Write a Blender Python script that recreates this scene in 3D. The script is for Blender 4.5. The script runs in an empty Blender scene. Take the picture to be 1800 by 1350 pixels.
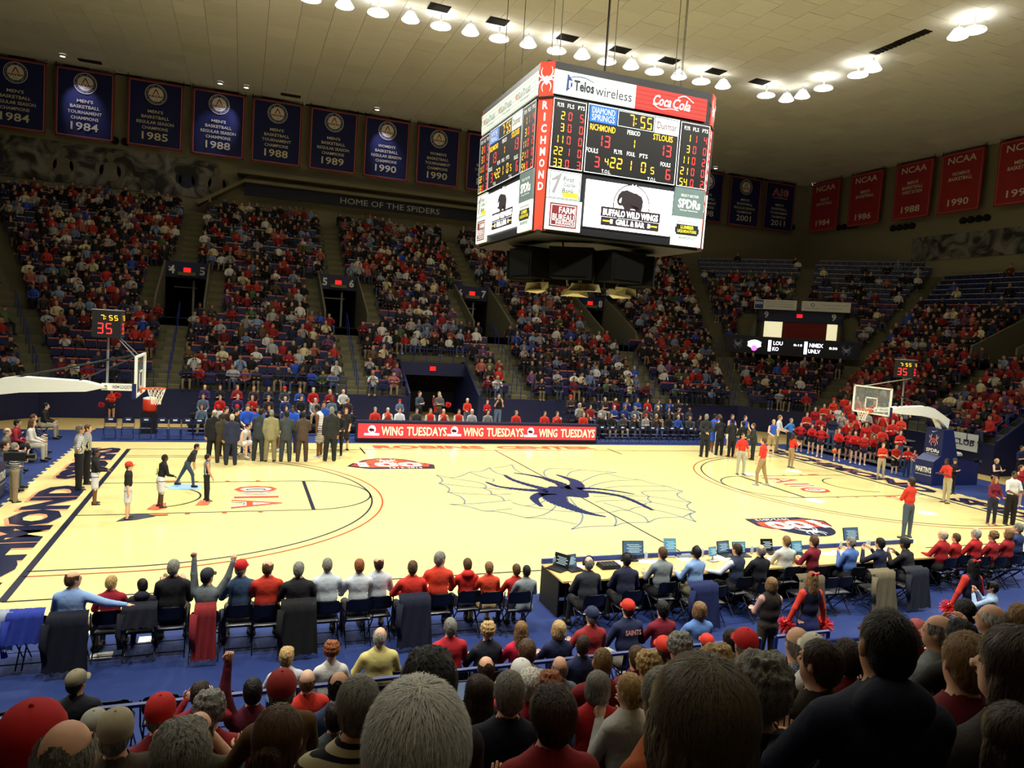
import bpy, bmesh, math, random
import numpy as np
from mathutils import Vector, Matrix, Euler
S = bpy.context.scene
COL = S.collection
random.seed(7); RNG = np.random.default_rng(7)
PI = math.pi
# ---------------------------------------------------------------- camera (solved from the court markings)
CP = np.array([-10.568, -22.218, 5.310]); YAW, PIT, ROL, FPX = .358119, -.074309, .065145, 1281.55
_f = np.array([math.sin(YAW)*math.cos(PIT), math.cos(YAW)*math.cos(PIT), math.sin(PIT)])
_r = np.cross(_f, [0, 0, 1]); _r /= np.linalg.norm(_r); _u = np.cross(_r, _f)
CR = math.cos(ROL)*_r+math.sin(ROL)*_u; CU = -math.sin(ROL)*_r+math.cos(ROL)*_u; CF = _f
cam = bpy.data.objects.new('camera', bpy.data.cameras.new('camera')); COL.objects.link(cam)
m = Matrix.Identity(4)
for i in range(3):
    m[i][0], m[i][1], m[i][2], m[i][3] = CR[i], CU[i], -CF[i], CP[i]
cam.matrix_world = m
cam.data.sensor_width = 36; cam.data.lens = FPX/1800*36; cam.data.clip_start = .05; cam.data.clip_end = 300
S.camera = cam
def ray(px, py):
    return CF+(px-900)/FPX*CR+(675-py)/FPX*CU
def at(px, py, z=0., ax=2):
    """where the line of sight through a point of the photograph meets a real plane (axis ax = z)"""
    d = ray(px, py); t = (z-CP[ax])/d[ax]
    return CP+t*d
def at_depth(px, py, dep):
    return CP+ray(px, py)*dep
# ---------------------------------------------------------------- world, exposure, lamps
w = bpy.data.worlds.new('world'); S.world = w; w.use_nodes = True
w.node_tree.nodes['Background'].inputs[0].default_value = (.9, .85, .7, 1)
w.node_tree.nodes['Background'].inputs[1].default_value = .0
S.view_settings.view_transform = 'Standard'; S.view_settings.look = 'None'
S.view_settings.exposure = 0.0; S.view_settings.gamma = 1; S.view_settings.use_curve_mapping = False
S.cycles.use_denoising = True
S.cycles.max_bounces = 7; S.cycles.diffuse_bounces = 6; S.cycles.glossy_bounces = 3
S.cycles.transmission_bounces = 4; S.cycles.transparent_max_bounces = 8
S.cycles.sample_clamp_indirect = 6
LAMP_Z = 20.2
def lamp(kind, loc, energy, color, aim=None, size=.4, cone=110, blend=.6, name='hall_lamp'):
    l = bpy.data.lights.new(name, kind); l.energy = energy; l.color = color
    if kind == 'SPOT':
        l.spot_size = math.radians(cone); l.spot_blend = blend; l.shadow_soft_size = size
    elif kind == 'POINT': l.shadow_soft_size = size
    o = bpy.data.objects.new(name, l); COL.objects.link(o); o.location = loc
    if aim is not None:
        o.rotation_euler = (Vector(aim)-Vector(loc)).to_track_quat('-Z', 'Y').to_euler()
    return o
WARM = (1.0, .985, .86)
LE = 7100
for x in (-18, -10.8, -3.6, 3.6, 10.8, 18):
    for sy in (-1, 1):
        lamp('SPOT', (x, sy*14.6, LAMP_Z-.7), LE*(1.15 if abs(x) < 12 else .7), WARM, (x*.6, sy*3.2, 0), .5, 92, .85)
for y in (-7.5, 0, 7.5):
    for sx in (-1, 1):
        lamp('SPOT', (sx*20.2, y, LAMP_Z-.7), LE*.55, WARM, (sx*8.5, y*.5, 0), .5, 92, .85)
# ---------------------------------------------------------------- materials
def lin(c):
    c = [v/255 for v in c]
    return [v/12.92 if v <= .04045 else ((v+.055)/1.055)**2.4 for v in c]
MC = {}
def M(rgb, rough=.75, emit=0, metal=0, amt=.16, scale=9., kind='noise', spec=.35, c2=None, alpha=None, bump=0):
    key = (tuple(rgb), rough, emit, metal, amt, scale, kind, spec, tuple(c2) if c2 else None, alpha, bump)
    if key in MC: return MC[key]
    mt = bpy.data.materials.new('paint_%d' % len(MC)); mt.use_nodes = True
    nt = mt.node_tree; b = nt.nodes['Principled BSDF']; L = nt.links
    a = lin(rgb)
    b.inputs['Roughness'].default_value = rough; b.inputs['Metallic'].default_value = metal
    b.inputs['Specular IOR Level'].default_value = spec
    tc = nt.nodes.new('ShaderNodeTexCoord'); mp = nt.nodes.new('ShaderNodeMapping'); L.new(tc.outputs['Object'], mp.inputs[0])
    mix = nt.nodes.new('ShaderNodeMix'); mix.data_type = 'RGBA'
    mix.inputs[6].default_value = (*[v*(1-amt) for v in a], 1)
    mix.inputs[7].default_value = (*[min(1, v*(1+amt)) for v in a], 1)
    if kind == 'noise':
        t = nt.nodes.new('ShaderNodeTexNoise'); t.inputs['Scale'].default_value = scale; t.inputs['Detail'].default_value = 3; fo = t.outputs[0]
    elif kind == 'stripe':      # stripes across local z (or x when scale < 0)
        t = nt.nodes.new('ShaderNodeTexWave'); t.inputs['Scale'].default_value = abs(scale); t.bands_direction = 'Z' if scale > 0 else 'X'; fo = t.outputs[1]
        r = nt.nodes.new('ShaderNodeMath'); r.operation = 'GREATER_THAN'; r.inputs[1].default_value = .62 if c2 is None or amt < .5 else amt; L.new(fo, r.inputs[0]); fo = r.outputs[0]
        mix.inputs[6].default_value = (*a, 1); mix.inputs[7].default_value = (*lin(c2), 1)
    elif kind == 'check':
        t = nt.nodes.new('ShaderNodeTexChecker'); t.inputs['Scale'].default_value = scale; fo = t.outputs[1]
        mix.inputs[6].default_value = (*a, 1); mix.inputs[7].default_value = (*lin(c2), 1)
    elif kind == 'wood':
        mp.inputs['Scale'].default_value = (.55, 17.5, 1)
        t = nt.nodes.new('ShaderNodeTexNoise'); t.inputs['Scale'].default_value = 1; t.inputs['Detail'].default_value = 5; t.inputs['Roughness'].default_value = .75; fo = t.outputs[0]
        r = nt.nodes.new('ShaderNodeMapRange'); r.inputs[1].default_value = .3; r.inputs[2].default_value = .7; L.new(fo, r.inputs[0]); fo = r.outputs[0]
        mix.inputs[6].default_value = (*[v*q for v, q in zip(a, (1-amt, 1-amt, 1-amt*1.4))], 1)
    elif kind == 'hair':
        mp.inputs['Scale'].default_value = (1, 1, .25)
        t = nt.nodes.new('ShaderNodeTexNoise'); t.inputs['Scale'].default_value = scale; t.inputs['Detail'].default_value = 4; r = nt.nodes.new('ShaderNodeMapRange'); r.inputs[1].default_value = .35; r.inputs[2].default_value = .65; L.new(t.outputs[0], r.inputs[0]); fo = r.outputs[0]
    L.new(mp.outputs[0], t.inputs[0]); L.new(fo, mix.inputs[0])
    L.new(mix.outputs[2], b.inputs['Base Color'])
    if bump:
        bn = nt.nodes.new('ShaderNodeBump'); bn.inputs['Strength'].default_value = bump; bn.inputs['Distance'].default_value = .01
        L.new(fo, bn.inputs['Height']); L.new(bn.outputs[0], b.inputs['Normal'])
    if emit:
        L.new(mix.outputs[2], b.inputs['Emission Color']); b.inputs['Emission Strength'].default_value = emit
    if alpha is not None:
        b.inputs['Alpha'].default_value = alpha
    MC[key] = mt
    return mt
NAVY = (24, 32, 78); BLACK = (16, 16, 20); WHITE = (232, 232, 226); RED = (196, 34, 34)
# ---------------------------------------------------------------- mesh helpers
class MB:
    def __init__(s): s.v = []; s.f = []; s.m = []; s.n = 0
    def add(s, v, f, mi=0):
        v = np.asarray(v, float).reshape(-1, 3)
        s.v.append(v); s.f += [tuple(i+s.n for i in q) for q in f]; s.m += ([mi]*len(f) if np.isscalar(mi) else list(mi)); s.n += len(v)
        return s
    def box(s, c, d, mi=0, R=None, taper=1.):
        x, y, z = [q/2 for q in d]; t = taper
        v = np.array([(-x, -y, -z), (x, -y, -z), (x, y, -z), (-x, y, -z), (-x*t, -y*t, z), (x*t, -y*t, z), (x*t, y*t, z), (-x*t, y*t, z)])
        if R is not None: v = v@np.array(R).T
        return s.add(v+np.array(c), [(3, 2, 1, 0), (4, 5, 6, 7), (0, 1, 5, 4), (1, 2, 6, 5), (2, 3, 7, 6), (3, 0, 4, 7)], mi)
    def quad(s, a, b, c, d, mi=0): return s.add([a, b, c, d], [(0, 1, 2, 3)], mi)
    def tube(s, pts, r, n=6, mi=0, cap=True, flat=1.):
        pts = [np.array(p, float) for p in pts]; rs = [r]*len(pts) if np.isscalar(r) else r
        V = []; up = np.array([0, 0, 1.])
        for i, p in enumerate(pts):
            t = pts[min(i+1, len(pts)-1)]-pts[max(i-1, 0)]; t = t/(np.linalg.norm(t)+1e-9)
            a = np.cross(t, up)
            if np.linalg.norm(a) < .05: a = np.cross(t, [0, 1., 0])
            a /= np.linalg.norm(a); b = np.cross(a, t)
            for k in range(n):
                g = 2*PI*k/n+PI/n; V.append(p+rs[i]*(math.cos(g)*a+math.sin(g)*flat*b))
        F = [(i*n+k, i*n+(k+1) % n, (i+1)*n+(k+1) % n, (i+1)*n+k) for i in range(len(pts)-1) for k in range(n)]
        if cap: F += [tuple(range(n))[::-1], tuple((len(pts)-1)*n+k for k in range(n))]
        return s.add(V, F, mi)
    def lathe(s, prof, c=(0, 0, 0), n=16, mi=0):
        V = [(c[0]+r*math.cos(2*PI*k/n), c[1]+r*math.sin(2*PI*k/n), c[2]+z) for r, z in prof for k in range(n)]
        F = [(i*n+k, i*n+(k+1) % n, (i+1)*n+(k+1) % n, (i+1)*n+k) for i in range(len(prof)-1) for k in range(n)]
        return s.add(V, F, mi)
    def prism(s, poly, z0, z1, mi=0):
        n = len(poly); V = [(x, y, z0) for x, y in poly]+[(x, y, z1) for x, y in poly]
        return s.add(V, [tuple(range(n))[::-1], tuple(range(n, 2*n))]+[(i, (i+1) % n, n+(i+1) % n, n+i) for i in range(n)], mi)
    def data(s, name, mats, smooth=False):
        me = bpy.data.meshes.new(name)
        me.from_pydata(np.concatenate(s.v).tolist(), [], s.f)
        for x in (mats if isinstance(mats, (list, tuple)) else [mats]): me.materials.append(x)
        if any(s.m): me.polygons.foreach_set('material_index', s.m)
        if smooth: me.polygons.foreach_set('use_smooth', [True]*len(me.polygons))
        me.update(); return me
    def build(s, name, mats, parent=None, smooth=False, loc=None):
        return link(name, s.data(name, mats, smooth), parent, loc)
def link(name, me, parent=None, loc=None, mw=None):
    o = bpy.data.objects.new(name, me); COL.objects.link(o)
    if parent is not None: o.parent = parent
    if loc is not None: o.location = loc
    if mw is not None: o.matrix_local = mw
    return o
def tag(o, label=None, cat=None, group=None, kind=None):
    if label: o['label'] = label
    if cat: o['category'] = cat
    if group: o['group'] = group
    if kind: o['kind'] = kind
    return o
def empty(name, loc=(0, 0, 0), rz=0, label=None, cat=None, group=None, mw=None, kind=None):
    o = bpy.data.objects.new(name, None); COL.objects.link(o); o.empty_display_size = .2
    if mw is not None: o.matrix_world = mw
    else: o.location = loc; o.rotation_euler = (0, 0, rz)
    return tag(o, label, cat, group, kind)
def copy_tree(o, parent=None):
    c = o.copy(); COL.objects.link(c); c.parent = parent
    for ch in list(o.children): copy_tree(ch, c)
    return c
def frame(origin, U, V):
    """matrix of a panel: local x = U, y = V, z = outward"""
    U = Vector(U).normalized(); V = Vector(V); V = (V-U*V.dot(U)).normalized(); N = U.cross(V)
    return Matrix(((U.x, V.x, N.x, origin[0]), (U.y, V.y, N.y, origin[1]), (U.z, V.z, N.z, origin[2]), (0, 0, 0, 1)))
TC = {}
def text_mesh(s, bold):
    k = (s, bold)
    if k not in TC:
        c = bpy.data.curves.new('t', 'FONT'); c.body = s; c.size = 1; c.offset = bold; c.resolution_u = 2; c.fill_mode = 'BOTH'
        o = bpy.data.objects.new('t', c); COL.objects.link(o)
        dg = bpy.context.evaluated_depsgraph_get(); me = bpy.data.meshes.new_from_object(o.evaluated_get(dg))
        n = len(me.vertices); v = np.zeros(n*3); me.vertices.foreach_get('co', v); v = v.reshape(-1, 3)
        f = [tuple(p.vertices) for p in me.polygons]
        v[:, :2] -= (v[:, :2].max(0)+v[:, :2].min(0))/2; ext = v[:, :2].max(0)-v[:, :2].min(0)
        TC[k] = (v, f, ext); bpy.data.objects.remove(o); bpy.data.curves.remove(c); bpy.data.meshes.remove(me)
    return TC[k]
def tadd(mb, s, x, y, w, h, z=.012, bold=.0, mi=0, rot=0, shear=0, dz=.0):
    """flat lettering fitted to w x h (None keeps the font's proportions) centred on x, y"""
    v, f, e = text_mesh(s, bold); v = v.copy()
    sy = h/e[1]; sx = sy if w is None else w/e[0]
    X = v[:, 0]*sx+shear*v[:, 1]*sy; Y = v[:, 1]*sy
    c, q = math.cos(rot), math.sin(rot)
    P = np.stack([x+X*c-Y*q, y+X*q+Y*c, np.full(len(v), z)], 1)
    return mb.add(P, f, mi)
def serif(mb, s, x, y, w, h, z=.012, mi=0):
    """lettering with wedge serifs"""
    tadd(mb, s, x, y, w, h, z, 0.014, mi)
    return mb
def ring2(mb, x, y, r0, r1, z=.01, n=40, mi=0, sy=1.):
    V = []; F = []
    for k in range(n):
        a = 2*PI*k/n
        V += [(x+r0*math.cos(a), y+sy*r0*math.sin(a), z), (x+r1*math.cos(a), y+sy*r1*math.sin(a), z)]
        j = (k+1) % n; F.append((2*k, 2*k+1, 2*j+1, 2*j))
    return mb.add(V, F, mi)
def disc2(mb, x, y, r, z=.01, n=32, mi=0, sy=1.):
    return mb.add([(x+r*math.cos(2*PI*k/n), y+sy*r*math.sin(2*PI*k/n), z) for k in range(n)], [tuple(range(n))], mi)
def rect2(mb, x0, y0, x1, y1, z=.01, mi=0): return mb.quad((x0, y0, z), (x1, y0, z), (x1, y1, z), (x0, y1, z), mi)
def poly2(mb, pts, z=.01, mi=0): return mb.add([(p[0], p[1], z) for p in pts], [tuple(range(len(pts)))], mi)
def ribbon(mb, pts, ws, z=.01, mi=0):
    pts = [np.array(p[:2], float) for p in pts]; ws = [ws]*len(pts) if np.isscalar(ws) else ws; V = []
    for i, p in enumerate(pts):
        t = pts[min(i+1, len(pts)-1)]-pts[max(i-1, 0)]; t /= np.linalg.norm(t)+1e-9; n = np.array([-t[1], t[0]])
        V += [(*(p+n*ws[i]/2), z), (*(p-n*ws[i]/2), z)]
    return mb.add(V, [(2*i, 2*i+1, 2*i+3, 2*i+2) for i in range(len(pts)-1)], mi)
def smooth_line(pts, n=6):
    """Catmull-Rom through the points"""
    P = [np.array(p[:2], float) for p in pts]; P = [2*P[0]-P[1]]+P+[2*P[-1]-P[-2]]; out = []
    for i in range(1, len(P)-2):
        for k in range(n):
            t = k/n; a, b, c, d = P[i-1:i+3]
            out.append(.5*(2*b+(c-a)*t+(2*a-5*b+4*c-d)*t*t+(3*b-a-3*c+d)*t**3))
    return out+[P[-2]]
SPL = [[(.12, .1), (.4, .3), (.52, .62), (.42, 1.0)], [(.12, .05), (.55, .22), (.78, .5), (.86, .8)], [(.1, -.05), (.5, -.02), (.72, -.3), (.74, -.62)], [(.08, -.12), (.3, -.3), (.42, -.62), (.3, -.98)]]
def spider(mb, x, y, s, z=.012, mi=0):
    """the arena's eight-legged emblem, height 2 s"""
    disc2(mb, x, y+.16*s, .13*s, z, 14, mi, 1.15); disc2(mb, x, y-.18*s, .17*s, z, 16, mi, 1.5)
    for q in SPL:
        for sg in (-1, 1):
            L = smooth_line([(x+sg*a*s, y+b*s) for a, b in q], 4); n = len(L)
            ribbon(mb, L, [(.15-.12*i/n)*s for i in range(n)], z, mi)
SEG = {'0': 'abcdef', '1': 'bc', '2': 'abged', '3': 'abgcd', '4': 'fgbc', '5': 'afgcd', '6': 'afgcde', '7': 'abc', '8': 'abcdefg', '9': 'abfgcd'}
def digit(mb, ch, x, y, w, h, z=.014, mi=0, t=None):
    t = t or w*.2; X0, X1, Y0, Y1, Ym = x-w/2, x+w/2, y-h/2, y+h/2, y
    D = {'a': (X0+t*.6, Y1-t, X1-t*.6, Y1), 'd': (X0+t*.6, Y0, X1-t*.6, Y0+t), 'g': (X0+t*.6, Ym-t/2, X1-t*.6, Ym+t/2), 'f': (X0, Ym+t*.5, X0+t, Y1-t*.6), 'e': (X0, Y0+t*.6, X0+t, Ym-t*.5), 'b': (X1-t, Ym+t*.5, X1, Y1-t*.6), 'c': (X1-t, Y0+t*.6, X1, Ym-t*.5)}
    for q in SEG[ch]: rect2(mb, *D[q], z=z, mi=mi)
def digits(mb, s, xr, y, w, h, mi=0, gap=1.35, z=.014):
    """seven-segment number, right edge at xr"""
    x = xr-w/2
    for ch in reversed(s):
        if ch == ':':
            for dy in (-.2, .2): rect2(mb, x-w*.1, y+dy*h-w*.1, x+w*.1, y+dy*h+w*.1, z, mi)
            x -= w*gap*.6; continue
        digit(mb, ch, x, y, w, h, z, mi); x -= w*gap
# ================================================================ THE HALL
CONC = M((92, 88, 66), .9, scale=3, amt=.25); DNAVY = M((22, 28, 66), .5, scale=4); BEIGE = M((128, 122, 98), .9, scale=1.2, amt=.08)
GREYM = M((150, 152, 156), .4, metal=.6); RAILM = M((30, 42, 110), .35, scale=6); BLK = M(BLACK, .6); BLKG = M((14, 14, 18), .25)
WHM = M(WHITE, .6, amt=.04)
WX, WY, CZ = 39.8, 35.4, 20.85
fl = MB().box((0, 0, -.15), (2*WX, 2*WY, .25)).build('floor', M((186, 160, 104), .35, kind='wood', amt=.12)); tag(fl, 'varnished gym floor running under and around the blue carpet', kind='structure')
court = MB().box((0, 0.125, -.0105), (32.4, 18.15, .02)).build('court_floor', M((224, 208, 144), .16, kind='wood', amt=.13, spec=.5)); tag(court, 'polished maple basketball court', kind='structure')
CPT = M((22, 42, 98), .85, scale=60, amt=.18)
cb = MB()
cb.box((0, -11.75, 0), (48, 5.6, .012)); cb.box((0, 10.9, 0), (32.4, 3.4, .012))
cb.box((-18.2, .35+1.4, 0), (4.0, 20.6, .012)); cb.box((18.4, .35+.3, 0), (4.4, 18.3, .012))
for i in range(36):   # interlocking edge teeth against the maple
    for sx in (-1, 1): cb.box((sx*16.17, -8.2+i*.5, 0), (.1, .25, .0135))
tag(cb.build('carpet', CPT), 'blue carpet tiles laid around the court', kind='structure')
# ---- painted lines
LN = M((28, 32, 54), .3, amt=.05); LR = M((176, 74, 44), .3, amt=.05); ZL = .006
def painted(name, mb, mats): return mb.build(name, mats, court, loc=(0, 0, 0))
mb = MB(); t = .05; bx, by = 14.325, 7.62
for y in (-by, by): rect2(mb, -bx, y-t/2, bx, y+t/2, ZL)
for x in (-bx, bx): rect2(mb, x-.07, -by, x+.07, by, ZL)
rect2(mb, -t/2, -by, t/2, by, ZL+.004)
def arc(mb, cx, cy, r, a0, a1, wd=.05, mi=0, n=48): ribbon(mb, [(cx+r*math.cos(a0+(a1-a0)*i/n), cy+r*math.sin(a0+(a1-a0)*i/n)) for i in range(n+1)], wd, ZL+.001, mi)
for sx in (-1, 1):
    for y in (-1.83, 1.83): rect2(mb, sx*bx, y-t/2, sx*8.535, y+t/2, ZL) if sx < 0 else rect2(mb, 8.535, y-t/2, bx, y+t/2, ZL)
    rect2(mb, sx*8.535-.05, -1.83, sx*8.535+.05, 1.83, ZL+.002)
    h = 0 if sx < 0 else PI
    arc(mb, sx*8.535, 0, 1.83, h-PI/2, h+PI/2)
    arc(mb, sx*12.725, 0, 1.22, h-PI/2, h+PI/2)
    for r, mi in ((6.02, 0), (6.325, 1)):
        arc(mb, sx*12.725, 0, r, h-PI/2, h+PI/2, .05, mi)
        for y in (-r, r): rect2(mb, min(sx*12.725, sx*bx), y-t/2, max(sx*12.725, sx*bx), y+t/2, ZL, mi)
    for y in (-1, 1):
        rect2(mb, sx*5.79-.03, by-.9, sx*5.79+.03, by+.5, ZL)
        for q in (2.6, 3.5, 4.4): rect2(mb, sx*(bx-q)-.06, y*1.9-.05+y*.04, sx*(bx-q)+.06, y*1.9+.05+y*.04, ZL, 1)
        rect2(mb, sx*(bx-1.9)-.25, y*2-.07, sx*(bx-1.9)+.25, y*2+.07, ZL, 1)
painted('court_lines', mb, [LN, LR])
LET = M((28, 34, 62), .25, amt=.05); PEACH = M((216, 150, 110), .3, amt=.05); ORR = M((204, 74, 44), .3, amt=.06); CW = M((236, 234, 228), .35, amt=.03)
for sx in (-1, 1):
    mb = MB()
    if sx < 0:
        tadd(mb, 'RICHMOND', -15.16, -3.3, 9.6, 1.2, ZL, .085, 1, PI/2); tadd(mb, 'RICHMOND', -15.12, -3.25, 9.6, 1.12, ZL+.002, .06, 0, PI/2)
        tadd(mb, 'SPIDERS', -15.16, 5.1, 5.4, 1.2, ZL, .085, 1, PI/2); tadd(mb, 'SPIDERS', -15.12, 5.15, 5.4, 1.12, ZL+.002, .06, 0, PI/2)
    else:
        tadd(mb, 'RICHMOND', 15.2, 3.3, 9.6, 1.2, ZL, .085, 1, -PI/2); tadd(mb, 'RICHMOND', 15.16, 3.25, 9.6, 1.12, ZL+.002, .06, 0, -PI/2)
        tadd(mb, 'SPIDERS', 15.2, -5.0, 5.2, 1.2, ZL, .085, 1, -PI/2); tadd(mb, 'SPIDERS', 15.16, -5.05, 5.2, 1.12, ZL+.002, .06, 0, -PI/2)
    painted('baseline_lettering', mb, [LET, PEACH])
mb = MB(); tadd(mb, 'ROBINS', -2.75, 8.3, 4.9, .78, ZL, .05); tadd(mb, 'CENTER', 2.75, 8.3, 4.9, .78, ZL, .05); painted('sideline_lettering', mb, ORR)
for sx in (-1, 1):
    mb = MB()
    for i, (z, mi, o) in enumerate(((ZL, 1, .07), (ZL+.002, 2, .045), (ZL+.004, 0, 0))):
        tadd(mb, 'A', sx*10.0, sx*1.02, .95, 1.35, z, o, mi, PI/2*-sx*-1 if sx < 0 else -PI/2); tadd(mb, '10', sx*10.0, -sx*.42, 1.5, 1.25, z, o, mi, PI/2 if sx < 0 else -PI/2)
    painted('lane_emblem', mb, [ORR, LET, CW])
# spider at centre court, traced on the floor plane
Z6 = lambda a, b, ox=900, oy=740: at(ox+a/6, oy+b/6, 0)
mb = MB()
body = [(340, 745), (370, 705), (400, 690), (440, 690), (590, 705), (650, 710), (760, 735), (808, 770), (815, 800), (780, 812), (690, 806), (600, 798), (520, 786), (450, 800), (420, 770), (370, 765)]
c0 = np.mean([Z6(*p) for p in body], 0)
mb.add([(*c0[:2], ZL+.001)]+[(*Z6(*p)[:2], ZL+.001) for p in body], [(0, i+1, (i+1) % len(body)+1) for i in range(len(body))])
LEGS = [([(560, 720), (520, 668), (400, 625), (330, 602), (160, 567), (20, 550)], .5, .1), ([(380, 730), (290, 705), (150, 668), (0, 618), (-80, 570)], .45, .12),
        ([(380, 742), (150, 728), (0, 712), (-150, 690), (-275, 645)], .42, .1), ([(620, 725), (670, 695), (685, 670), (650, 630), (560, 597), (470, 568)], .75, .12),
        ([(690, 716), (780, 713), (900, 717), (1130, 745), (1290, 775)], .35, .08), ([(740, 745), (860, 750), (1000, 767), (1150, 795), (1300, 852), (1485, 942)], .42, .14),
        ([(430, 770), (455, 820), (500, 860), (600, 905), (720, 950), (850, 985), (990, 1012)], .95, .08), ([(430, 760), (360, 765), (290, 778), (235, 815), (262, 860), (315, 905)], .55, .12)]
for pts, w0, w1 in LEGS:
    L = smooth_line([Z6(*p) for p in pts], 8); n = len(L)
    ribbon(mb, L, [(w0+(w1-w0)*i/n)*(1+.18*math.sin(i*2.4)) for i in range(n)], ZL+.0015)
painted('spider_emblem', mb, M((30, 42, 84), .22, amt=.1))
mb = MB()
WEB = [[(-900+100, -170), (-860, -120), (-840, -85), (-870, -84)]]
W3 = lambda a, b: Z6(a-1800, b)
webs = [[(1000, 570), (1050, 600), (1065, 635), (1030, 658)], [(1030, 658), (1110, 690), (1142, 725), (1120, 750)], [(1120, 750), (1240, 790), (1300, 840), (1295, 876)],
        [(1145, 880), (1350, 875), (1600, 855), (1800, 835)], [(1150, 600), (1250, 585), (1350, 540)], [(1350, 540), (1480, 530), (1560, 495)], [(1560, 495), (1700, 485), (1800, 462)],
        [(1000, 570), (1200, 610), (1450, 650), (1530, 690), (1500, 712)], [(1500, 712), (1570, 740), (1585, 775)], [(1585, 775), (1680, 800), (1722, 842)], [(1350, 540), (1500, 595), (1605, 615), (1598, 642)],
        [(1560, 495), (1620, 540), (1720, 575)], [(1030, 658), (1300, 690), (1600, 715), (1800, 725)], [(1120, 750), (1350, 770), (1600, 776), (1800, 770)], [(1145, 880), (1350, 905), (1510, 950), (1700, 935), (1800, 925)], [(1510, 950), (1700, 965), (1940, 1020)]]
for q in webs: ribbon(mb, smooth_line([W3(*p) for p in q], 5), .055, ZL)
webs = [[(0, 460), (30, 510), (110, 555)], [(400, 500), (340, 530), (350, 580), (400, 615)], [(400, 500), (650, 510), (900, 530), (1100, 543)], [(735, 515), (620, 540), (575, 585)], [(1100, 543), (950, 560), (820, 600), (715, 655)],
        [(990, 552), (1150, 595), (1345, 620)], [(1345, 620), (1050, 635), (900, 665), (800, 705)], [(1345, 620), (1500, 665), (1635, 688)], [(1635, 688), (1350, 685), (1100, 692), (980, 710)], [(1635, 688), (1720, 720), (1800, 738)], [(1800, 738), (1500, 738), (1395, 742), (1370, 760), (1450, 798)],
        [(1450, 798), (1430, 820), (1465, 855), (1410, 868), (1405, 888)], [(850, 800), (1100, 790), (1450, 798), (1800, 848)], [(860, 860), (1000, 840), (1300, 835), (1465, 855), (1800, 925)], [(140, 1022), (300, 1000), (420, 940), (480, 872)], [(140, 1022), (400, 1035), (690, 1090)],
        [(628, 1143), (710, 1090), (742, 1030), (730, 965), (610, 815)], [(628, 1143), (800, 1115), (1080, 1108)], [(1080, 1108), (1100, 1060), (1080, 1010), (1020, 965)], [(1080, 1108), (1200, 1075), (1440, 1070)], [(1440, 1070), (1390, 1010), (1225, 945), (960, 862)],
        [(1225, 945), (1300, 915), (1410, 903)], [(1440, 1070), (1550, 1025), (1790, 1013)], [(1490, 935), (1650, 970), (1790, 1013)], [(0, 860), (140, 895), (300, 865), (400, 800)], [(140, 895), (420, 940), (750, 965), (1020, 965), (1140, 942), (1225, 945)],
        [(1800, 1016), (1860, 985), (1890, 970)], [(1800, 745), (1740, 770), (1780, 815), (1890, 860)], [(1890, 860), (1845, 890), (1870, 930), (1935, 960)], [(1935, 960), (1880, 985), (1890, 1020), (1940, 1065)], [(1800, 1018), (1940, 1065)], [(1800, 850), (1890, 862)], [(1800, 925), (1935, 960)]]
for q in webs: ribbon(mb, smooth_line([Z6(*p) for p in q], 5), .055, ZL)
painted('web_lines', mb, M((104, 116, 132), .3, amt=.05))
# centenary emblems on the floor
for sx in (-1, 1):
    x, y = (-5.3, 5.55) if sx < 0 else (5.9, -5.6)
    if sx > 0:
        a = at(1407, 926, 0); x, y = a[0], a[1]
    else:
        a = at(685, 815, 0); x, y = a[0], a[1]
    mb = MB(); r = 0 if sx < 0 else PI; c, s_ = math.cos(r), math.sin(r)
    T = lambda u, v: (x+u*c-v*s_, y+u*s_+v*c)
    W = 1.5 if sx < 0 else 1.25; H = 1.25 if sx < 0 else 1.2
    poly2(mb, [T(W*.82*math.cos(k*PI/16), -.2+H*1.0*math.sin(k*PI/16)) for k in range(17)], ZL, 1)
    poly2(mb, [T(W*.72*math.cos(k*PI/16), -.2+H*.88*math.sin(k*PI/16)) for k in range(17)], ZL+.001, 0 if sx < 0 else 1)
    poly2(mb, [T(u*W, v) for u, v in ((-1.1, -.5), (-.9, .1), (.9, .1), (1.1, -.25), (1.0, -1.0), (-.6, -1.0))], ZL+.0015, 1)
    poly2(mb, [T(u*W, v) for u, v in ((-1.0, -.4), (-.85, .1), (.8, .15), (1.0, -.2), (.9, -.6), (-.6, -.75))], ZL+.0025, 0)
    tadd(mb, '100', *T(0, -.2), 2.1*W/1.3, .85, ZL+.004, .05, 2, r); tadd(mb, 'SPIDER BASKETBALL', *T(0, -.2), 2.5*W/1.3, .22, ZL+.006, .0, 1, r)
    tadd(mb, '1912-2013', *T(.3*W, -.82), 1.2, .18, ZL+.004, .01, 2, r)
    q = T(0, .5); L0 = mb.n; spider(mb, q[0], q[1], .42, ZL+.004, 2)
    painted('centenary_emblem', mb, [ORR, LET, CW])
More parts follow.
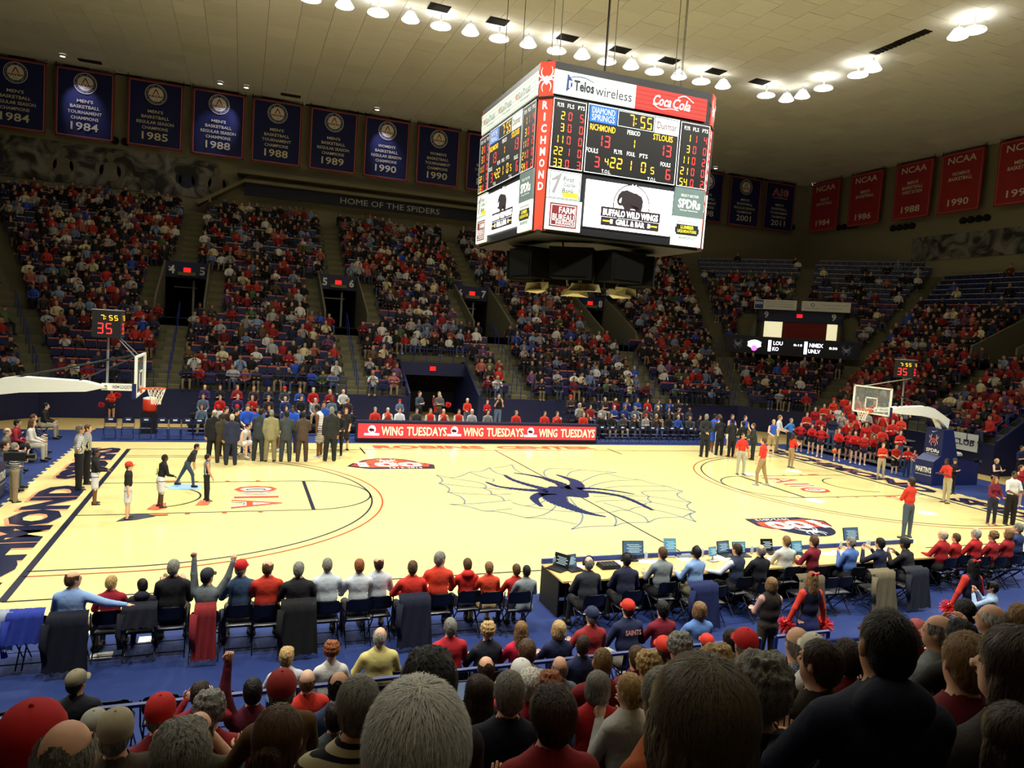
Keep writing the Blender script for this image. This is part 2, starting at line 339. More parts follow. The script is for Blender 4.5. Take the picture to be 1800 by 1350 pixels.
# ---- loose floor spots used for the contest
for i, (px, py) in enumerate([(1395, 828), (1322, 834), (1433, 880), (1630, 902), (1240, 790)][:4]):
    p = at(px, py, 0); mb = MB(); mb.lathe([(.33, 0), (.33, .006), (.30, .009), (0.001, .01)], n=28)
    tag(mb.build('floor_spot', CW, loc=(p[0], p[1], .001)), 'round white rubber floor spot, ' + ['farthest one, near the woman in the red polo', 'beside the feet of the man in pale trousers', 'beside the near end of the free-throw line', 'between the man in jeans and the clapping man'][i], 'floor spot', 'white floor spots')
for nm, q, colr, lab in [('floor_mat', [(204, 917), (228, 905), (260, 904), (273, 908), (240, 914)], (44, 50, 66), 'dark navy floor mat under the boy in the red cap'), ('floor_mat', [(258, 896), (270, 887), (292, 884), (292, 894), (276, 897)], (196, 92, 60), 'orange floor mat under the boy wearing number 3'),
                         ('floor_mat', [(343, 889), (352, 880), (372, 881), (366, 888)], (204, 100, 72), 'orange floor mat under the boy in the sleeveless jersey'), ('floor_mat', [(300, 861), (292, 856), (310, 851), (356, 853), (350, 861)], (138, 176, 222), 'pale blue floor mat under the lunging boy')]:
    P = [at(*p, 0) for p in q]; c = sum(P)/len(P)
    tag(MB().prism([(p[0]-c[0], p[1]-c[1]) for p in P][::1], 0, .009).build(nm, M(colr, .5), loc=(c[0], c[1], .001)), lab, 'mat')
# ================================================================ walls and ceiling
def wall(name, c, d): return tag(MB().box(c, d).build(name, BEIGE), 'plain beige upper wall on the %s side' % name[5:], kind='structure')
wf = wall('wall_far', (0, WY+.2, 10.4), (2*WX+.8, .4, 20.9)); wr = wall('wall_right', (WX+.2, 0, 10.4), (.4, 2*WY, 20.9))
wl = wall('wall_left', (-WX-.2, 0, 10.4), (.4, 2*WY, 20.9)); wn = wall('wall_near', (0, -WY-.2, 10.4), (2*WX+.8, .4, 20.9))
ceil = MB().box((0, 0, CZ+.2), (2*WX, 2*WY, .2)).build('ceiling', M((120, 110, 80), .9)); tag(ceil, 'tiled acoustic ceiling', kind='structure')
TM = [M((240, 240, 232), .9, amt=.04, scale=1.5), M((234, 233, 224), .9, amt=.04, scale=1.5), M((248, 247, 238), .9, amt=.03)]
PS = 1.56; tiles = []
for i in range(-25, 26):
    for j in range(-22, 23):
        tiles.append((i*PS+.3, j*PS+(.78 if i % 2 else 0)))
def area(x, y):
    d = np.array([x, y, CZ])-CP; z = d@CF
    if z < 3: return 0
    u, v = (d@CR)/z*FPX+900, 675-(d@CU)/z*FPX
    return (CZ-CP[2])/z**3 if -60 < u < 1860 and -40 < v < 400 else 0
tiles.sort(key=lambda q: -area(*q))
tdat = [MB().box((0, 0, 0), (PS-.022, PS-.022, .05)).data('ceiling_panel', TM[k]) for k in range(3)]
rest = MB()
for n, (x, y) in enumerate(tiles):
    k = 2 if random.random() < .02 else (random.random() < .2)*1
    z = CZ+.05+random.uniform(-.004, .004)
    if n < 300: link('ceiling_panel', tdat[k], ceil, (x, y, z))
    else: rest.box((x, y, z), (PS-.022, PS-.022, .05), k)
o = rest.build('ceiling_panels', TM, ceil); o['kind'] = 'stuff'
# ---- ceiling lamps, vents, downlights
LENS = M((255, 252, 245), .3, emit=9, amt=0.001); GLOW = M((255, 250, 240), .5, emit=1.6, amt=.001); HOUS = M((196, 190, 180), .5)
def big_lamp(kind):
    r = empty('ceiling_lamp')
    MB().lathe([(.08, .42), (.2, .38), (.42, .06), (.44, 0)] if kind else [(.44, .1), (.5, .06), (.52, 0)], n=20).build('reflector', GLOW, r, True)
    MB().lathe([(.001, -.02), (.40, -.02), (.43, .015)], n=20).build('lens', LENS, r)
    MB().lathe([(.05, .42 if kind else .08), (.05, .62)], n=8).build('stem', HOUS, r)
    return r
protos = [big_lamp(0), big_lamp(1)]; used = [False, False]
xs = [-3.3-1.6*i for i in range(1, 10)][::-1]+[-3.3, -1.75, -.2, 1.35, 2.97, 4.6, 6.1, 7.6, 9.1, 10.6, 12.2, 13.7, 15.2, 18.3]
spots = [(x, sy*14.85) for x in xs for sy in (1, -1)]+[(sx*20.15, y) for sx in (1, -1) for y in (14.9, 13.9, 12.2, 9.7, 8.7, 3.8, 3.0, -3.0, -3.8, -8.7, -9.7, -12.2, -13.9)]
spots[-26] = (19.8, 14.85)
LN_ = {}; ORD_ = ['first', 'second', 'third', 'fourth', 'fifth', 'sixth', 'seventh', 'eighth', 'ninth', 'tenth', 'eleventh', 'twelfth', 'thirteenth', 'fourteenth', 'fifteenth', 'sixteenth', 'seventeenth', 'eighteenth', 'nineteenth', 'last']
def inview(p, mx=40):
    d = np.array(p)-CP; z = d@CF
    if z < .3: return None
    u, v = (d@CR)/z*FPX+900, 675-(d@CU)/z*FPX
    return (u, v, z) if -mx < u < 1800+mx and -mx < v < 1350+mx else None
def ring_name(x, y):
    return ('far ceiling row' if y > 14.3 else 'near ceiling row' if y < -14.3 else 'right-hand ceiling row' if x > 0 else 'left-hand ceiling row')
for i, (x, y) in enumerate(spots):
    k = (i//2) % 2; k = int(k)
    o = protos[k] if not used[k] else copy_tree(protos[k]); used[k] = True
    o.location = (x, y, LAMP_Z)
    rn = ring_name(x, y); LN_[rn+str(k)] = LN_.get(rn+str(k), 0)+1; vis = inview((x, y, LAMP_Z), 0)
    tag(o, ('glowing bell-shaped' if k else 'drum-shaped white')+' arena lamp in the '+rn+(', %s of its shape' % ORD_[min(19, LN_[rn+str(k)]-1)] if vis else ''), 'lamp', 'arena lamps in the '+rn)
vd = None
for i, (px, py) in enumerate([(772, 14), (875, 38), (997, 67), (1090, 88), (1176, 107), (1258, 126), (1335, 144), (158, 108), (511, 168), (1558, 85), (1605, 65), (1712, 385)][:11]):
    p = at(px, py, CZ)
    if vd is None:
        vd = empty('ceiling_vent'); mb = MB()
        for s_ in range(6): mb.box((0, -.3+s_*.12, .0), (.95, .02, .06))
        MB().box((0, 0, .02), (1.05, .8, .02)).build('backing', M((30, 28, 24), .8), vd); mb.build('slats', M((44, 40, 34), .6), vd); o = vd
    else: o = copy_tree(vd)
    o.location = (p[0], p[1], CZ-.01); o.scale = (1, 1, 1) if i < 7 else ((1.3, .7, 1) if i < 9 else (.5, 2.2, 1))
    tag(o, 'dark slatted air vent in the ceiling '+('beside the far lamps, '+['first', 'second', 'third', 'fourth', 'fifth', 'sixth', 'last'][i]+' from the left' if i < 7 else ['above the second banner from the left', 'above the tournament banner of 1988', 'slot nearer the right wall lamps', 'slot farther up on the right'][i-7]), 'vent')
dl = None
for i, (px, py) in enumerate([(110, 99), (387, 147), (433, 154), (663, 193), (1258, 296), (1409, 331), (1431, 325)]):
    p = at(px, py, CZ-.1)
    if dl is None:
        dl = empty('downlight'); MB().lathe([(.2, .12), (.2, 0), (.16, -.02)], n=16).build('housing', HOUS, dl); MB().lathe([(.001, 0), (.16, 0)], n=16).build('lens', M((255, 246, 255), .3, emit=4, amt=.001), dl); o = dl
    else: o = copy_tree(dl)
    o.location = p; tag(o, 'small round downlight in the ceiling '+['by the leftmost full banner', 'left of a pair above the third and fourth banners', 'right of a pair by the fourth banner', "above the women's regular season banner", 'right of the scoreboard above the far banners', 'left of the pair in the far corner', 'right of the pair beside the first red banner'][i], 'lamp')
# ================================================================ seating bowl
TR, RI, NR, Y0, Z0, HX = .72, .42, 26, 15.9, 1.4, 22.3
def rz_(k): return Z0+RI*k
T8 = math.tan(PI/8)
steps = MB()
FCUT = [(-13.8, 1.2), (-4.8, 1.2), (4.3, 1.2), (13.4, 1.2)]
def cutf(k, x):
    return (8 <= k <= 14 and any(abs(x-c) < hw for c, hw in FCUT)) or (k < 4 and -2.1 < x < 1.8)
def xl(d): return 19+T8*d
def strip(p0, p1, q0, q1, za, zb):
    """riser from za to zb along p0-p1, tread back to q0-q1"""
    steps.quad((*p0, za), (*p1, za), (*p1, zb), (*p0, zb)); steps.quad((*p0, zb), (*p1, zb), (*q1, zb), (*q0, zb))
for k in range(NR):
    d0, d1 = TR*k, TR*(k+1); zb = rz_(k); za = zb-RI if k else 0
    xb = [-xl(d0)]+sorted([c+s*h for c, h in FCUT for s in (-1, 1)]+[-2.1, 1.8])+[xl(d0)]
    for a, b in zip(xb[:-1], xb[1:]):
        if cutf(k, (a+b)/2): continue
        A = -xl(d1) if a == xb[0] else a; B = xl(d1) if b == xb[-1] else b
        strip((a, Y0+d0), (b, Y0+d0), (A, Y0+d1), (B, Y0+d1), za if k else 0, zb)
    for sx in (-1, 1):
        P = lambda s_, d: (sx*(((34.9/1.41421+d)+s_)/1.41421), ((34.9/1.41421+d)-s_)/1.41421)
        lo, hi = lambda d: 2.19-T8*d, lambda d: 7.07+T8*d
        cut = 7 <= k <= 14
        for a, b, ea, eb in ([(lo, lambda d: 1.75, 1, 0), (lambda d: 7.75, hi, 0, 1)] if cut else [(lo, hi, 1, 1)]):
            if a(d0) < b(d0)+.01: strip(P(a(d0), d0), P(b(d0), d0), P(a(d1), d1), P(b(d1), d1), za, zb)
        if HX+d1 < WX:
            ya = 12.3+T8*d0; yb = 12.3+T8*d1; vy = (4.9, 7.5)
            ends = [(ya, yb, vy[1], vy[1]), (vy[0], vy[0], -14, -14)] if 9 <= k <= 14 else [(ya, yb, -14, -14)]
            if k < 6: ends = [(ya, yb, 1.3, 1.3), (-5.3, -5.3, -14, -14)] if k < 7 else ends
            for a0, a1, b0, b1 in ends: strip((sx*(HX+d0), a0), (sx*(HX+d0), b0), (sx*(HX+d1), a1), (sx*(HX+d1), b1), za, zb)
d = TR*NR
steps.quad((-xl(d), Y0+d, rz_(NR-1)), (xl(d), Y0+d, rz_(NR-1)), (xl(d), WY, rz_(NR-1)), (-xl(d), WY, rz_(NR-1)))
for k in range(10): pass
tag(steps.build('grandstand', CONC), 'stepped concrete seating bowl', kind='structure')
# navy face of the front wall
fw = MB()
for a, b in ((-19, -2.1), (1.8, 19)): fw.box(((a+b)/2, Y0-.04, .72), (b-a, .08, 1.44))
for sx in (-1, 1):
    fw.add([(sx*19, Y0-.05, 0), (sx*22.28, 12.3, 0), (sx*22.28, 12.3, 1.45), (sx*19, Y0-.05, 1.45)], [(0, 1, 2, 3)])
    fw.box((sx*(HX-.04), 6.8, .72), (.08, 11, 1.44)); fw.box((sx*(HX-.04), -9.5, .72), (.08, 8.5, 1.44))
tag(fw.build('trim_front_wall', DNAVY), 'navy painted front wall of the seating bowl', kind='structure')
# stair wall beside the lower opening on the right, and its dark recess
for sx in (1,):
    mb = MB(); prof = [(HX, 0), (HX+TR*6, 0), (HX+TR*6, rz_(6)+.2), (HX, rz_(0)+.2)]
    for y in (1.3, -5.3): mb.add([(x, y+q, z) for q in (-.06, .06) for x, z in prof], [(0, 1, 2, 3), (4, 5, 6, 7), (0, 1, 5, 4), (1, 2, 6, 5), (2, 3, 7, 6), (3, 0, 4, 7)])
    mb.box((HX+TR*6+.05, -2, 2), (.1, 6.6, 4.1))
    tag(mb.build('trim_stair_wall', DNAVY), 'navy side wall of the right-hand tunnel', kind='structure')
# aisle half steps and centre rails
ais = MB(); blade = MB()
def aisle(x, k0, k1, hw=.5):
    for k in range(k0, k1): ais.box((x, Y0+TR*k-TR*.25, rz_(k)-RI*.75), (2*hw, TR*.5, RI*.5))
for x in (-13.8, -4.8, 4.3, 13.4): aisle(x, 1, 8); aisle(x, 15, NR)
for c in (-13.8, -4.8, 4.3, 13.4):
    for s_ in (-1, 1): aisle(c+s_*1.7, 8, 15, .42)
tag(ais.build('trim_aisle_steps', M((104, 100, 72), .9, scale=5)), 'half steps in the seating aisles', kind='structure')
def handrail(pts, label, h=.9, every=1, grp=None, r=.022, mid=True):
    o = empty('handrail', pts[0], label=label, cat='handrail', group=grp); P0 = np.array(pts[0])
    P = [np.array(p)-P0 for p in pts]; up = np.array([0, 0, h])
    MB().tube([p+up for p in P], r, 6).build('top_rail', RAILM, o)
    if mid: MB().tube([p+up*.5 for p in P], r*.7, 5).build('mid_rail', RAILM, o)
    pd = MB().tube([(0, 0, 0), up], r, 6).data('post', RAILM)
    for p in P[::every]: link('post', pd, o, tuple(p))
    return o
for i, x in enumerate((-19.55, -13.8, -4.8, 4.3, 13.4)):
    for k in range(0, 7, 3):
        if i == 0: continue
        handrail([(x, Y0+TR*(k+j)+.1, rz_(k+j)) for j in (0, 1, 2)], ['bottom', 'middle', 'top'][k//3]+' navy handrail on the aisle stairs '+['', 'behind the left goal', 'left of the lower tunnel', 'right of the lower tunnel', 'left of the far corner'][i], mid=False)
for sx in (-1, 1):
    for k in range(0, 7, 3): handrail([(sx*(19.05+T8*TR*(k+j)), Y0+TR*(k+j), rz_(k+j)) for j in (0, 1, 2)], ['bottom', 'middle', 'top'][k//3]+' navy handrail on the stairs at the '+('left' if sx < 0 else 'right')+' corner section', mid=False)
for a, b, lab in ((-18.6, -14.4, 'along the front of the leftmost far section'), (-13.2, -5.4, 'in front of the section behind the team in white'), (-4.2, -2.3, 'left of the lower tunnel'), (1.95, 3.7, 'right of the lower tunnel'), (4.9, 12.8, 'in front of the section right of the tunnel'), (14, 18.8, 'in front of the section beside the far corner')):
    n = max(2, int((b-a)/1.6)); handrail([(a+(b-a)*i/n, Y0+.05, Z0) for i in range(n+1)], 'navy front railing '+lab, h=.85)
handrail([(19.5+2.6*i/3, 15.45-2.85*i/3, Z0) for i in range(4)], 'navy front railing of the corner section under the screen', h=.85)
handrail([(HX+.1, 12-1.6*i, Z0) for i in range(7)], 'navy front railing above the sponsor sign on the right', h=.7)
handrail([(HX+TR*i, 1.35, rz_(i)+.1) for i in range(6)], 'dark sloping railing of the stairs beside the right-hand tunnel', h=.85)
# ---- upper tunnels
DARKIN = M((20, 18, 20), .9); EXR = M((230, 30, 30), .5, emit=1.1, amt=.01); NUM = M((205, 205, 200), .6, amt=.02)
def exit_sign(parent, x, y, z, mw):
    e = MB().box((x, y, .03), (.42, .26, .05)).build('exit_sign', EXR, parent)
    mb = MB(); tadd(mb, 'EXIT', x, y, .3, .12, .062, .01); mb.build('lettering', M((60, 8, 8), .5), e)
def tunnel(c, a, b):
    zf = rz_(8)-.02; yb = Y0+TR*15; f = MB()
    f.quad((c-1.2, Y0+TR*8, zf), (c+1.2, Y0+TR*8, zf), (c+1.2, yb+4, zf), (c-1.2, yb+4, zf))
    f.quad((c-1.2, yb+4, zf), (c+1.2, yb+4, zf), (c+1.2, yb+4, 7.3), (c-1.2, yb+4, 7.3)); f.quad((c-1.2, yb, 7.25), (c-1.2, yb+4, 7.25), (c+1.2, yb+4, 7.25), (c+1.2, yb, 7.25))
    for s_ in (-1, 1): f.quad((c+s_*1.2, yb, zf), (c+s_*1.2, yb+4, zf), (c+s_*1.2, yb+4, 7.3), (c+s_*1.2, yb, 7.3))
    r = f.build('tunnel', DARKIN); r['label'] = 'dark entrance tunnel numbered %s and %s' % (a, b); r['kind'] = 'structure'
    mb = MB()
    for s_ in (-1, 1):
        x = c+s_*1.24; y1 = Y0+TR*8
        V = [(x+q, y, z) for q in (-.05, .05) for y, z in ((y1, zf-.2), (yb, zf-.2), (yb, 8.15), (y1, zf+.95))]
        mb.add(V, [(0, 1, 2, 3), (4, 5, 6, 7), (0, 1, 5, 4), (1, 2, 6, 5), (2, 3, 7, 6), (3, 0, 4, 7)])
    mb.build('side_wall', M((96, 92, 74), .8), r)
    hd = MB().box((c, yb-.05, 7.62), (2.38, .16, .95)).build('header', DNAVY, r)
    g = empty('header_sign', mw=None); g.parent = r; g.matrix_local = frame((c, yb-.14, 7.62), (1, 0, 0), (0, 0, 1)); mb = MB()
    if a: tadd(mb, a, -.85, 0, None, .5, .01, .03)
    if b: tadd(mb, b, .85, 0, None, .5, .01, .03)
    mb.build('section_number', NUM, g)
    e = MB().box((0, 0, .03), (.4, .28, .05)).build('exit_sign', EXR, g)
    MB().box((c+.35, yb+.6, 5.9), (.12, .1, 2.3)).box((c-.1, yb+.7, 6.6), (1.3, .05, .07)).build('door_frame', M((150, 148, 136), .7), r)
for c, a, b in ((-13.8, '4', '5'), (-4.8, '5', '6'), (4.3, '6', '7'), (13.4, '', '8')): tunnel(c, a, b)
# lower tunnel on the far side
mb = MB(); yb = Y0+TR*4; zt = 2.45
mb.quad((-2.1, Y0+5, 0), (1.8, Y0+5, 0), (1.8, Y0+5, 3), (-2.1, Y0+5, 3)); mb.quad((-2.1, Y0, zt), (-2.1, Y0+5, zt), (1.8, Y0+5, zt), (1.8, Y0, zt)) if 0 else None
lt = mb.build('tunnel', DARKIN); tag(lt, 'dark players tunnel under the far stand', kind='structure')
mb = MB()
for x in (-2.1, 1.8):
    V = [(x+q, y, z) for q in (-.06, .06) for y, z in ((Y0-.1, 0), (yb+2, 0), (yb+2, 3.2), (yb, 3.2), (Y0-.1, 1.6))]
    mb.add(V, [(0, 1, 2, 3, 4), (5, 6, 7, 8, 9)]+[(i, (i+1) % 5, 5+(i+1) % 5, 5+i) for i in range(5)])
mb.build('side_wall', DNAVY, lt); MB().box((-.15, yb-.05, 2.75), (4.0, .14, .75)).build('header', DNAVY, lt)
g = empty('header_sign'); g.parent = lt; g.matrix_local = frame((-.2, yb-.14, 2.78), (1, 0, 0), (0, 0, 1)); MB().box((0, 0, .02), (.34, .24, .04)).build('exit_sign', EXR, g)
handrail([(-2.1+.78*i, yb+.05, rz_(4)) for i in range(6)], 'navy railing over the lower players tunnel', h=.8)
# corner tunnel, its sign boards and screen
C45 = 1/math.sqrt(2)
def diag(s_, d, z, sx=1): q = 34.9/1.41421+d; return (sx*(q+s_)*C45, (q-s_)*C45, z)
def dframe(s_, d, z): return frame(diag(s_, d, z), (C45, -C45, 0), (0, 0, 1))
for sx in (1, -1):
    mb = MB(); zf = 4.75; q = lambda s_, d, z: diag(s_, d, z, sx)
    mb.quad(q(1.75, 5.0, zf), q(7.75, 5.0, zf), q(7.75, 12.5, zf), q(1.75, 12.5, zf)); mb.quad(q(1.75, 10.8, zf), q(7.75, 10.8, zf), q(7.75, 10.8, 8.1), q(1.75, 10.8, 8.1))
    for s_ in (1.75, 7.75): mb.quad(q(s_, 5, 3.5), q(s_, 10.8, 3.5), q(s_, 10.8, 8.1), q(s_, 5, 5.3))
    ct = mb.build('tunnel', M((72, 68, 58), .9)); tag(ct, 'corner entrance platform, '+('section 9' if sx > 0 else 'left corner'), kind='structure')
    if sx < 0: continue
    g = empty('tunnel_back'); g.parent = ct; g.matrix_local = dframe(4.75, 10.7, 6.4); mb = MB()
    MB().box((0, 1.3, 0), (6.0, .95, .12)).build('header', DNAVY, g); mb = MB(); tadd(mb, '9', -2.35, 1.3, None, .5, .07, .03); tadd(mb, '9', 2.35, 1.3, None, .5, .07, .03); mb.build('section_number', NUM, g)
    MB().box((0, 1.3, .08), (.4, .26, .05)).build('exit_sign', EXR, g)
    rect2(mbr := MB(), -1.1, -1.6, 1.9, .8, .02); mbr.build('red_wall', M((120, 24, 20), .7), g)
    LIT = M((255, 244, 196), .6, emit=.75, amt=.03)
    for a, b in ((-2.45, -1.15), (1.95, 2.65)): rect2(m2 := MB(), a, -1.6, b, .8, .03); m2.build('lit_doorway', LIT, g)
    for i, (s_, w_) in enumerate(((-1.75, 3.0), (1.75, 3.3))):
        b = empty('sponsor_board', label='long white sponsor board over the corner tunnel, '+['left', 'right']['01'.index(str(i))]+' of the two', cat='sign'); b.matrix_world = dframe(4.75+s_, 10.3, 8.45)
        MB().box((0, 0, 0), (w_, .72, .06)).build('board', M((200, 200, 190), .6), b); mb = MB()
        if i == 0: rect2(mb, -1.45, -.32, -.85, .32, .035, 1); tadd(mb, 'DDS', -1.15, .1, .5, .2, .04, .02, 2); [tadd(mb, t_, .3, .2-.16*j, 2.0, .09, .036, 0, 0) for j, t_ in enumerate(('Orthodontics and Family Dentistry', 'Serving the Richmond Community', 'Official Team Dentists'))]
        else: ring2(mb, -.9, .1, .09, .13, .036, 16, 0); tadd(mb, 'University Bookstore', -.9, -.15, 1.0, .1, .036); tadd(mb, 'Proud Sponsor of Spider Athletics', .6, .12, 1.7, .1, .036); tadd(mb, 'www.spiders.com', .6, -.12, 1.0, .1, .036)
        mb.build('lettering', [M((40, 40, 60), .6), M((34, 50, 110), .6), WHM], b)
    b = empty('ribbon_screen', label='wide black LED ribbon screen with scores under the corner tunnel', cat='screen'); b.matrix_world = dframe(4.7, 5.0, 5.36)
    MB().box((0, 0, -.1), (8.6, 1.2, .24)).build('cabinet', M((16, 16, 34), .5), b)
    mb = MB(); rect2(mb, -3.9, -.5, -3.0, .5, .03, 1); rect2(mb, 3.0, -.5, 3.9, .5, .03, 1); mb.build('side_panel', [BLK, M((20, 20, 46), .6)], b)
    mb = MB(); spider(mb, -3.45, 0, .35, .04); spider(mb, 3.45, 0, .35, .04); mb.build('emblem', M((150, 155, 175), .5), b)
    E1 = M((240, 240, 255), .4, emit=2.2, amt=.01); E2 = M((255, 120, 240), .4, emit=1.6, amt=.01)
    mb = MB(); poly2(mb, [(-2.35+.42*math.cos(a*PI/6)*(1.25 if a % 2 else 1), .05+.3*math.sin(a*PI/6)) for a in range(12)], .03); disc2(mb, -2.35, -.22, .2, .035, 12, 1)
    rect2(mb, -1.45, -.38, -1.25, .38, .03); tadd(mb, 'LOU', -.82, .2, .6, .26, .03, .02); tadd(mb, 'KO', -.95, -.2, .4, .26, .03, .02)
    rect2(mb, .85, -.42, 1.05, .42, .03); tadd(mb, '8:15', .45, .15, .55, .14, .03, .02); tadd(mb, 'NMEX', 1.6, .2, .85, .26, .03, .02); tadd(mb, 'UNLV', 1.5, -.2, .75, .26, .03, .02); tadd(mb, '8:30', 2.65, .08, .5, .16, .03, .02)
    mb.build('display', [E1, E2], b)
# end-wall tunnel
mb = MB(); y0, y1 = 4.9, 7.5
for x in (HX+TR*9, ):
    xb_ = HX+TR*15; zf = rz_(9)-.02
    mb.quad((x, y0, zf), (x, y1, zf), (xb_+3, y1, zf), (xb_+3, y0, zf)); mb.quad((xb_+3, y0, zf), (xb_+3, y1, zf), (xb_+3, y1, 8), (xb_+3, y0, 8)); mb.quad((xb_, y0, 7.6), (xb_+3, y0, 7.6), (xb_+3, y1, 7.6), (xb_, y1, 7.6))
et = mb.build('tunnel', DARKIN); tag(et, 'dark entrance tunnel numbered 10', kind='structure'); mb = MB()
for y in (y0, y1):
    V = [(xx, y+q, z) for q in (-.06, .06) for xx, z in ((HX+TR*8, zf-.3), (xb_, zf-.3), (xb_, 8.3), (HX+TR*8, zf+.9))]
    mb.add(V, [(0, 1, 2, 3), (4, 5, 6, 7), (0, 1, 5, 4), (1, 2, 6, 5), (2, 3, 7, 6), (3, 0, 4, 7)])
mb.build('side_wall', M((96, 92, 74), .8), et); g = empty('header_sign'); g.parent = et; g.matrix_local = frame((xb_-.1, 6.2, 7.9), (0, -1, 0), (0, 0, 1))
MB().box((0, 0, 0), (2.5, .8, .12)).build('header', DNAVY, g); mb = MB(); tadd(mb, '10', -.7, 0, None, .5, .07, .03); mb.build('section_number', NUM, g)
# ---- upper far wall: murals, ledge with lettering
mm = []
for c1, c2, sc in (((70, 68, 62), (34, 33, 32), 1.1),):
    mt = M(c1, .8, scale=sc, amt=.85)
mt = bpy.data.materials.new('mural_print'); mt.use_nodes = True; nt = mt.node_tree; bs = nt.nodes['Principled BSDF']; bs.inputs['Roughness'].default_value = .8
tc = nt.nodes.new('ShaderNodeTexCoord'); nz = nt.nodes.new('ShaderNodeTexNoise'); nz.inputs['Scale'].default_value = .8; nz.inputs['Detail'].default_value = 6; nz.inputs['Distortion'].default_value = 1.2
cr = nt.nodes.new('ShaderNodeValToRGB'); cr.color_ramp.elements[0].position = .4; cr.color_ramp.elements[0].color = (.02, .02, .018, 1); cr.color_ramp.elements[1].position = .62; cr.color_ramp.elements[1].color = (.2, .19, .16, 1)
nt.links.new(tc.outputs['Object'], nz.inputs[0]); nt.links.new(nz.outputs[0], cr.inputs[0]); nt.links.new(cr.outputs[0], bs.inputs['Base Color'])
a = at(385, 285, WY-.1, 1); b_ = at(385, 352, WY-.1, 1)
mu = MB().box(((-38+a[0])/2, WY-.05, (a[2]+b_[2])/2), (a[0]+38, .06, a[2]-b_[2])).build('mural', mt); tag(mu, 'long dim photographic wall mural of basketball players on the far wall, left', 'mural')
mb = MB()   # pale players in the mural print
def fig(x, z, s, mi):
    for dx, dz, rx, rz in ((0, .75, .2, .26), (0, 0, .52, .5), (-.5, .1, .2, .34), (.5, .1, .2, .34)):
        mb.add([(x+s*(dx+rx*math.cos(k*PI/8)), WY-.085-.003*mi, z+s*(dz+rz*math.sin(k*PI/8))) for k in range(16)], [tuple(range(16))], mi)
zc = (a[2]+b_[2])/2
for x, s, mi in ((-12.6, 1.2, 0), (-14.6, 1.05, 1), (-19.4, 1.3, 0), (-22.2, 1.2, 0), (-26.5, 1.3, 1), (-30, 1.2, 0)): fig(x, zc-.25, s, mi)
mb.build('mural_figures', [M((104, 100, 84), .8, scale=2, amt=.3), M((40, 42, 60), .8, scale=2, amt=.3)], mu)['kind'] = 'stuff'
a = at(1605, 413, WX-.1, 0); b_ = at(1605, 430, WX-.1, 0)
tag(MB().box((WX-.05, (a[1]-14)/2, a[2]-1.2), (.06, a[1]+14, 1.9)).build('mural', mt), 'dim photographic wall mural on the right-hand wall', 'mural')
LEDG = M((112, 106, 84), .85)
l0, l1 = at(430, 320, WY-1.2, 1), at(1230, 420, WY-1.2, 1)
mb = MB(); mb.box(((l0[0]+16)/2, WY-.75, 14.62), (16-l0[0], 1.5, .22)); mb.box(((l0[0]+16)/2, WY-.7, 15.25), (16-l0[0]+1, 1.4, .3)); mb.box(((l0[0]+16)/2, WY-.3, 14.9), (16-l0[0], .5, .5))
mb.add([(l0[0], WY-1.5, 14.73), (l0[0], WY, 14.73), (l0[0]-3.2, WY, 12.8), (l0[0]-3.2, WY-1.2, 12.8), (l0[0], WY-1.5, 14.5), (l0[0], WY, 14.5), (l0[0]-3, WY, 12.6), (l0[0]-3, WY-1.2, 12.6)], [(0, 1, 2, 3), (4, 5, 6, 7), (0, 3, 7, 4), (1, 2, 6, 5)])
tag(mb.build('trim_ledge', LEDG), 'beige ledge with a sloping end above the top rows', kind='structure')
pnl = tag(MB().box(((l0[0]+16)/2, WY-1.0, 14.1), (16-l0[0], .12, .85)).build('lettered_fascia', M((26, 28, 44), .7)), 'dark fascia reading HOME OF THE SPIDERS above the top far rows', 'sign')
g = empty('text_plane'); g.parent = pnl; g.matrix_local = frame((0, WY-1.07, 14.1), (1, 0, 0), (0, 0, 1)); mb = MB()
h0, h1 = at(598, 362, WY-1.07, 1), at(772, 381, WY-1.07, 1); tadd(mb, 'HOME OF THE SPIDERS', (h0[0]+h1[0])/2, 0, h1[0]-h0[0], .42, .01, 0); mb.build('lettering', M((170, 170, 165), .7), g)
for i, (px, py) in enumerate([(211, 248), (1390, 399), (1487, 398), (1585, 399), (1712, 385)]):
    pos = at(px, py, WY-.25, 1) if i < 1 else at(px, py, WX-.25, 0) if i > 1 else at(px, py, WY-.25, 1); mb = MB(); n = 2 if i < 2 else 4; o = empty('wall_duct', label='round black duct openings '+['between the second and third blue banners', 'right of the last blue banner', 'behind the first red banners', 'under the third red banner', 'under the fourth red banner'][i], cat='vent')
    o.matrix_world = frame(pos, (1, 0, 0), (0, 0, 1)) if i < 2 else frame(pos, (0, -1, 0), (0, 0, 1)); rd = MB().lathe([(.24, -.2), (.26, 0), (.22, .02), (.001, -.1)], n=18).data('opening', M((12, 12, 12), .7))
    for j in range(n): link('opening', rd, o, ((j-(n-1)/2)*.62, 0, 0))
